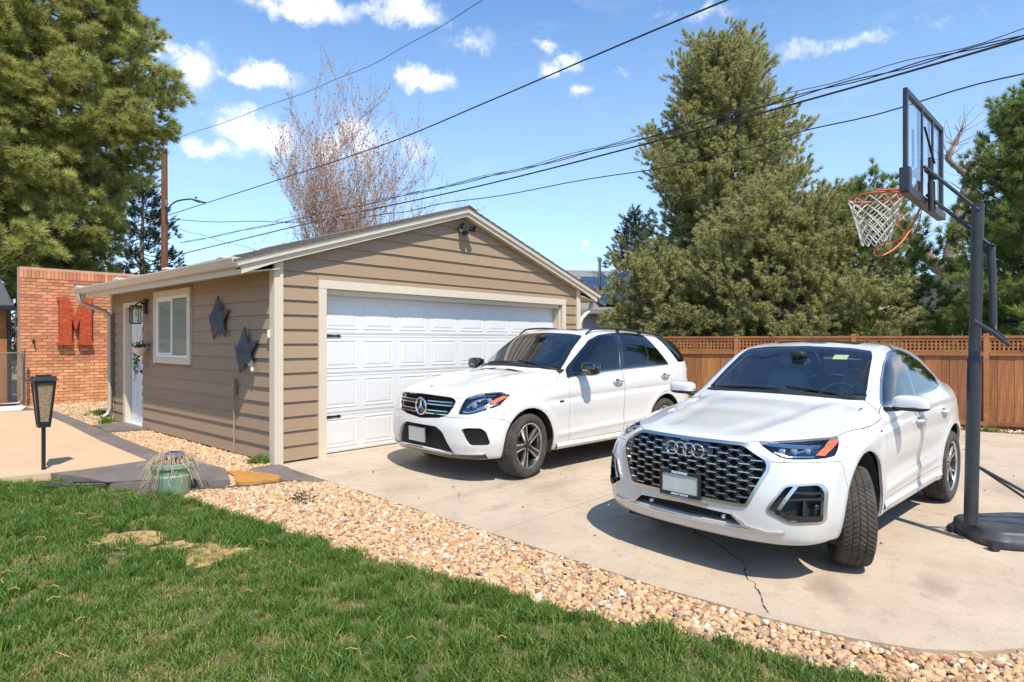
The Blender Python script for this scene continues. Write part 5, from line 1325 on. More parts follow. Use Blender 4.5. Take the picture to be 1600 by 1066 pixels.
# headlight inside
HB = extract(bm, 4, 'side', side=1, flange=False, offset=-.06)
def lamp_side(s):
    L0 = lens[0 if s > 0 else 1]
    bb_ = bm_obj(extract(bm, 4, 'side', side=s, flange=False, offset=-.075), 'lamp_housing', M['gloss_black'], L0)
    m_ = MB()
    for (y, z, r) in ((.70, .86, .045), (.80, .905, .038)):
        c = W.front(y, z, -.055); sup(m_, (c.x, y * s, z), (r * .6, r, r), 1, 1, 18, 12)
    m_.build('projector_lens', M['lens_ball'], L0, local=True, smooth=True)
    m_ = MB(); f_ = lambda y, z, o=0: Vector((W.front(y, z, o).x, y * s, z))
    ribbon(m_, f_, dense([(.63, .79), (.70, .785), (.80, .825), (.875, .875)], .02), .014, .03, -.05); ribbon(m_, f_, dense([(.645, .93), (.72, .955), (.80, .962)], .02), .010, .02, -.045)
    ribbon(m_, f_, dense([(.65, .83), (.70, .905), (.76, .93)], .02), .018, .02, -.06); ribbon(m_, f_, dense([(.745, .82), (.80, .85), (.85, .915)], .02), .012, .02, -.06)
    m_.build('lamp_reflector', M['chrome'], L0, local=True)
    m_ = MB(); ribbon(m_, f_, dense([(.845, .885), (.868, .955)], .012), .040, .012, -.022); m_.build('amber_reflector', M['amber'], L0, local=True)
M['lens_ball'] = mat('lens_ball', (.35, .42, .48), .05, metal=.6, coat=1)
both(lamp_side)
# grille: louvres, emblem
F_ = lambda y, z, o=0: W.front(y, z, o)
cx = W.front(0, .815).x
m_ = MB(); m2 = MB()
for s in (1, -1):
    f_ = lambda y, z, o=0, s=s: Vector((W.front(y, z, o).x, y * s, z))
    for z0, ye in ((.862, .505), (.758, .455)):
        ribbon(m_, f_, dense([(.07, z0 - .002), (ye, z0 + .004)], .05), .042, .022, -.030)
        for dz in (.019, -.019): ribbon(m2, f_, dense([(.09, z0 + dz), (ye - .01, z0 + dz + .004)], .05), .009, .012, -.010)
        ribbon(m2, f_, dense([(.095, z0 - .019), (.095, z0 + .019)], .02), .009, .012, -.010)
m_.build('grille_louvre', M['plastic_black'], suv, local=True); m2.build('grille_trim', M['chrome'], suv, local=True)
m_ = MB(); ribbon(m_, F_, [], 1, 1) if 0 else None
k = 0
for i in range(60):
    y = -.53 + i * .018
    for z in np.arange(.69, .94, .018):
        if inpoly(abs(y), z, GR) and inpoly(abs(y) + .012, z, GR): m_.box((W.front(y, z).x - .045, y, z), (.006, .010, .004), rot=(.7 if (i % 2) else -.7, 0, 0))
m_.build('grille_mesh', M['plastic_black'], suv, local=True)
ec = W.front(0, .812, .012); e = MB(); th = [(ec.x, .096 * cos(2 * pi * k / 40), .812 + .096 * sin(2 * pi * k / 40)) for k in range(40)]
e.tube(th, .0095, 8, closed=True)
for k in range(3):
    a = pi / 2 + k * 2 * pi / 3; t = (.09 * cos(a), .09 * sin(a)); l = (.014 * cos(a + pi / 3), .014 * sin(a + pi / 3)); r = (.014 * cos(a - pi / 3), .014 * sin(a - pi / 3))
    e.add([(ec.x + .012, 0, .812), (ec.x, t[0], .812 + t[1]), (ec.x, l[0], .812 + l[1]), (ec.x, r[0], .812 + r[1])], [(0, 1, 2), (0, 3, 1), (0, 2, 3)])
e.build('star_emblem', M['chrome'], suv, local=True, smooth=radians(30))
e = MB(); e.lathe([(0, ec.x - .010), (.09, ec.x - .012), (.094, ec.x - .025)], (0, 0, .812), 32, 'x'); e.build('emblem_disc', M['gloss_black'], suv, local=True)
e = MB(); p_ = W.top(.69, 0, .002); e.lathe([(0, p_.z + .003), (.022, p_.z + .001), (.024, p_.z - .006)], (.69, 0, 0), 20); e.build('hood_badge', M['dark_chrome'], suv, local=True, smooth=True)
# white frame around the grille, mesh in the intakes
m_ = MB()
def netting(m_, poly, s, st, w=.003, off=-.03):
    ys = [p[0] for p in poly]; zs = [p[1] for p in poly]
    for sg in (1, -1):
        k = min(ys) - (max(zs) - min(zs)) * 2
        while k < max(ys) + (max(zs) - min(zs)) * 2:
            prev = None; z = min(zs)
            while z <= max(zs) + .001:
                y = k + sg * (z - min(zs)) * 1.6; ok = inpoly(y, z, poly)
                if ok and prev: a = W.front(*prev, off); b = W.front(y, z, off); m_.tube([(a.x, a.y * s, a.z), (b.x, b.y * s, b.z)], w, 3, cap=False)
                prev = (y, z) if ok else None; z += .016
            k += st
LGf = LG + [(-p[0], p[1]) for p in LG[::-1]]
LGf = [p for p in LG if p[0] > 0] + [(-p[0], p[1]) for p in LG[::-1] if p[0] > 0]
netting(m_, LGf, 1, .036); m_.build('intake_mesh', M['plastic_black'], suv, local=True)
for s in (1, -1):
    m_ = MB(); netting(m_, FOG, s, .036); m_.build('fog_mesh', M['plastic_black'], suv, local=True)
# number plate, lower lip
m_ = MB(); pl = W.front(0, .48, .02).x; m_.box((pl, -.02, .485), (.012, .305, .155), rot=(0, .06, 0)); po = m_.build('number_plate', M['plate'], suv, local=True, bevel=.004)
m_ = MB(); 
for dz in (.077, -.077): m_.box((pl + .004, -.02, .485 + dz), (.014, .318, .012), rot=(0, .06, 0))
for dy in (.155, -.155): m_.box((pl + .004, -.02 + dy, .485), (.014, .012, .160), rot=(0, .06, 0))
m_.build('plate_frame', M['satin'], po, local=True)
lipP = [(0, .292), (.3, .292), (.52, .285), (.70, .285), (.86, .30)]
m_ = MB(); full = [(-y, z) for y, z in lipP[::-1][:-1]] + lipP
ribbon(m_, F_, dense(full, .04), .042, .055, -.03); m_.build('front_lip', M['gloss_black'], suv, local=True)
m_ = MB(); ribbon(m_, F_, dense([(-y, z + .024) for y, z in lipP[:3][::-1][:-1]] + [(y, z + .024) for y, z in lipP[:3]], .04), .008, .030, 0); 
for s in (1, -1):
    f_ = lambda y, z, o=0, s=s: Vector((W.front(y, z, o).x, y * s, z)); ribbon(m_, f_, dense([(.56, .318), (.86, .330)], .03), .008, .028, .002)
m_.build('lip_trim', M['chrome'], suv, local=True)
# vents on the hood
for s in (1, -1):
    m_ = MB(); P_ = [(-.38, .17 * s), (-.40, .34 * s), (-.47, .40 * s), (-.47, .19 * s)]
    P_ = [(-.40, .10), (-.36, .33), (-.455, .39), (-.475, .12)]
    vs = [W.top(x, y * s, .0025) for x, y in P_]; vs2 = [v - Vector((0, 0, .01)) for v in vs]; m_.add(vs + vs2, [(0, 1, 2, 3), (0, 4, 5, 1), (1, 5, 6, 2), (2, 6, 7, 3), (3, 7, 4, 0)] if s < 0 else [(3, 2, 1, 0), (1, 5, 4, 0), (2, 6, 5, 1), (3, 7, 6, 2), (0, 4, 7, 3)])
    vo = m_.build('hood_vent', M['plastic_black'], suv, local=True)
    m_ = MB()
    for q in (.25, .5, .75):
        a = W.top(-.40 * (1 - q) - .475 * q + .002, (.11 + .0 * q) * s, .004); b = W.top(-.365 * (1 - q) - .455 * q, (.335 + .05 * q) * s, .004); m_.tube([a, b], .004, 4)
    m_.build('vent_slat', M['gloss_black'], vo, local=True)
wp = MB()
for y0, y1, xx in ((.62, .05, -.655), (.02, -.52, -.64)):
    P_ = [(xx - (.08 * abs(y0 + (y1 - y0) * t) ** 2), y0 + (y1 - y0) * t) for t in np.linspace(0, 1, 9)]
    wp.tube([W.top(x - .035 * (i / 8 if 1 else 0), y, .012) for i, (x, y) in enumerate(P_)], .008, 5)
wp.build('wiper', M['plastic_black'], suv, local=True)
# handles, mirrors, rails, badge, skirts
def mz_side(s):
    S_ = lambda x, z, o=0: W.side(x, z, o, s)
    for x0, z0 in ((-1.715, 1.035), (-2.885, 1.072)):
        m_ = MB(); c = S_(x0, z0, -.004); sup(m_, c, (.055, .010, .040), 1, 1, 20, 10); hd = m_.build('door_handle', M['dark_chrome'], suv, local=True, smooth=True)
        m_ = MB(); P_ = [S_(x0 + .105 - .21 * t, z0 + .004, .008 + .030 * sin(pi * t) ** .5) for t in np.linspace(0, 1, 12)]; m_.tube(P_, [.009] + [.013] * 10 + [.009], 8, squash=1.2); m_.build('handle_grip', M['chrome'], hd, local=True, smooth=True)
    c = S_(-.94, 1.20, 0)
    m_ = MB(); m_.mi = 0; R_ = Matrix.Rotation(.06, 3, 'X')
    sup(m_, (-.95, (1.085) * s, 1.235), (.085, .125, .085), .62, .62, 26, 16); hs = m_.build('side_mirror', M['gloss_black'], suv, local=True, smooth=True)
    m_ = MB(); m_.tube([(-.88, .88 * s, 1.155), (-.93, .99 * s, 1.165), (-.94, 1.04 * s, 1.19)], [.035, .028, .03], 8, squash=.6); m_.build('mirror_arm', M['gloss_black'], hs, local=True, smooth=True)
    m_ = MB(); m_.tube([(-.872, (1.02) * s, 1.222), (-.868, 1.10 * s, 1.224), (-.90, 1.19 * s, 1.224)], .006, 6); m_.build('mirror_indicator', M['chrome'], hs, local=True)
    m_ = MB(); m_.box((-1.03, 1.085 * s, 1.235), (.006, .19, .12)); m_.build('mirror_glass', M['chrome'], hs, local=True, bevel=0)
    m_ = MB(); ribbon(m_, lambda x, z, o=0: S_(x, z, o), dense([(-.72, 1.122), (-.80, 1.145), (-1.3, 1.173), (-1.85, 1.197), (-3.05, 1.236), (-3.065, 1.252)], .08), .010, .008, 0)
    m_.build('window_moulding', M['satin'], suv, local=True)
    m_ = MB()
    for x0, z0, x1, z1 in ((-1.845, 1.205, -2.04, 1.68), (-2.552, 1.245, -2.715, 1.68)): ribbon(m_, lambda x, z, o=0: S_(x, z, o), dense([(x0, z0), (x1, z1)], .06), .022, .006, 0)
    m_.build('window_divider', M['dark_chrome'] , suv, local=True)
    m_ = MB(); P_ = []
    for x, o, h in ((-1.42, .0, .0), (-1.50, .0, .035), (-1.62, 0, .052), (-2.0, 0, .060), (-2.5, 0, .058), (-2.9, 0, .052), (-3.2, 0, .040), (-3.36, 0, .012)):
        b = W.top(x, .625 if x > -3 else .60, 0); P_.append((x, b.y * s, b.z + h))
    m_.tube(curve_pts(P_, 5), .014, 8); 
    for x in (-2.15, -2.7): b = W.top(x, .62, 0); m_.box((x, .62 * s, b.z + .025), (.06, .02, .06))
    m_.build('roof_rail', M['plastic_black'], suv, local=True, smooth=radians(50))
    m_ = MB(); 
    P_ = [(x, W.side(x, .36).y * s + s * .006, .300) for x in np.linspace(-.47, -2.44, 16)]
    rows = [[(x, y * (.97 + dd), z + dz) for x, y, z in P_] for dd, dz in ((.0, .055), (.035, .035), (.045, .0), (.02, -.035), (-.10, -.045))]
    if s > 0: rows = rows[::-1]
    m_.grid(rows); m_.build('side_skirt', paint, suv, local=True, smooth=radians(45))
    # lettering on the wing
    for i, (w_, x0) in enumerate(((.018, -.50), (.012, -.525), (.016, -.548), (.018, -.572), (.018, -.597), (.014, -.62))):
        pass
both(mz_side)
fc = bpy.data.curves.new('txt', 'FONT')
def text_part(txt, size, m, parent, Mx, extr=.0015, name='lettering', bold=0):
    c = bpy.data.curves.new(name, 'FONT'); c.body = txt; c.size = size; c.extrude = extr; c.align_x = 'CENTER'; c.align_y = 'CENTER'; c.offset = bold; c.resolution_u = 2
    o_ = bpy.data.objects.new('tmp', c); dg = bpy.context.evaluated_depsgraph_get(); me = bpy.data.meshes.new_from_object(o_.evaluated_get(dg) if False else o_)
    me.transform(Mx); bpy.data.objects.remove(o_); me.materials.clear(); return link(name, me, m, parent)
for s in (1, -1):
    p_ = W.side(-.565, .845, .004, s)
    Mx = Matrix.Translation(p_) @ Matrix(((-s, 0, 0, 0), (0, 0, s, 0), (0, 1, 0, 0), (0, 0, 0, 1)))
    text_part('AMG', .036, M['dark_chrome'], suv, Mx, .003, 'wing_badge', .0015)
common_car(suv, dict(m_tyre=M['tyre'], m_dark=M['rim_dark'], m_silver=M['satin'], m_disc=M['disc'], R=.378, tw=.265, rim_r=.262, tread='m', wb=2.915, track=1.655, steer=radians(9), spin=.35,
    arch=(0, .385, .42), yb=.95, rear=-3.98, belt=1.16, roofz=1.76, m_seat=M['interior']), bm, W)
bm.free()
# ================================================================== the coupe SUV in front
def au_deform(P):
    P = flare(P, -.12, .40, .495, .012, .04); P = flare(P, -2.93, .38, .475, .014, .04)
    mk = (P[:, 0] > -.6) & (P[:, 0] < .78) & (P[:, 2] > .96) & (P[:, 1] < .85)
    t = np.clip((.75 - P[:, 0]) / 1.3, 0, 1)
    yc = .40 + .16 * t; a = np.clip((.74 - P[:, 0]) / .3, 0, 1)
    P[:, 2] += mk * .012 * np.exp(-((P[:, 1] - yc) / .05) ** 2) * a
    P[:, 2] -= mk * .008 * np.exp(-((P[:, 1] - yc + .14) / .085) ** 2) * a
    yc2 = .12 + .30 * t; P[:, 2] += mk * .004 * np.exp(-((P[:, 1] - yc2) / .05) ** 2) * a
    side = (P[:, 1] > .82) & (P[:, 0] < -.3) & (P[:, 0] > -3.3)
    zc = 1.035 + (-.6 - P[:, 0]) * .014 - .03 * np.exp(-((P[:, 0] + .4) / .4) ** 2)
    P[:, 1] -= side * .012 * np.exp(-((P[:, 2] - zc + .028) / .022) ** 2)
    zc2 = .47 + (-.6 - P[:, 0]) * .035
    P[:, 1] += side * .014 * np.exp(-((P[:, 2] - zc2) / .03) ** 2) * np.clip((-.58 - P[:, 0]) / .2, 0, 1) * np.clip((P[:, 0] + 2.5) / .2, 0, 1)
    P[:, 1] -= side * .010 * np.exp(-((P[:, 2] - zc2 - .12) / .07) ** 2) * np.clip((-.58 - P[:, 0]) / .2, 0, 1) * np.clip((P[:, 0] + 2.5) / .2, 0, 1)
    return P
bm = car_surface(AU, au_deform); W = Wrap(bm)
cou = car_thing('parked_car', 'white sloping roof SUV with four ring emblem parked nearest the camera', AU_LOC, AU_ROT)
paint = M['paint_g']; CAR = cou
GR = rpoly([(-.02, .960), (.425, .950), (.585, .858), (.598, .80), (.475, .535), (-.02, .512)], [.001, .03, .03, .03, .03, .001])
SLOT = [(-.02, .470), (.384, .455), (.43, .425), (.47, .392), (-.02, .385)]
FOG = rpoly([(.60, .525), (.70, .700), (.865, .715), (.895, .66), (.893, .455), (.735, .452)], .03)
LAMP = rpoly([(.492, .966), (.60, .972), (.835, .981), (.93, .981), (.93, .893), (.875, .880), (.855, .868), (.675, .869), (.615, .893)], .008)
region(bm, 1, 'front', GR, fr); region(bm, 2, 'front', SLOT, fr); region(bm, 3, 'front', FOG, fr)
region(bm, 50, 'front', LAMP, lambda c, n: c.x > .05); region(bm, 4, 'side', [(.130, 1.0), (.150, .978), (.375, .885), (.41, .85), (1.2, .80), (1.2, 1.05)], lambda c, n: True, (50,))
for f in bm.faces:
    if f.material_index == 50: f.material_index = 0
region(bm, 5, 'side', arch_poly(-.12, .40, .455, .1), lambda c, n: c.y > .45); region(bm, 5, 'side', arch_poly(-2.93, .38, .435, .1), lambda c, n: c.y > .45)
HOOD = [(.95, -.02), (.95, .42), (.775, .425), (.715, .485), (.60, .60), (.42, .72), (.14, .812), (-.2, .865), (-.65, .885), (-.74, .80), (-.77, .72), (-.71, .60), (-.66, .45), (-.625, .2), (-.615, -.02)]
region(bm, 6, 'top', HOOD, lambda c, n: c.z > .955 and n.z > .12)
region(bm, 7, 'top', [(-.615, -.02), (-.625, .2), (-.66, .45), (-.71, .60), (-.77, .72), (-.84, .72), (-.79, .60), (-.74, .45), (-.70, -.02)], lambda c, n: c.z > 1.1 and n.z > .2)
WSO = [(-.02, 1.175), (.45, 1.165), (.66, 1.155), (.735, 1.15), (.715, 1.22), (.652, 1.43), (.62, 1.54), (.585, 1.585), (.40, 1.61), (-.02, 1.625)]
WSI = [(-.02, 1.195), (.45, 1.185), (.66, 1.175), (.69, 1.185), (.67, 1.27), (.612, 1.45), (.582, 1.53), (.555, 1.56), (.38, 1.585), (-.02, 1.60)]
region(bm, 8, 'front', rpoly(WSO, .02), lambda c, n: -1.6 < c.x < -.60 and n.x > .2); region(bm, 9, 'front', rpoly(WSI, .02), lambda c, n: c.x > -1.6, (8,))
DLO = rpoly([(-.80, 1.135), (-.835, 1.165), (-1.06, 1.335), (-1.28, 1.475), (-1.48, 1.558), (-1.70, 1.592), (-1.95, 1.596), (-2.22, 1.555), (-2.45, 1.475), (-2.68, 1.34), (-2.73, 1.28), (-2.69, 1.225), (-2.40, 1.195), (-1.6, 1.165)], .02)
region(bm, 10, 'side', DLO, lambda c, n: c.y > .4 and n.y > .02)
GF = rpoly([(-.87, 1.165), (-.88, 1.18), (-1.08, 1.325), (-1.30, 1.46), (-1.49, 1.538), (-1.70, 1.572), (-1.84, 1.577), (-1.69, 1.185)], .02)
GRR = rpoly([(-1.90, 1.578), (-2.0, 1.575), (-2.22, 1.536), (-2.43, 1.46), (-2.65, 1.33), (-2.70, 1.275), (-2.67, 1.24), (-2.40, 1.213), (-1.76, 1.19)], .02)
region(bm, 11, 'side', GF, lambda c, n: c.y > .4, (10,)); region(bm, 12, 'side', GRR, sdf, (10,))
region(bm, 15, 'side', [(-.605, .40), (-.62, .95), (-.66, 1.08), (-.78, 1.134), (-1.66, 1.167), (-1.735, .95), (-1.735, .42)], sdf)
region(bm, 16, 'side', [(-1.743, .42), (-1.743, .95), (-1.668, 1.167), (-2.40, 1.194), (-2.69, 1.224), (-2.72, 1.0), (-2.66, .84), (-2.50, .70), (-2.45, .55), (-2.44, .43)], sdf)
region(bm, 17, 'top', rpoly([(-1.62, -.02), (-1.62, .40), (-2.45, .42), (-2.45, -.02)], .03), lambda c, n: c.z > 1.5)
region(bm, 18, 'top', rpoly([(-2.75, -.02), (-2.72, .45), (-3.36, .50), (-3.42, -.02)], .03), lambda c, n: c.z > 1.2 and c.x < -2.6)
region(bm, 19, 'front', rpoly([(.35, .93), (.80, .93), (.95, .97), (.93, 1.05), (.45, 1.07)], .02), lambda c, n: c.x < -3.3)
region(bm, 20, 'side', [(1.2, .846), (.45, .846), (.36, .84), (.32, .70), (.30, .60), (.3, .05), (1.2, .05)], lambda c, n: c.x > .25)
bm.normal_update()
part(0, 'body_shell', paint, depth=.025); part(6, 'hood', paint); part(20, 'front_bumper', paint, depth=.05, gap=.0015); part(7, 'cowl', M['plastic_black'], flange=False, offset=-.012)
part(8, 'windscreen_trim', M['gloss_black'], depth=.01, gap=0); part(9, 'windscreen', M['glass_front2'] if 'glass_front2' in M else M['glass_front'], flange=False)
part(10, 'window_trim', M['gloss_black'], 'side', depth=.012, gap=0)
part(11, 'front_window', M['glass_side'], 'side', flange=False); part(12, 'rear_window', M['glass_dark'], 'side', flange=False)
part(15, 'front_door', paint, 'side'); part(16, 'rear_door', paint, 'side'); part(17, 'sunroof', M['gloss_black'], depth=.01); part(18, 'tail_window', M['glass_dark'], flange=False)
part(19, 'tail_lamp', bpy.data.materials['red_lens'], 'side', depth=.01); lens = part(4, 'headlight', M['lens'], 'side', flange=False)
part(1, 'grille_backing', M['well_dark'], flange=False, offset=-.07); part(2, 'slot_backing', M['well_dark'], flange=False, offset=-.05); part(3, 'fog_backing', M['plastic_black'], 'side', flange=False, offset=-.05)
liner(bm, (0, 8, 10, 15, 16, 17), -3.0, -.80, .9, M['headliner'])
F_ = lambda y, z, o=0: W.front(y, z, o)
def au_lamp(s):
    L0 = lens[0 if s > 0 else 1]; f_ = lambda y, z, o=0: Vector((W.front(y, z, o).x, y * s, z))
    bm_obj(extract(bm, 4, 'side', side=s, flange=False, offset=-.07), 'lamp_housing', M['gloss_black'], L0)
    m_ = MB()
    ribbon(m_, f_, dense([(.545, .952), (.66, .940), (.79, .930)], .02), .016, .03, -.05); ribbon(m_, f_, dense([(.70, .900), (.775, .925)], .02), .010, .02, -.045); ribbon(m_, f_, dense([(.60, .905), (.68, .880), (.80, .878)], .02), .008, .03, -.05)
    m_.build('lamp_reflector', M['chrome'], L0, local=True)
    m_ = MB()
    for y in (.63, .69, .75): c = f_(y, .908, -.055); sup(m_, c, (.018, .022, .020), .5, .5, 14, 8)
    m_.build('projector_lens', M['lens_ball'], L0, local=True, smooth=True)
    m_ = MB(); ribbon(m_, f_, dense([(.822, .885), (.83, .93), (.818, .968)], .012), .038, .012, -.02); m_.build('amber_reflector', M['amber'], L0, local=True)
both(au_lamp)
# honeycomb grille
hx, hz = .0760, .0285          # half pitch of the cells
m_ = MB(); mc = MB(); fl_ = lambda y, z, o=0: W.front(y, z, o)
row = 0; z = .53
inner = [(p[0] * .985, (p[1] - .735) * .975 + .735) for p in GR]
ring_box = lambda y, z: abs(y) < .175 and .795 < z < .935
while z < .965:
    y = -.7 + (hx if row % 2 else 0)
    while y < .7:
        inside = inpoly(abs(y), z, GR)
        if inside:
            hw, hh = hx * .98, hz * .94
            P_ = [(y - hw * .46, z + hh), (y + hw * .46, z + hh), (y + hw * .93, z), (y + hw * .46, z - hh), (y - hw * .46, z - hh), (y - hw * .93, z)]
            P_ = [p for p in P_ if 1]
            if all(inpoly(abs(a), b, GR) or True for a, b in P_): ribbon(m_, fl_, P_, .0070, .030, -.044, closed=True)
            if inpoly(abs(y), z - hh, GR): ribbon(mc, fl_, [(y - hw * .48, z - hh + .001), (y + hw * .48, z - hh + .001)], .0062, .004, -.0115)
            for sg in (-1, 1):
                pass
        y += hx * 2
    z += hz; row += 1
m_.build('grille_mesh', mat('grille_grey', (.045, .045, .048), .3, coat=.4), cou, local=True)['kind'] = 'stuff'; mc.build('grille_highlight', M['satin'], cou, local=True)['kind'] = 'stuff'
# silver frame
frp = [p for p in GR if p[0] > .0]; full = frp + [(-a, b) for a, b in frp[::-1]]
m_ = MB(); ribbon(m_, F_, dense(full, .05, True), .022, .018, -.008, closed=True); m_.build('grille_frame', M['satin'], cou, local=True, smooth=radians(40))
# four rings on their plinth
zc = .868; xr = W.front(0, zc, .008).x
pr = MB(); Pp = rpoly([(-.19, zc + .055), (.19, zc + .055), (.215, zc), (.17, zc - .058), (-.17, zc - .058), (-.215, zc)], .02); pr.add([W.front(a, b, -.018) for a, b in Pp] + [W.front(a, b, -.04) for a, b in Pp], [tuple(range(len(Pp)))[::-1]] + [(i, (i + 1) % len(Pp), len(Pp) + (i + 1) % len(Pp), len(Pp) + i) for i in range(len(Pp))]); pr.build('emblem_plinth', M['gloss_black'], cou, local=True)
rg = MB()
for k in range(4):
    yc = (-1.5 + k) * .071; T_ = [(xr - (yc + .048 * cos(a)) ** 2 * .12, yc + .048 * cos(a), zc + .048 * sin(a)) for a in np.linspace(0, 2 * pi, 37)[:-1]]; rg.tube(T_, .0062, 8, closed=True)
rg.build('ring_emblem', M['chrome'], cou, local=True, smooth=True)
# number plate with lettered frame
px_ = W.front(0, .61, .015).x; m_ = MB(); m_.box((px_, -.015, .612), (.010, .300, .150)); po = m_.build('number_plate', M['plate'], cou, local=True, bevel=.003)
m_ = MB(); 
for dz, h in ((.080, .026), (-.080, .026)): m_.box((px_ + .003, -.015, .612 + dz), (.016, .335, h))
for dy in (.158, -.158): m_.box((px_ + .003, -.015 + dy, .612), (.016, .020, .133))
m_.build('plate_frame', M['plastic_black'], po, local=True, bevel=.002)
Mx = lambda y, z: Matrix.Translation((px_ + .0125, y, z)) @ Matrix(((0, 0, 1, 0), (1, 0, 0, 0), (0, 1, 0, 0), (0, 0, 0, 1)))
text_part('McDONALD', .024, M['ink_white'], po, Mx(-.015, .692), .001, 'frame_lettering', .0008); text_part('AUDI LITTLETON', .018, M['ink_white'], po, Mx(-.015, .532), .001, 'frame_lettering', .0004)
# fog light surrounds
def au_fog(s):
    f_ = lambda y, z, o=0: Vector((W.front(y, z, o).x, y * s, z))
    m_ = MB(); ribbon(m_, f_, dense(FOG, .03, True), .014, .014, -.005, closed=True); m_.build('fog_surround', M['satin'], cou, local=True, smooth=radians(40))
    m_ = MB(); ribbon(m_, f_, dense([(.668, .535), (.755, .700)], .02), .022, .03, -.03); m_.build('fog_strut', M['satin'], cou, local=True)
    m_ = MB(); ribbon(m_, f_, dense([(.72, .485), (.885, .480)], .03), .030, .030, -.020); ribbon(m_, f_, dense([(.70, .60), (.80, .612), (.88, .61)], .03), .012, .045, -.045); ribbon(m_, f_, dense([(.725, .655), (.87, .650)], .03), .010, .045, -.045)
    ribbon(m_, f_, dense([(.80, .50), (.80, .61)], .03), .010, .05, -.05); m_.build('fog_insert', M['plastic_black'], cou, local=True)
    m_ = MB(); c = f_(.845, .56, -.03); sup(m_, c, (.02, .022, .022), 1, 1, 16, 10); m_.build('parking_sensor', M['gloss_black'], cou, local=True, smooth=True)
    m_ = MB(); ribbon(m_, f_, dense([(.375, .462), (.455, .395), (.60, .370), (.70, .378)], .03), .012, .022, -.004); m_.build('lip_trim', M['satin'], cou, local=True)
    m_ = MB(); c = f_(.30, .425, -.012); m_.lathe([(0, c.x + .0), (.016, c.x - .004), (.018, c.x - .06)], (0, .30 * s, .425), 12, 'x'); m_.build('parking_sensor', M['satin'], cou, local=True, smooth=True)
both(au_fog)
m_ = MB(); ribbon(m_, F_, dense([(-.20, .493), (.20, .493)], .05), .018, .018, -.002); m_.build('plate_step', M['satin'], cou, local=True)
m_ = MB(); ribbon(m_, F_, dense([(-.56, .372), (-.3, .362), (0, .360), (.3, .362), (.56, .372)], .05), .012, .012, -.002); m_.build('splitter_trim', M['satin'], cou, local=True)
m_ = MB(); ribbon(m_, F_, dense([(-.48, .415), (0, .415), (.48, .415)], .05), .006, .02, -.04); m_.build('slot_bar', M['plastic_black'], cou, local=True)
wp = MB()
for y0, y1, xx in ((.66, .08, -.71), (.05, -.55, -.69)):
    P_ = [(xx - (.10 * abs(y0 + (y1 - y0) * t) ** 2), y0 + (y1 - y0) * t) for t in np.linspace(0, 1, 9)]
    wp.tube([W.top(x - .035 * (i / 8), y, .010) for i, (x, y) in enumerate(P_)], .008, 5)
wp.build('wiper', M['plastic_black'], cou, local=True)
def au_side(s):
    S_ = lambda x, z, o=0: W.side(x, z, o, s)
    for x0, z0 in ((-1.60, .955), (-2.52, .972)):
        m_ = MB(); c = S_(x0, z0, -.004); sup(m_, c, (.055, .008, .034), 1, 1, 20, 10); hd = m_.build('door_handle', M['dark_chrome'], cou, local=True, smooth=True)
        m_ = MB(); P_ = [S_(x0 + .105 - .21 * t, z0 + .006, .006 + .034 * sin(pi * t) ** .5) for t in np.linspace(0, 1, 12)]; m_.tube(P_, [.010] + [.014] * 10 + [.010], 8, squash=1.2); m_.build('handle_grip', paint, hd, local=True, smooth=True)
    m_ = MB(); sup(m_, (-.85, 1.045 * s, 1.165), (.085, .135, .075), .62, .62, 26, 12, cut=(-.12, pi / 2)); hs = m_.build('side_mirror', paint, cou, local=True, smooth=True)
    m_ = MB(); sup(m_, (-.852, 1.043 * s, 1.163), (.083, .133, .052), .55, .62, 26, 10, cut=(-pi / 2, .0)); m_.tube([(-.80, .86 * s, 1.115), (-.82, .95 * s, 1.12), (-.84, 1.0 * s, 1.135)], [.035, .028, .03], 8, squash=.6); m_.build('mirror_base', M['plastic_black'], hs, local=True, smooth=True)
    m_ = MB(); ribbon(m_, lambda y, z, o=0: Vector((-.85 + .083 * max(0, 1 - (abs(y - 1.045) / .14) ** 3) + .004 + o, y * s, z)), dense([(.93, 1.150), (1.16, 1.150)], .02), .008, .003); m_.build('mirror_trim', M['satin'], hs, local=True)
    m_ = MB(); m_.box((-.925, 1.045 * s, 1.17), (.006, .20, .10)); m_.build('mirror_glass', M['chrome'], hs, local=True)
    m_ = MB(); ribbon(m_, lambda x, z, o=0: S_(x, z, o), dense(DLO, .06, True), .012, .008, -.002, closed=True); m_.build('window_moulding', M['satin'], cou, local=True, smooth=radians(40))
    m_ = MB(); P_ = [(x, W.side(x, .40).y * s + s * .004, .345) for x in np.linspace(-.60, -2.44, 16)]
    rows = [[(x, y * (.97 + dd), z + dz) for x, y, z in P_] for dd, dz in ((.0, .055), (.03, .035), (.04, .0), (.01, -.035), (-.10, -.045))]
    if s > 0: rows = rows[::-1]
    m_.grid(rows); m_.build('side_skirt', paint, cou, local=True, smooth=radians(45))
    m_ = MB(); c = S_(-.545, .965, .003); m_.box(c, (.035, .004, .016)); m_.build('wing_badge', M['dark_chrome'], cou, local=True)
both(au_side)
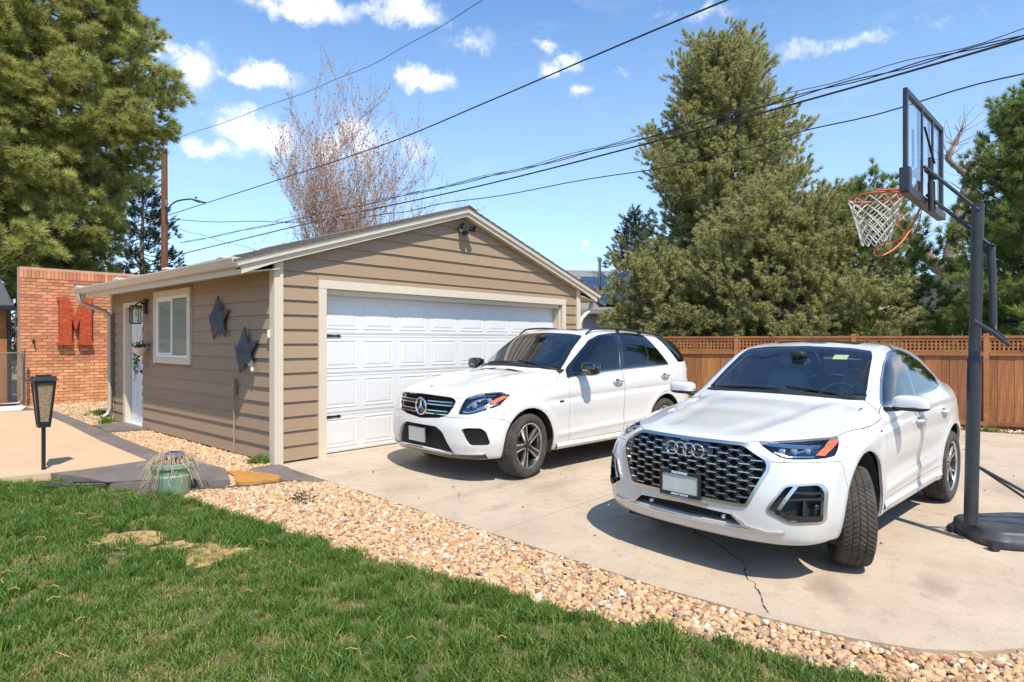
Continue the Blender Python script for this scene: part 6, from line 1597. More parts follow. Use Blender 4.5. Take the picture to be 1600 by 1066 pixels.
# toll tag on the windscreen behind the glass and sun visor
m_ = MB(); m_.mi = 0
def wsp(y, z, o): 
    h = W.t.ray_cast(Vector((3, abs(y), z)), Vector((-1, 0, 0))); return Vector((h[0].x + o, y, z)) if h[0] else Vector((-1.3, y, z))
vs = [wsp(.30, 1.545, -.03), wsp(.42, 1.545, -.03), wsp(.42, 1.505, -.03), wsp(.30, 1.505, -.03)]; m_.add(vs, [(0, 1, 2, 3)]); m_.add([v - Vector((.004, 0, 0)) for v in vs], [(3, 2, 1, 0)]); m_.build('toll_tag', mat('toll_tag_paper', (.62, .66, .30), .5), cou, local=True)
m_ = MB(); m_.box((-1.42, .36, 1.535), (.16, .36, .012), rot=(0, .5, 0)); m_.build('sun_visor', M['headliner'], cou, local=True, bevel=.004)
common_car(cou, dict(m_tyre=M['tyre'], m_dark=M['rim_dark'], m_silver=M['satin'], m_disc=M['disc'], R=.375, tw=.245, rim_r=.258, tread='a', wb=2.82, track=1.63, steer=radians(29), spin=.2,
    arch=(-.12, .40, .455), yb=.92, rear=-3.70, belt=1.14, roofz=1.67, m_seat=M['interior_tan']), bm, W)
bm.free()
# ------------------------------------------------------------------ things on and beside the garage
M['star_grey'] = mat('star_grey', (.085, .085, .090), .85, var=(.14, .14, .145), vscale=9, bump=.3, bscale=60)
M['star_white'] = mat('star_tip_white', (.62, .62, .62), .6)
def barn_star(y, z, r, rot, label, tip=None):
    o = thing('barn_star', label, 'star', (GX0, y, z), 0, 'grey stars hung on the side wall'); mb = MB(); x0 = -.045
    rim = []
    for k in range(10):
        a = rot + pi / 2 + k * pi / 5; q = r if k % 2 == 0 else r * .40; rim.append((x0, -q * cos(a), q * sin(a)))
    mb.add([(x0 - .13, 0, 0)] + rim, [(0, 1 + k, 1 + (k + 1) % 10) for k in range(10)])
    mb.add(rim + [(x0 + .018, a * .97, b * .97) for _, a, b in rim], [(k, 10 + k, 10 + (k + 1) % 10, (k + 1) % 10) for k in range(10)] + [tuple(range(10, 20))])
    mb.build('star_body', M['star_grey'], o, local=True)
    if tip is not None:
        a = rot + pi / 2 + tip * 2 * pi / 5; t = MB(); c = (x0 - .012, -r * .93 * cos(a), r * .93 * sin(a)); sup(t, c, (.02, .026, .034), 1, 1, 14, 8); t.build('star_tip', M['star_white'], o, local=True, smooth=True)
    MB().tube([(x0, 0, .12), (x0 + .03, 0, .12)], .008, 6).build('hanger', M['black_metal'], o, local=True)
barn_star(8.86, 1.83, .335, .08, 'upper left grey barn star hanging on the tan side wall nearer the window')
barn_star(8.05, 1.39, .335, .12, 'lower right grey barn star with one white tip hanging near the garage corner', tip=3)
# lantern by the door
LY = 11.83
o = thing('wall_lantern', 'black box wall lantern mounted beside the white side door', 'lantern', (GX0 - .01, LY, 2.0))
m_ = MB(); m_.box((-.012, 0, .12), (.024, .11, .26)); m_.build('back_plate', M['black_metal'], o, local=True, bevel=.004)
m_ = MB(); m_.tube([(-.02, 0, .16), (-.10, 0, .19), (-.16, 0, .14)], .012, 8); m_.build('bracket', M['black_metal'], o, local=True, smooth=True)
m_ = MB()
for sx in (-1, 1):
    for sy in (-1, 1): m_.box((-.16 + sx * .065, sy * .065, -.03), (.012, .012, .29))
for z in (.115, -.17): 
    for sy in (-1, 1): m_.box((-.16, sy * .065, z), (.118, .012, .014)); m_.box((-.16 + sy * .065, 0, z), (.012, .142, .014))
m_.box((-.16, 0, .128), (.12, .12, .012)); m_.box((-.16, 0, -.178), (.12, .12, .008)); m_.build('cage', M['black_metal'], o, local=True)
m_ = MB()
for sy in (-1, 1): m_.box((-.16, sy * .062, -.03), (.112, .002, .27)); m_.box((-.16 + sy * .062, 0, -.03), (.002, .112, .27))
m_.build('glass_pane', M['pane'], o, local=True); m_ = MB(); sup(m_, (-.16, 0, -.02), (.025, .025, .05), 1, 1, 12, 8); m_.tube([(-.16, 0, .12), (-.16, 0, .02)], .012, 8); m_.build('bulb', mat('bulb_glass', (.75, .72, .65), .3), o, local=True, smooth=True)
# hanging planter
o = thing('hanging_planter', 'cream wall planter with a trailing green vine hung beside the side door', 'planter', (GX0 - .02, 11.72, 1.36))
m_ = MB(); m_.lathe([(0, -.08), (.04, -.075), (.085, -.02), (.105, .055), (.098, .055), (.08, -.01), (0, -.05)], (-.11, 0, 0), 20); m_.build('pot', mat('planter_cream', (.62, .50, .36), .6), o, local=True, smooth=radians(50))
m_ = MB(); 
for s in (1, -1): m_.tube([(-.11, s * .10, .05), (-.06, 0, .42), (-.01, 0, .46)], .004, 5)
m_.build('cord', mat('jute', (.25, .17, .09), .9), o, local=True)
m_ = MB(); rr = random.Random(2); lm = mat('vine_green', (.045, .11, .03), .6, rnd=.2)
def leafq(mb, p, s, rr):
    n = Vector((rr.uniform(-1, 1), rr.uniform(-1, 1), rr.uniform(-1, 1))).normalized(); u = n.orthogonal().normalized(); w = n.cross(u)
    mb.add([p - u * s, p + w * s * .5, p + u * s, p - w * s * .5], [(0, 1, 2, 3)])
for k in range(7):
    y0 = rr.uniform(-.02, .12); ln = rr.uniform(.25, .62); P_ = []
    for i in range(int(ln / .018)):
        t = i * .018; P_.append(Vector((-.12 + rr.uniform(-.03, .03), y0 + .05 + .06 * min(1, t / .1) + rr.uniform(-.03, .03), .07 - t)))
        leafq(m_, P_[-1], .020, rr); leafq(m_, P_[-1] + Vector((rr.uniform(-.03, .03), rr.uniform(-.03, .03), 0)), .018, rr)
for _ in range(140): leafq(m_, Vector((-.11 + rr.gauss(0, .05), rr.gauss(0, .06), .07 + abs(rr.gauss(0, .035)))), .022, rr)
f_ = m_.build('foliage', lm, o, local=True); f_['kind'] = 'stuff'
# flood light in the gable
o = thing('flood_light', 'small twin motion flood light mounted under the gable peak', 'light', (6.95, GY - .01, 3.30))
m_ = MB(); m_.lathe([(0, -.045), (.05, -.042), (.055, 0), (0, 0)], (0, 0, .02), 16, 'y'); m_.build('base_plate', M['vinyl'], o, local=True, smooth=radians(40))
for s in (-1, 1):
    m_ = MB(); m_.tube([(s * .02, -.04, .02), (s * .06, -.09, .04)], .012, 8); m_.tube([(s * .045, -.06, .055), (s * .085, -.19, .020)], [.055, .062], 14); m_.build('lamp_head', M['dark_chrome'], o, local=True, smooth=radians(50))
m_ = MB(); m_.box((0, -.075, -.05), (.07, .07, .06)); m_.build('motion_sensor', M['plastic_black'], o, local=True, bevel=.008)

# path lantern on a stake
g = at(68, 745, 7.15); gz = zg(g.x, g.y)
o = thing('path_lantern', 'tall black solar lantern on a stake at the edge of the lawn', 'lantern', (g.x, g.y, gz))
m_ = MB(); m_.tube([(0, 0, -.1), (0, 0, .555)], .021, 12); m_.build('stake', M['black_metal'], o, local=True, smooth=radians(50))
def quadring(mb, z0, z1, a0, a1, w):
    for k in range(4):
        c0 = (a0 * (1, -1, -1, 1)[k], a0 * (1, 1, -1, -1)[k], z0); c1 = (a1 * (1, -1, -1, 1)[k], a1 * (1, 1, -1, -1)[k], z1); mb.tube([c0, c1], w, 4)
m_ = MB(); m_.box((0, 0, .57), (.115, .115, .035)); quadring(m_, .58, 1.075, .048, .090, .014)
for k in range(4):
    a = k * pi / 2; z = 1.06; m_.box((.090 * cos(a), .090 * sin(a), z), (.022 + .165 * abs(sin(a)), .022 + .165 * abs(cos(a)), .03)); m_.box((.050 * cos(a), .050 * sin(a), .60), (.014 + .092 * abs(sin(a)), .014 + .092 * abs(cos(a)), .03))
m_.build('frame', M['black_metal'], o, local=True)
m_ = MB(); m_.box((0, 0, 1.105), (.232, .232, .05), taper=.86); m_.box((0, 0, 1.140), (.13, .13, .012)); m_.build('cap', M['black_metal'], o, local=True, bevel=.004)
sg = tinted('seeded_glass', (.82, .74, .60), .08); t = sg.node_tree
n = N(t, 'ShaderNodeTexVoronoi', i_Scale=60.0); tcx = N(t, 'ShaderNodeTexCoord'); L(t, tcx.outputs['Object'], n.inputs['Vector']); bp = N(t, 'ShaderNodeBump', i_Strength=1.0, i_Distance=.02); L(t, n.outputs['Distance'], bp.inputs['Height'])
L(t, bp.outputs[0], node_of(sg, 'BSDF_GLOSSY')[0].inputs['Normal']); L(t, bp.outputs[0], node_of(sg, 'FRESNEL')[0].inputs['Normal'])
cr_s = N(t, 'ShaderNodeMixRGB', i_Color1=(.95, .88, .74, 1), i_Color2=(.45, .34, .22, 1)); L(t, n.outputs['Distance'], cr_s.inputs[0]); L(t, cr_s.outputs[0], node_of(sg, 'BSDF_TRANSPARENT')[0].inputs[0])
dfs = N(t, 'ShaderNodeBsdfTranslucent', i_Color=(.78, .62, .42, 1)); df2 = N(t, 'ShaderNodeBsdfDiffuse', i_Color=(.62, .50, .34, 1)); mxa = N(t, 'ShaderNodeMixShader', i_0=.5); mxb = N(t, 'ShaderNodeMixShader'); L(t, dfs.outputs[0], mxa.inputs[1]); L(t, df2.outputs[0], mxa.inputs[2])
mro = N(t, 'ShaderNodeMapRange', i_1=.15, i_2=.6, i_3=.25, i_4=.75); L(t, n.outputs['Distance'], mro.inputs[0]); L(t, mro.outputs[0], mxb.inputs[0]); oo = node_of(sg, 'OUTPUT_MATERIAL')[0]; L(t, oo.inputs[0].links[0].from_socket, mxb.inputs[1]); L(t, mxa.outputs[0], mxb.inputs[2]); L(t, mxb.outputs[0], oo.inputs[0])
for k in range(4):
    a = k * pi / 2; R_ = Matrix.Rotation(a, 3, 'Z'); vs = [R_ @ Vector(v) for v in ((.050, -.043, .60), (.050, .043, .60), (.087, .080, 1.05), (.087, -.080, 1.05), (.046, -.043, .60), (.046, .043, .60), (.083, .080, 1.05), (.083, -.080, 1.05))]
    MB().add(vs, [(0, 1, 2, 3), (7, 6, 5, 4), (0, 4, 5, 1), (1, 5, 6, 2), (2, 6, 7, 3), (3, 7, 4, 0)]).build('glass_pane', sg, o, local=True)
# green planter with dry grass and a solar light
g = at(270, 768, 6.42); gz = zg(g.x, g.y)
o = thing('planter', 'round glazed green planter overflowing with dry grass at the lawn corner', 'planter', (g.x, g.y, gz - .02))
gm_ = mat('green_glaze', (.24, .36, .24), .28, var=(.17, .27, .17), vscale=9, coat=.6, vamt=.35)
m_ = MB(); m_.lathe([(0, 0), (.155, 0), (.165, .02), (.175, .17), (.182, .19), (.182, .205), (.175, .215), (.185, .27), (.205, .285), (.207, .325), (.192, .33), (.185, .29), (0, .28)], (0, 0, 0), 40); m_.build('pot', gm_, o, local=True, smooth=radians(35))
m_ = MB(); m_.lathe([(0, .283), (.187, .286)], (0, 0, 0), 24); m_.build('soil', M['soil'], o, local=True)
m_ = MB(); rr = random.Random(8)
for k in range(330):
    a = rr.uniform(0, 2 * pi); r0 = rr.uniform(.02, .16); out = rr.uniform(.03, .17) + (.12 if -2.6 < a < -.6 and rr.random() < .3 else 0); up_ = rr.uniform(.02, .12); dr_ = rr.uniform(-.22, .04) * (1 if rr.random() < .55 else .2)
    p0 = Vector((r0 * cos(a), r0 * sin(a), .29)); p3 = Vector(((r0 + out) * cos(a + rr.uniform(-.5, .5)), (r0 + out) * sin(a + rr.uniform(-.5, .5)), .30 + dr_)); p1 = p0 * .6 + p3 * .4 + Vector((0, 0, up_ + .03)); p2 = p0 * .25 + p3 * .75 + Vector((0, 0, up_ * .8))
    m_.tube([p0, p1, p2, p3], .0022, 3, cap=False)
f_ = m_.build('dry_grass', mat('dry_grass', (.50, .38, .25), .85, rnd=.1), o, local=True); f_['kind'] = 'stuff'
g2 = g + Vector((0.015, 0.01, 0)); 
o = thing('solar_light', 'round dark topped solar garden light sitting in the green planter', 'light', (g2.x, g2.y, gz + .27))
m_ = MB(); m_.lathe([(0, 0), (.075, 0), (.085, .02), (.082, .075), (.06, .085)], (0, 0, 0), 28); m_.build('lamp_body', mat('solar_body', (.16, .14, .13), .5), o, local=True, smooth=radians(40))
m_ = MB(); m_.lathe([(.06, .085), (.112, .088), (.116, .098), (.095, .125), (.06, .140), (0, .142)], (0, 0, 0), 32); m_.build('lamp_top', mat('solar_top', (.11, .105, .13), .3, coat=.4), o, local=True, smooth=radians(40))
MB().box((0, 0, .1435), (.06, .06, .004)).build('solar_cell', M['gloss_black'], o, local=True)
# half round coir mat
P_ = []; A, B = Vector((3.20, 7.28)), Vector((3.40, 6.60)); mid = (A + B) / 2; ax = (B - A) / 2; nn = Vector((-ax.y, ax.x)).normalized() * -.02
mat_poly = [(3.17, 7.30), (3.155, 7.05), (3.08, 6.86), (3.03, 6.70), (3.12, 6.61), (3.28, 6.55), (3.42, 6.53), (3.50, 6.62), (3.50, 6.78), (3.43, 6.98), (3.33, 7.16), (3.24, 7.28)]
o = slab('door_mat', rpoly(mat_poly, .08), .036, .03, mat('coir_orange', (.56, .28, .06), .95, var=(.44, .20, .04), vscale=10, bump=.9, bscale=260)); tag(o, 'orange half round coir mat lying between the dark stepping slabs', 'mat')
# cables and hose by the step
o = MB(); rr = random.Random(4)
for k in range(4):
    P_ = [Vector((1.55 + .25 * i + rr.uniform(-.05, .05), 7.85 - .18 * i + rr.uniform(-.08, .08), 0)) for i in range(5)]
    for p in P_: p.z = zg(p.x, p.y) + .05 + rr.random() * .03
    o.tube(curve_pts(P_, 6), .006, 5)
P_ = [Vector((2.35, 6.98, 0)), Vector((2.6, 6.80, 0)), Vector((2.95, 6.60, 0)), Vector((3.2, 6.50, 0)), Vector((3.45, 6.46, 0))]
for p in P_: p.z = zg(p.x, p.y) + .022
o.tube(curve_pts(P_, 6), .007, 6)
o = o.build('garden_cable', M['plastic_black'], smooth=radians(50)); tag(o, 'thin black garden cable tangled along the foot of the dark step', 'cable')
# seedling weed in the rocks
g = at(470, 783, 6.15)
o = MB(); rr = random.Random(5); z0 = zg(g.x, g.y)
for _ in range(70): leafq(o, Vector((g.x + rr.gauss(0, .06), g.y + rr.gauss(0, .06), z0 + .03 + abs(rr.gauss(0, .03)))), .022, rr)
o = o.build('weed_plant', mat('weed_dark', (.07, .08, .035), .7)); tag(o, 'small dark leafy weed growing among the river rocks', 'plant')

# ------------------------------------------------------------------ basketball hoop
M['hoop_grey'] = mat('hoop_steel', (.024, .027, .033), .42, var=(.036, .040, .048), vscale=5, bump=.08, bscale=90)
M['orange'] = mat('rim_orange', (.68, .10, .03), .45, var=(.50, .09, .04), vscale=12)
pb = at(1517, 808, 5.38); pt = at(1528, 326, 5.32); gz = zg(pb.x, pb.y)
hp = thing('basketball_hoop', 'portable basketball hoop with clear backboard and torn orange rim', 'basketball hoop', (pb.x, pb.y, gz))
cr_ = Vector((.6695, -.7428, 0)); cf = Vector((.7428, .6695, 0))
pd = (pt - pb).normalized(); p0 = pb - pd * .05
m_ = MB(); m_.tube([p0, pb + pd * 1.35], .052, 24); m_.build('lower_pole', M['hoop_grey'], hp, smooth=radians(50))
m_ = MB(); m_.tube([pb + pd * 1.30, pt + pd * .02], .045, 24); m_.tube([pt + pd * .02, pt + pd * .035], .047, 24); m_.tube([pb + pd * 1.33, pb + pd * 1.36], .055, 24); m_.build('upper_pole', M['hoop_grey'], hp, smooth=radians(50))
# base tank
u = cr_; v = cf; c0 = pb + u * .46 + v * (.0)
def bp_(a, b, z): q = Vector((pb.x, pb.y, 0)) + u * a + v * b; return (q.x, q.y, gz + z)
out = rpoly([(.01, -.22), (.75, -.36), (1.0, -.2), (1.0, .3), (.75, .44), (.06, .36), (.01, .2)], .16, 8)
rows = []
for z, k in ((.0, .975), (.012, 1.0), (.062, 1.0), (.070, .972), (.118, .955), (.140, .90), (.142, .80), (.128, .74), (.128, .0)):
    rows.append([bp_(.43 + (a - .43) * k, .03 + (b - .03) * k, z) for a, b in out + out[:1]])
m_ = MB(); m_.grid(rows); tk = m_.build('base_tank', mat('tank_plastic', (.024, .028, .035), .48, bump=.15, bscale=120, var=(.07, .075, .082), vscale=6), hp, smooth=radians(50))
m_ = MB(); m_.lathe([(0, .02), (.05, .022), (.055, 0)], bp_(.7, .05, .13), 20); m_.build('filler_cap', M['plastic_black'], hp, smooth=radians(40))
for b in (-.24, .24): MB().tube([bp_(.015, b - .03, .035), bp_(.015, b + .03, .035)], .04, 14).build('base_wheel', M['plastic_black'], hp, smooth=radians(50))
q = pb + pd * .44
for b in (-.16, .24): MB().tube([q + u * .04, Vector(bp_(.92, b, .135))], .0125, 8).build('brace', M['hoop_grey'], hp, smooth=radians(50))
# backboard
A = at(1415, 142, 5.47); B = at(1470.5, 203, 6.20); hgt = .838
ex = (B - A).normalized(); Wd = (B - A).length; ez = Vector((0, 0, -1)); nb = Vector((-ex.y, ex.x, 0)).normalized()     # away from the camera, towards the rim
if nb.dot(cr_) > 0: nb = -nb
def bbp(a, h, o=0): return A + ex * a + ez * h + nb * o
def bar(mb, p, q, w, d):
    dr_ = (q - p).normalized(); sd_v = dr_.cross(nb).normalized(); vs = []
    for e in (p, q):
        for i, j in ((-1, -1), (1, -1), (1, 1), (-1, 1)): vs.append(e + sd_v * w / 2 * i + nb * d / 2 * j)
    mb.add(vs, [(0, 1, 2, 3), (7, 6, 5, 4), (0, 4, 5, 1), (1, 5, 6, 2), (2, 6, 7, 3), (3, 7, 4, 0)])
m_ = MB()
for (a0, h0, a1, h1, w) in ((0, .0, 0, hgt, .045), (Wd, 0, Wd, hgt, .045), (-.02, 0, Wd + .02, 0, .045), (-.02, hgt, Wd + .02, hgt, .06)): bar(m_, bbp(a0, h0), bbp(a1, h1), w, .032)
for f in (.40, .70): bar(m_, bbp(Wd * f, .02, -.008), bbp(Wd * f, hgt - .02, -.008), .026, .016)
m_.build('backboard_frame', M['hoop_grey'], hp)
m_ = MB(); m_.add([bbp(.02, .02, .012), bbp(Wd - .02, .02, .012), bbp(Wd - .02, hgt - .02, .012), bbp(.02, hgt - .02, .012)], [(0, 1, 2, 3)]); m_.add([bbp(.02, .02, .006), bbp(Wd - .02, .02, .006), bbp(Wd - .02, hgt - .02, .006), bbp(.02, hgt - .02, .006)], [(3, 2, 1, 0)]); m_.build('clear_panel', tinted('acrylic', (.95, .965, .98)), hp)
m_ = MB(); bar(m_, bbp(-.02, hgt + .02), bbp(Wd + .02, hgt + .02), .07, .075); bar(m_, bbp(-.005, hgt - .17), bbp(-.005, hgt + .04), .075, .08); m_.build('edge_pad', M['hoop_grey'], hp, bevel=.008)
rc = bbp(Wd * .46, hgt - .10, .40); mt_ = bbp(Wd * .46, hgt - .10, .03)
ring = [rc + Vector((.229 * cos(a), .229 * sin(a), 0)) for a in np.linspace(0, 2 * pi, 41)[:-1]]
m_ = MB(); m_.tube(ring, .0095, 8, closed=True)
for k in range(10):
    a = 2 * pi * k / 10; p = rc + Vector((.229 * cos(a), .229 * sin(a), -.004)); q = Vector((-sin(a), cos(a), 0)); m_.tube([p - q * .022, p - q * .014 + Vector((0, 0, -.022)), p + q * .014 + Vector((0, 0, -.022)), p + q * .022], .0035, 5)
for s in (-1, 1): m_.tube(curve_pts([rc + ex * .21 * s + nb * -.08, rc + ex * .13 * s + nb * -.27 + Vector((0, 0, .0)), mt_ + ex * .06 * s], 5), .010, 6)
m_.build('rim', M['orange'], hp, smooth=radians(50))
m_ = MB(); bar(m_, mt_ + Vector((0, 0, .08)), mt_ - Vector((0, 0, .09)), .16, .02); m_.build('rim_bracket', M['orange'], hp)
hang = [(1441, 318, 5.9), (1432, 338, 5.88), (1420, 362, 5.86), (1404, 383, 5.85), (1384, 397, 5.85), (1368, 399, 5.86), (1367, 389, 5.87), (1380, 379, 5.88), (1398, 377, 5.88), (1414, 366, 5.87), (1421, 350, 5.86), (1418, 340, 5.87), (1408, 337, 5.88), (1404, 346, 5.88), (1409, 358, 5.88), (1416, 362, 5.87)]
m_ = MB(); m_.tube(curve_pts([at(*h) for h in hang], 5), .0135, 7, squash=.5); m_.build('bent_bracket', mat('faded_orange', (.62, .17, .07), .6), hp, smooth=True)
m_ = MB(); nlev = 9; H_ = .44
def netp(a, t): r = .229 * (1 - .52 * t ** .8) + .006; return rc + Vector((r * cos(a), r * sin(a), -.02 - H_ * t))
for k in range(12):
    for s in (1, -1):
        P_ = []
        for i in range(nlev * 2 + 1):
            t = i / (nlev * 2); ph = k * 2 * pi / 12; sw_ = (pi / 12) * (1 - abs(((i / 2) % 2) - 1)) * s; P_.append(netp(ph + sw_, t))
        m_.tube(P_, .0055, 4, cap=False)
m_.build('net', mat('net_cream', (.74, .70, .62), .9), hp)
arm = [((1446, 262, 5.78), (1531, 330, 5.30)), ((1450, 306, 5.80), (1548, 384, 5.28))]
for a, b in arm:
    for s in (-1, 1): MB().tube([at(*a) + ex * .035 * s, at(*b) + ex * .035 * s], .015, 10).build('support_arm', M['hoop_grey'], hp, smooth=radians(50))
m_ = MB(); bar(m_, bbp(Wd * .55, .42, -.03), bbp(Wd * .55, hgt - .05, -.03), .045, .02); bar(m_, bbp(Wd * .36, hgt - .25, -.05), bbp(Wd * .64, hgt - .25, -.05), .03, .03)
for s in (-1, 1): m_.tube([bbp(Wd * .36, .2, -.04), bbp(Wd * .5, .5, -.08)], .010, 6)
m_.build('board_mount', M['plastic_black'], hp)
m_ = MB(); m_.tube([at(1455, 285, 5.75), at(1456, 330, 5.72)], .03, 10); m_.build('lift_spring', M['plastic_black'], hp, smooth=radians(50))
m_ = MB(); m_.tube([at(1548, 384, 5.28), at(1551, 440, 5.28)], .030, 12); m_.tube([at(1551, 440, 5.28), at(1552, 508, 5.28)], .027, 12); m_.build('lift_cylinder', M['hoop_grey'], hp, smooth=radians(50))
m_ = MB(); m_.tube([at(1554.5, 420, 5.30), at(1555, 520, 5.30)], .012, 8); m_.build('rusty_rod', mat('rusty_rod', (.38, .24, .13), .8, var=(.25, .12, .05), vscale=14), hp, smooth=radians(50))
m_ = MB(); m_.tube([at(1521, 501, 5.22), at(1552, 520, 5.18), at(1578, 541, 5.15)], [.016, .020, .012], 10); m_.tube([at(1552, 513, 5.2), at(1572, 531, 5.2)], .012, 8); m_.build('adjuster_handle', M['hoop_grey'], hp, smooth=radians(50))
m_ = MB(); bar(m_, at(1545, 383, 5.31), at(1549, 392, 5.31), .1, .05); m_.tube([at(1538, 384, 5.36), at(1556, 384, 5.2)], .01, 6); m_.build('pivot_plate', M['hoop_grey'], hp)
MB().tube([at(1440, 327, 6.05), at(1437, 345, 6.05), at(1434, 352, 6.04)], .004, 5).build('safety_cord', M['plastic_black'], hp)

# ------------------------------------------------------------------ fence
M['picket'] = mat('cedar_fence', (.36, .145, .040), .6, var=(.17, .062, .018), vscale=3.2, vamt=.5, bump=.5, bscale=10, stretch=(9, 9, .6), rnd=.34, hue=.008)
M['rail'] = mat('cedar_rail', (.36, .14, .042), .6, var=(.22, .075, .023), vscale=4, bump=.3, bscale=10, rnd=.1)
def fw(i): l, d = 5.27 + 2.28 * i, 14.8 - .87 * i; return Vector((.6695 * l + .7428 * d, -.7428 * l + .6695 * d, 0))
f0, f1 = fw(0), fw(1); fd = (f1 - f0).normalized(); fn = Vector((-fd.y, fd.x, 0)); 
if fn.dot(Vector((-1, 0, 0))) < 0: fn = -fn       # towards the driveway
fang = atan2(fd.y, fd.x); SP = (f1 - f0).length; FT = 1.64
fe = thing('fence', 'orange stained cedar fence with square lattice top behind the cars', 'fence', (f0.x, f0.y, zg(f0.x, f0.y)), fang)
pk = MB().box((0, 0, .76), (.134, .019, 1.52)).mesh('picket', M['picket'], bevel=.002); Fi = WM[fe.name].inverted()
post_me = MB().box((0, 0, 1.03), (.10, .10, 2.06)).mesh('fence_post', M['rail'], bevel=.006)
rngf = random.Random(6)
def loc_f(w): return Fi @ w
for i in range(-2, 5):
    a = fw(i); gz_ = zg(a.x, a.y); lp = loc_f(Vector((a.x, a.y, 0))); 
    link('fence_post', post_me, None, fe, loc=(lp.x, lp.y, FT + .05 - 2.06 - zg(f0.x, f0.y)))
    if i == 4: continue
    zt0 = FT - zg(f0.x, f0.y); sy = 1 if loc_f(f0 + fn).y > 0 else -1
    for (h0, h1, th, nm, off) in ((zt0 - .04, zt0, .095, 'cap_rail', 0), (zt0 - .105, zt0 - .042, .045, 'lattice_rail', 0), (zt0 - .415, zt0 - .345, .075, 'middle_rail', .02), (zt0 - .34, zt0 - .30, .045, 'lattice_rail', 0), (zt0 - 1.86, zt0 - 1.78, .04, 'bottom_rail', .035), (zt0 - 1.0, zt0 - .92, .038, 'back_rail', -.03)):
        x0 = lp.x + .052; x1 = lp.x + SP - .052
        MB().box(((x0 + x1) / 2, lp.y + sy * off, (h0 + h1) / 2), (x1 - x0, th, h1 - h0)).build(nm, M['rail'], fe, local=True)
    m_ = MB(); x = lp.x + .08
    while x < lp.x + SP - .06: m_.box((x, lp.y - .006, zt0 - .20), (.034, .010, .20)); x += .078
    for hz_ in (zt0 - .165, zt0 - .235): m_.box((lp.x + SP / 2, lp.y + .006, hz_), (SP - .11, .010, .032))
    lt = m_.build('lattice', M['rail'], fe, local=True); lt['kind'] = 'stuff'
    npk = 16; w_ = (SP - .104) / npk
    for k in range(npk):
        link('picket', pk, None, fe, loc=(lp.x + .052 + w_ * (k + .5), lp.y + rngf.uniform(-.003, .003), zt0 - .417 - 1.52 + .08 + rngf.uniform(-.006, 0) - .08), rot=(0, rngf.uniform(-.003, .003), 0), scale=(w_ / .138, 1, 1))
# ------------------------------------------------------------------ houses beyond the fence
def lw(l, d, z=0): return Vector((.6695 * l + .7428 * d, -.7428 * l + .6695 * d, z))
M['wall_white'] = mat('wall_pale', (.52, .52, .52), .8); M['wall_grey'] = mat('wall_greybrown', (.22, .19, .17), .8); M['tan_brick'] = mat('tan_brick', (.36, .22, .12), .85, var=(.28, .16, .09), vscale=8)
M['roof_tan'] = mat('roof_tan', (.30, .22, .17), .9, var=(.36, .28, .22), vscale=6); M['solar'] = mat('solar_panel', (.018, .02, .035), .18, coat=.6); M['window_dark'] = mat('window_dark', (.02, .022, .025), .08)
def house(name, label, l0, l1, d0, d1, ze, zr, wall, roof, ang=0.0, ov=.4, axis='l', wins=()):
    """axis l: ridge runs across the view"""
    c = lw((l0 + l1) / 2, (d0 + d1) / 2); o = thing(name, label, 'house', (c.x, c.y, -.4), -YAW + ang)
    w, dp = l1 - l0, d1 - d0
    MB().bb((-w / 2, -dp / 2, 0), (w / 2, dp / 2, ze + .4)).build('wall', wall, o, local=True)
    h0, h1 = ze + .4, zr + .4; a, b = w / 2 + ov, dp / 2 + ov
    if axis == 'l':
        prof = [(-b, h0 - .12), (0, h1), (b, h0 - .12), (b, h0 - .02), (0, h1 + .14), (-b, h0 - .02)]
        n = len(prof); vs = [(-a, y, z) for y, z in prof] + [(a, y, z) for y, z in prof]
        MB().add([(-w / 2, -dp / 2, h0), (-w / 2, dp / 2, h0), (-w / 2, 0, h1 - .1), (w / 2, -dp / 2, h0), (w / 2, dp / 2, h0), (w / 2, 0, h1 - .1)], [(0, 2, 1), (3, 4, 5)]).build('gable_wall', wall, o, local=True)
    else:
        prof = [(-a, h0 - .12), (0, h1), (a, h0 - .12), (a, h0 - .02), (0, h1 + .14), (-a, h0 - .02)]
        n = len(prof); vs = [(x, -b, z) for x, z in prof] + [(x, b, z) for x, z in prof]
        MB().add([(-w / 2, -dp / 2, h0), (w / 2, -dp / 2, h0), (0, -dp / 2, h1 - .1), (-w / 2, dp / 2, h0), (w / 2, dp / 2, h0), (0, dp / 2, h1 - .1)], [(0, 1, 2), (3, 5, 4)]).build('gable_wall', wall, o, local=True)
    rf = MB().add(vs, [tuple(range(n)), tuple(range(2 * n - 1, n - 1, -1))] + [(i, n + i, n + (i + 1) % n, (i + 1) % n) for i in range(n)]).build('roof', roof, o, local=True)
    for x, z, ww, hh in wins:
        wn = MB().box((x, -dp / 2 - .02, z + .4), (ww, .05, hh)).build('window', M['wall_white'], o, local=True); MB().box((x, -dp / 2 - .05, z + .4), (ww - .12, .02, hh - .12)).build('pane', M['window_dark'], wn, local=True)
    return o, rf
h1, r1 = house('house', 'grey roofed house with solar panels just right of the garage roof', 2.0, 6.9, 22, 31, 2.62, 4.35, M['wall_white'], M['shingle_grey'], .10, wins=[(-1.2, 1.2, 1.2, .8), (1.4, 1.3, 1.0, .8)])
b = 4.9; sl = (4.35 - 2.62 + .12) / 4.9
for i in range(3):
    for j in range(2):
        y = -3.9 + j * 1.75; z = 2.62 + .4 - .08 + sl * (y + b) + .10 + .09; c = Vector((-1.3 + i * 1.25, y, z))
        MB().box(c, (1.18, 1.72, .04), rot=(math.atan(sl), 0, 0)).build('solar_panel', M['solar'], h1, local=True, bevel=0)
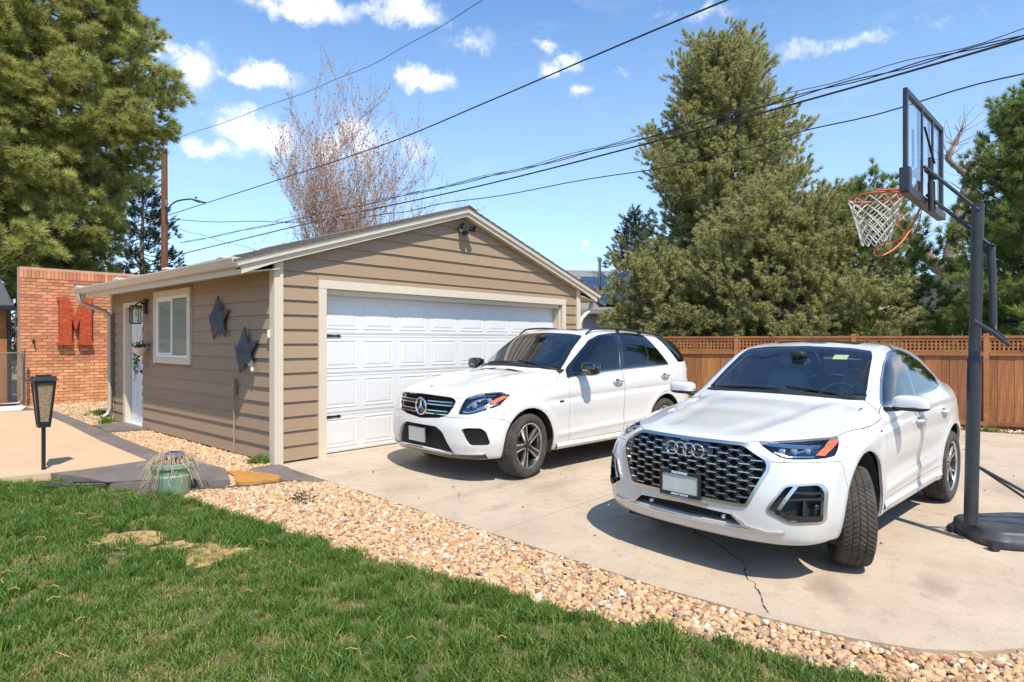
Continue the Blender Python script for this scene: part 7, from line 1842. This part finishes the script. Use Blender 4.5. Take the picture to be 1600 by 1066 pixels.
MB().tube([(-1.4, -2.6, 3.3), (-1.4, -2.6, 5.0)], .055, 10).build('vent_pipe', M['galv'], r1, local=True); MB().lathe([(.09, 4.95), (.09, 5.05), (0, 5.1)], (-1.4, -2.6, 0), 10).build('vent_pipe', M['galv'], r1, local=True)
for x in (.1, 1.1): MB().box((x, -.9, 4.50), (.35, .35, .12)).build('roof_vent', M['wall_grey'], r1, local=True, bevel=.03)
MB().bb((-2.9, -4.98, 2.86), (2.9, -4.88, 3.0)).build('gutter', M['wall_grey'], h1, local=True)
house('house', 'tan brick house behind the big round crowned conifer and the fence', 6.6, 11.8, 19.0, 26, 2.15, 3.5, M['tan_brick'], M['roof_tan'], -.05, wins=[(-1.4, 1.1, 1.0, .9), (.6, 1.1, 1.2, .9)])
h3, r3 = house('house', 'weathered gabled shed house with dark roof right of the pines', 11.6, 13.4, 18.5, 23, 2.35, 3.45, mat('weathered_wood', (.13, .095, .07), .85, var=(.22, .17, .13), vscale=8), M['shingle_dark'], .5, .25, 'w', wins=[(0, 1.7, .8, .7)])
house('house', 'low house with pale grey shingle roof behind the hoop pole', 13.2, 19.5, 20.5, 27, 2.35, 3.9, M['wall_grey'], mat('pale_grey_shingle', (.26, .26, .27), .9, var=(.34, .34, .35), vscale=5), .0, wins=[(-1.6, 1.2, 1.1, .8)])

# ------------------------------------------------------------------ trees
M['bark'] = mat('pine_bark', (.20, .095, .055), .9, var=(.08, .045, .03), vscale=9, bump=1.0, bscale=18, stretch=(1, 1, .35)); M['bark_grey'] = mat('grey_bark', (.16, .12, .10), .9, var=(.28, .23, .19), vscale=6, bump=.8, bscale=20)
M['twig'] = mat('twig_brown', (.13, .095, .07), .9); M['birch'] = mat('birch_bark', (.46, .34, .27), .8, var=(.20, .13, .10), vscale=8)
def needle_mat(name, c0, c1, c2):
    m = grass_mat(name, [c0, c1, c2], .42); return m
NM = [needle_mat('needles_olive', (.43, .44, .125), (.32, .345, .10), (.56, .54, .17)), needle_mat('needles_grey_green', (.42, .41, .16), (.32, .33, .135), (.54, .50, .21)), needle_mat('needles_dark', (.035, .060, .032), (.025, .048, .026), (.06, .085, .04)), needle_mat('needles_fresh', (.25, .32, .08), (.18, .25, .07), (.36, .40, .12))]
def tuft_src(seed, m, n, ln, wd, spread, stem=.05):
    rr = random.Random(seed); mb = MB()
    for _ in range(n):
        z0 = rr.uniform(-stem, stem * .6); th = rr.uniform(.15, spread); ph = rr.uniform(0, 2 * pi); d = Vector((sin(th) * cos(ph), sin(th) * sin(ph), cos(th))); l = ln * rr.uniform(.7, 1.1); s = d.cross(Vector((rr.uniform(-1, 1), rr.uniform(-1, 1), rr.uniform(-1, 1)))).normalized() * wd
        p = Vector((0, 0, z0)); mb.add([p - s * .5, p + s * .5, p + d * l], [(0, 1, 2)])
    return source('tuft_src_%d' % seed, mb, m)
TU = {k: [tuft_src(100 + 10 * k + i, NM[k], *prm) for i in range(3)] for k, prm in {0: (64, .19, .014, 1.35), 1: (64, .095, .013, 1.6, .09), 2: (56, .09, .012, 1.8, .09), 3: (64, .16, .012, 1.3)}.items()}
def rot_to(d):
    q = Vector(d).to_track_quat('Z', 'Y').to_euler(); return (q.x, q.y, q.z)
def conifer(name, label, base, height, rad, z0, nl, seed, kind, group=None, clump_r=.22, ntuft=5, scale=1.0, el=(.0, .5), trunk_r=.22, lean=(0, 0), twig_step=.30, bark='bark', cull=None, keep=1.0):
    rr = random.Random(seed); o = thing(name, label, 'tree', base, 0, group); B = Vector(base); P = []; Rt = []; S = []; I = []; wood = MB()
    top = B + Vector((lean[0], lean[1], height)); T_ = [B + (top - B) * t + Vector((rr.uniform(-.06, .06), rr.uniform(-.06, .06), 0)) * (t < 1) for t in np.linspace(0, 1, 10)]
    trunk = MB(); trunk.tube([Vector((B.x, B.y, B.z - .2))] + T_, [trunk_r * 1.25] + [max(.02, trunk_r * (1 - t) ** .8) for t in np.linspace(0, 1, 10)], 12); trunk.build('trunk', M[bark], o, smooth=True)
    ga = rr.uniform(0, 6)
    for i in range(nl):
        f = (i + rr.random()) / nl; h = z0 + (height - z0) * (f ** .92) * .985; ga += 2.399 + rr.uniform(-.35, .35); Rm = rad((h - z0) / (height - z0), ga) * rr.uniform(.78, 1.08)
        if Rm < .15: Rm = .15
        st = B + Vector((lean[0], lean[1], 0)) * (h / height) + Vector((0, 0, h)); e = el[0] + (el[1] - el[0]) * ((h - z0) / (height - z0)) + rr.uniform(-.15, .15)
        dh = Vector((cos(ga), sin(ga), 0)); n = max(3, int(Rm / .35)); pts = []
        for k in range(n + 1):
            t = k / n; pts.append(st + dh * Rm * t + Vector((0, 0, Rm * (sin(e) * t - .16 * sin(pi * t) * (1 - t) + .10 * t * t))) + Vector((rr.uniform(-.05, .05), rr.uniform(-.05, .05), rr.uniform(-.04, .04))) * (k > 0))
        wood.tube(pts, [max(.008, .045 * (Rm / 3) * (1 - k / (n + .5))) + .006 for k in range(n + 1)], 5, cap=False)
        s = Rm * (.30 if Rm > 1.2 else .1); 
        while s <= Rm + 1e-6:
            t = s / Rm; k = min(n - 1, int(t * n)); p = pts[k].lerp(pts[k + 1], t * n - k); sg = 1 if rr.random() < .5 else -1
            tl = rr.uniform(.2, .55) * (Rm - s) * .8 + rr.uniform(.15, .35); td = (dh * rr.uniform(.35, 1) + Vector((-dh.y, dh.x, 0)) * sg * rr.uniform(.3, 1.1) + Vector((0, 0, rr.uniform(-.1, .45)))).normalized()
            q = p + td * tl
            if cull is None or not cull(q):
                wood.tube([p, p.lerp(q, .5) + Vector((0, 0, -.02)), q], [.011, .008, .005], 3, cap=False)
                m = max(1, int(tl / .24))
                for j in range(1, m + 1):
                    c = p.lerp(q, j / m)
                    for _ in range(ntuft if j == m else max(1, int(ntuft * .6))):
                        if rr.random() > keep: continue
                        of = Vector((rr.gauss(0, 1), rr.gauss(0, 1), rr.gauss(.25, .8))) * clump_r * .55; d = (td * .7 + of * (2.2 / clump_r * .22) + Vector((0, 0, .55))).normalized(); P.append(c + of); Rt.append(rot_to(d)); S.append(scale * rr.uniform(.75, 1.3)); I.append(rr.randrange(3))
            s += twig_step * rr.uniform(.7, 1.3)
    w_ = wood.build('branches', M['twig'], o); w_['kind'] = 'stuff'
    c = scatter('crown', [tuple(p) for p in P], Rt, S, I, TU[kind], None, o); c['kind'] = 'stuff'; return len(P)
def spot(px, d): v = at(px, 533, d); return (v.x, v.y, -.15)
nt_ = []
def r_left(t, a): return (.58 + .42 * min(1, max(0, (t - .22) / .16))) * (2.75 + 1.0 * sin(pi * min(1, t * 1.1)) * (1 + .2 * sin(3 * a))) * (1 - .82 * max(0, t - .35) / .65) * (.72 if t < .10 else 1)
nt_.append(conifer('pine_tree', 'tall olive green ponderosa pine with reddish trunk behind the brick wall', spot(96, 20.5), 17.5, r_left, 3.3, 215, 31, 0, None, .25, 8, 1.2, (-.15, .5), .26, (.3, 0)))
nt_.append(conifer('pine_tree', 'pale green pine at the far left edge beside the tall ponderosa', spot(-75, 18), 13.5, lambda t, a: 3.4 * (1 - t) ** .6 + .3, 3.2, 150, 32, 0, None, .28, 8, 1.2, (-.1, .5), .2))
nt_.append(conifer('spruce_tree', 'dark spruce showing between the ponderosa trunk and the utility pole', spot(222, 31), 10.5, lambda t, a: 3.0 * (1 - t) ** .85 + .15, 1.0, 110, 33, 2, 'dark spruces behind the ponderosa', .22, 4, 1.5, (-.3, .2), .2, bark='bark_grey'))
nt_.append(conifer('spruce_tree', 'dark spruce filling the gap left of the ponderosa trunk', spot(28, 33), 13, lambda t, a: 4.0 * (1 - t) ** .8 + .15, 1.0, 120, 34, 2, 'dark spruces behind the ponderosa', .24, 4, 1.6, (-.3, .2), .2, bark='bark_grey'))
def r_big(t, a):
    base = 3.65 * (1 - t) ** .56 + .22
    return base * (1 + .17 * sin(t * 17 + a * 2)) * (.9 + .1 * sin(5 * a))
nt_.append(conifer('conifer_tree', 'tallest grey green conifer right of the garage with a blunt leaning top', spot(1140, 21), 11.6, r_big, .9, 210, 41, 1, None, .34, 10, 1.25, (.0, .75), .24, (-.3, .2), .26, 'bark_grey'))
nt_.append(conifer('conifer_tree', 'broad bushy grey green conifer in front of the tallest one', spot(1235, 17.5), 5.3, lambda t, a: 2.7 * (1 - t ** 2.2) ** .6 * (.9 + .15 * sin(3 * a)) + .2, .7, 110, 42, 1, None, .30, 9, 1.15, (.1, .9), .18, (0, 0), .26, 'bark_grey'))
nt_.append(conifer('conifer_tree', 'small bushy grey green conifer closest to the garage wall corner', spot(1028, 19.0), 3.9, lambda t, a: 1.75 * (1 - t ** 2.2) ** .6 + .15, .5, 60, 43, 1, None, .28, 8, 1.15, (.1, .9), .12, (0, 0), .26, 'bark_grey'))
nt_.append(conifer('pine_tree', 'fresh green pine with slanting branches beneath the basketball net', spot(1352, 17.5), 6.1, lambda t, a: 2.15 * (1 - t) ** .7 + .15, .7, 90, 44, 3, None, .24, 6, 1.15, (.15, .9), .14))
nt_.append(conifer('pine_tree', 'green pine at the right edge behind the hoop pole', spot(1625, 14.5), 7.3, lambda t, a: 2.05 * (1 - t) ** .55 + .15, .8, 150, 45, 3, None, .24, 8, 1.05, (.0, .8), .18))
nt_.append(conifer('spruce_tree', 'dark spruce filling the shade at the right edge above the fence', spot(1640, 19), 6.0, lambda t, a: 3.0 * (1 - t) ** .6 + .2, .6, 80, 46, 2, None, .26, 5, 1.5, (-.2, .2), .18, bark='bark_grey'))
nt_.append(conifer('fir_tree', 'dark distant fir rising left of the tallest conifer', spot(992, 34), 8.8, lambda t, a: 2.7 * (1 - t) ** .8 + .15, 1.5, 90, 47, 2, None, .26, 4, 1.7, (-.25, .2), .2, bark='bark_grey'))
print('tufts', nt_)
# bare branching trees
def bare_tree(name, label, base, stems, height, seed, m, spread, leafc=None, nleaf=0, depth=4, r0=.09, leafsz=.05):
    rr = random.Random(seed); o = thing(name, label, 'tree', base); wood = [MB(), MB()]; tips = []
    def grow(p, d, l, r, lv, mb):
        n = 4 if lv < 2 else 3; pts = [p]; q = p.copy(); dd = d.copy()
        for k in range(n):
            dd = (dd + Vector((rr.gauss(0, .10), rr.gauss(0, .10), rr.gauss(.06, .05)))).normalized(); q = q + dd * l / n; pts.append(q.copy())
            if lv < depth:
                nb = 2 if lv == 0 else (2 if rr.random() < .62 else 1)
                for _ in range(nb):
                    ax = Vector((rr.gauss(0, 1), rr.gauss(0, 1), rr.gauss(0, .3))).normalized(); nd = (dd * 1.0 + ax * spread * rr.uniform(.7, 1.2) + Vector((0, 0, .25))).normalized(); grow(q.copy(), nd, l * rr.uniform(.38, .62), r * (.46 if lv else .36) * (1 - .4 * k / n), lv + 1, wood[1])
            if lv >= depth - 1: tips.append((q.copy(), dd.copy()))
        mb.tube(pts, [max(.0035, r * (1 - .75 * i / n)) for i in range(n + 1)], 5 if lv < 2 else 3, cap=False)
    for k in range(stems):
        a = 2 * pi * k / stems + rr.random(); d = Vector((cos(a) * .16, sin(a) * .16, 1)).normalized() if stems > 1 else Vector((0, 0, 1)); grow(Vector(base) + Vector((cos(a), sin(a), 0)) * .12, d, height * rr.uniform(.72, 1.0), r0 * rr.uniform(.7, 1), 0, wood[0])
    wood[0].build('trunk', m, o, smooth=True); b_ = wood[1].build('branches', m, o); b_['kind'] = 'stuff'
    if leafc:
        lb = MB(); rr.shuffle(tips)
        for i in range(nleaf):
            p, d = tips[i % len(tips)]; leafq(lb, p + Vector((rr.gauss(0, .05), rr.gauss(0, .05), rr.gauss(0, .06))), leafsz * rr.uniform(.5, 1.1), rr)
        f_ = lb.build('crown', leafc, o); f_['kind'] = 'stuff'
    return len(tips)
cat = grass_mat('catkins', [(.60, .25, .09), (.66, .36, .15), (.45, .18, .09)])
t = cat.node_tree
print('tips', bare_tree('birch_tree', 'bare multi stemmed birch with sparse rusty buds behind the garage roof', spot(512, 24), 7, 7.0, 51, M['birch'], .62, cat, 10000, 4, .065, .052))
print('tips', bare_tree('birch_tree', 'second thinner bare birch right of the rusty budded one', spot(588, 25), 4, 5.9, 52, M['birch'], .66, cat, 3600, 4, .05, .05))
# pollarded dead tree
o = thing('dead_tree', 'gnarled leafless pale limbed tree between the pines behind the hoop', 'tree', spot(1472, 25)); dm = mat('dead_wood', (.36, .27, .21), .9, var=(.16, .11, .085), vscale=5, bump=1, bscale=14)
def limb(pts, r, nm='limb'):
    P_ = curve_pts([at(*p) for p in pts], 6); n = len(P_); rr = random.Random(len(pts)); rs = [r * (1 - .55 * i / n) * rr.uniform(.82, 1.28) for i in range(n)]; MB().tube(P_, rs, 9).build(nm, dm, o, smooth=True)
limb([(1472, 540, 25), (1476, 480, 25), (1478, 440, 25), (1484, 400, 25), (1500, 360, 25)], .40, 'trunk'); limb([(1482, 410, 25), (1500, 340, 25), (1508, 300, 25.2), (1518, 255, 25.3)], .30); limb([(1478, 425, 25), (1455, 408, 24.6), (1435, 385, 24.3), (1420, 365, 24.2), (1400, 372, 24.2)], .26)
limb([(1508, 310, 25), (1512, 280, 25), (1500, 265, 25), (1482, 248, 25), (1490, 228, 25), (1500, 208, 25)], .15); limb([(1505, 330, 25), (1520, 300, 25), (1526, 280, 24.8)], .18); limb([(1500, 350, 25), (1540, 335, 25), (1560, 320, 25)], .12)
m_ = MB(); rr = random.Random(77)
for (px, py) in ((1500, 208), (1490, 228), (1518, 255), (1526, 280), (1420, 365), (1400, 372), (1435, 385), (1482, 248), (1560, 320), (1508, 300), (1455, 408)):
    for k in range(9):
        p = at(px, py, 25); d = Vector((rr.gauss(0, .6), rr.gauss(0, .6), rr.uniform(.2, 1))).normalized(); q = p; P_ = [p]
        for _ in range(5): d = (d + Vector((rr.gauss(0, .25), rr.gauss(0, .25), rr.gauss(.1, .2)))).normalized(); q = q + d * .24; P_.append(q)
        m_.tube(P_, [.02, .016, .012, .009, .007, .005], 3, cap=False)
w_ = m_.build('twigs', dm, o); w_['kind'] = 'stuff'

# ------------------------------------------------------------------ utility pole, street lamp and overhead lines
M['pole_wood'] = mat('pole_wood', (.22, .085, .035), .85, var=(.12, .05, .025), vscale=4, stretch=(4, 4, .5), bump=.4, bscale=12)
pp = spot(257, 29); o = thing('utility_pole', 'reddish brown wooden utility pole beside the tall ponderosa', 'pole', pp)
MB().tube([(0, 0, 0), (0, 0, 10.55)], [.17, .125], 14).build('shaft', M['pole_wood'], o, local=True, smooth=radians(50))
MB().box((0, -.16, 8.0), (.10, .12, .3)).build('bracket', M['galv'], o, local=True)
sa = at(262, 345, 28.8); o = thing('street_lamp', 'curved arm street lamp bracketed to the wooden utility pole', 'street lamp', (sa.x, sa.y, sa.z - .8))
P_ = [at(260, 347, 28.9), at(262, 328, 28.85), at(275, 315, 28.8), (at(298, 311, 28.7))]
MB().tube(curve_pts(P_, 6), .035, 8).build('arm', M['hoop_grey'], o, smooth=True)
m_ = MB(); a = at(298, 311, 28.7); b = at(322, 317, 28.6); m_.tube([a, a.lerp(b, .5) - Vector((0, 0, .02)), b], [.06, .12, .05], 10, squash=.5); m_.build('lamp_head', M['hoop_grey'], o, smooth=True); MB().tube([at(306, 310, 28.7), at(306, 308, 28.7)], .06, 8).build('photocell', M['plastic_black'], o)
M['cable'] = mat('cable_black', (.018, .018, .02), .6)
def wire(pts, r, label, strands=1, tw=.03):
    P_ = [at(*p) for p in pts]
    # quadratic sag through three given points, extended straight
    Q = curve_pts(P_, 10); m_ = MB(); 
    for s in range(strands):
        off = [Vector((0, 0, tw * sin(i * .9 + s * 2.1))) for i in range(len(Q))]; m_.tube([q + f for q, f in zip(Q, off)], r, 5, cap=False)
    o = m_.build('overhead_cable', M['cable']); tag(o, label, 'cable', 'overhead utility lines')
wire([(258, 338, 29), (420, 286, 24), (600, 226, 19), (760, 160, 15.5), (960, 74, 12.2), (1136, 0, 10), (1400, -110, 8)], .017, 'thick black cable climbing from the pole to the top centre of the sky', 1, .0)
wire([(276, 217, 30), (440, 158, 27), (590, 96, 24), (757, 0, 21), (900, -80, 19)], .011, 'thin grey upper wire running from the pole behind the birch to the sky')
wire([(258, 344, 29), (420, 347, 26), (560, 341, 23.5), (700, 318, 21), (1035, 261, 16), (1240, 211, 13.6), (1600, 114, 10.5), (1800, 50, 9)], .014, 'single lower cable passing behind the backboard')
wire([(150, 428, 34), (300, 393, 29), (500, 345, 24), (740, 293, 19.5), (1040, 217, 15), (1300, 146, 12.5), (1600, 60, 10), (1850, -20, 8.5)], .022, 'thickest black cable crossing in front of the tallest conifer', 1, .0)
wire([(282, 380, 29), (420, 352, 26), (600, 313, 22.5), (800, 268, 19), (1040, 207, 15), (1300, 136, 12.5), (1600, 54, 10), (1850, -28, 8.5)], .012, 'middle cable of the bundle just above the thickest one', 2, .03)
wire([(430, 345, 26), (640, 302, 21.6), (830, 258, 18.2), (1040, 200, 15), (1300, 128, 12.5), (1600, 47, 10), (1850, -36, 8.5)], .008, 'thin top wire of the bundle to the right')
wire([(262, 352, 29), (330, 372, 27), (420, 396, 25), (520, 420, 23)], .008, 'thin guy wire dropping from the pole behind the garage roof')
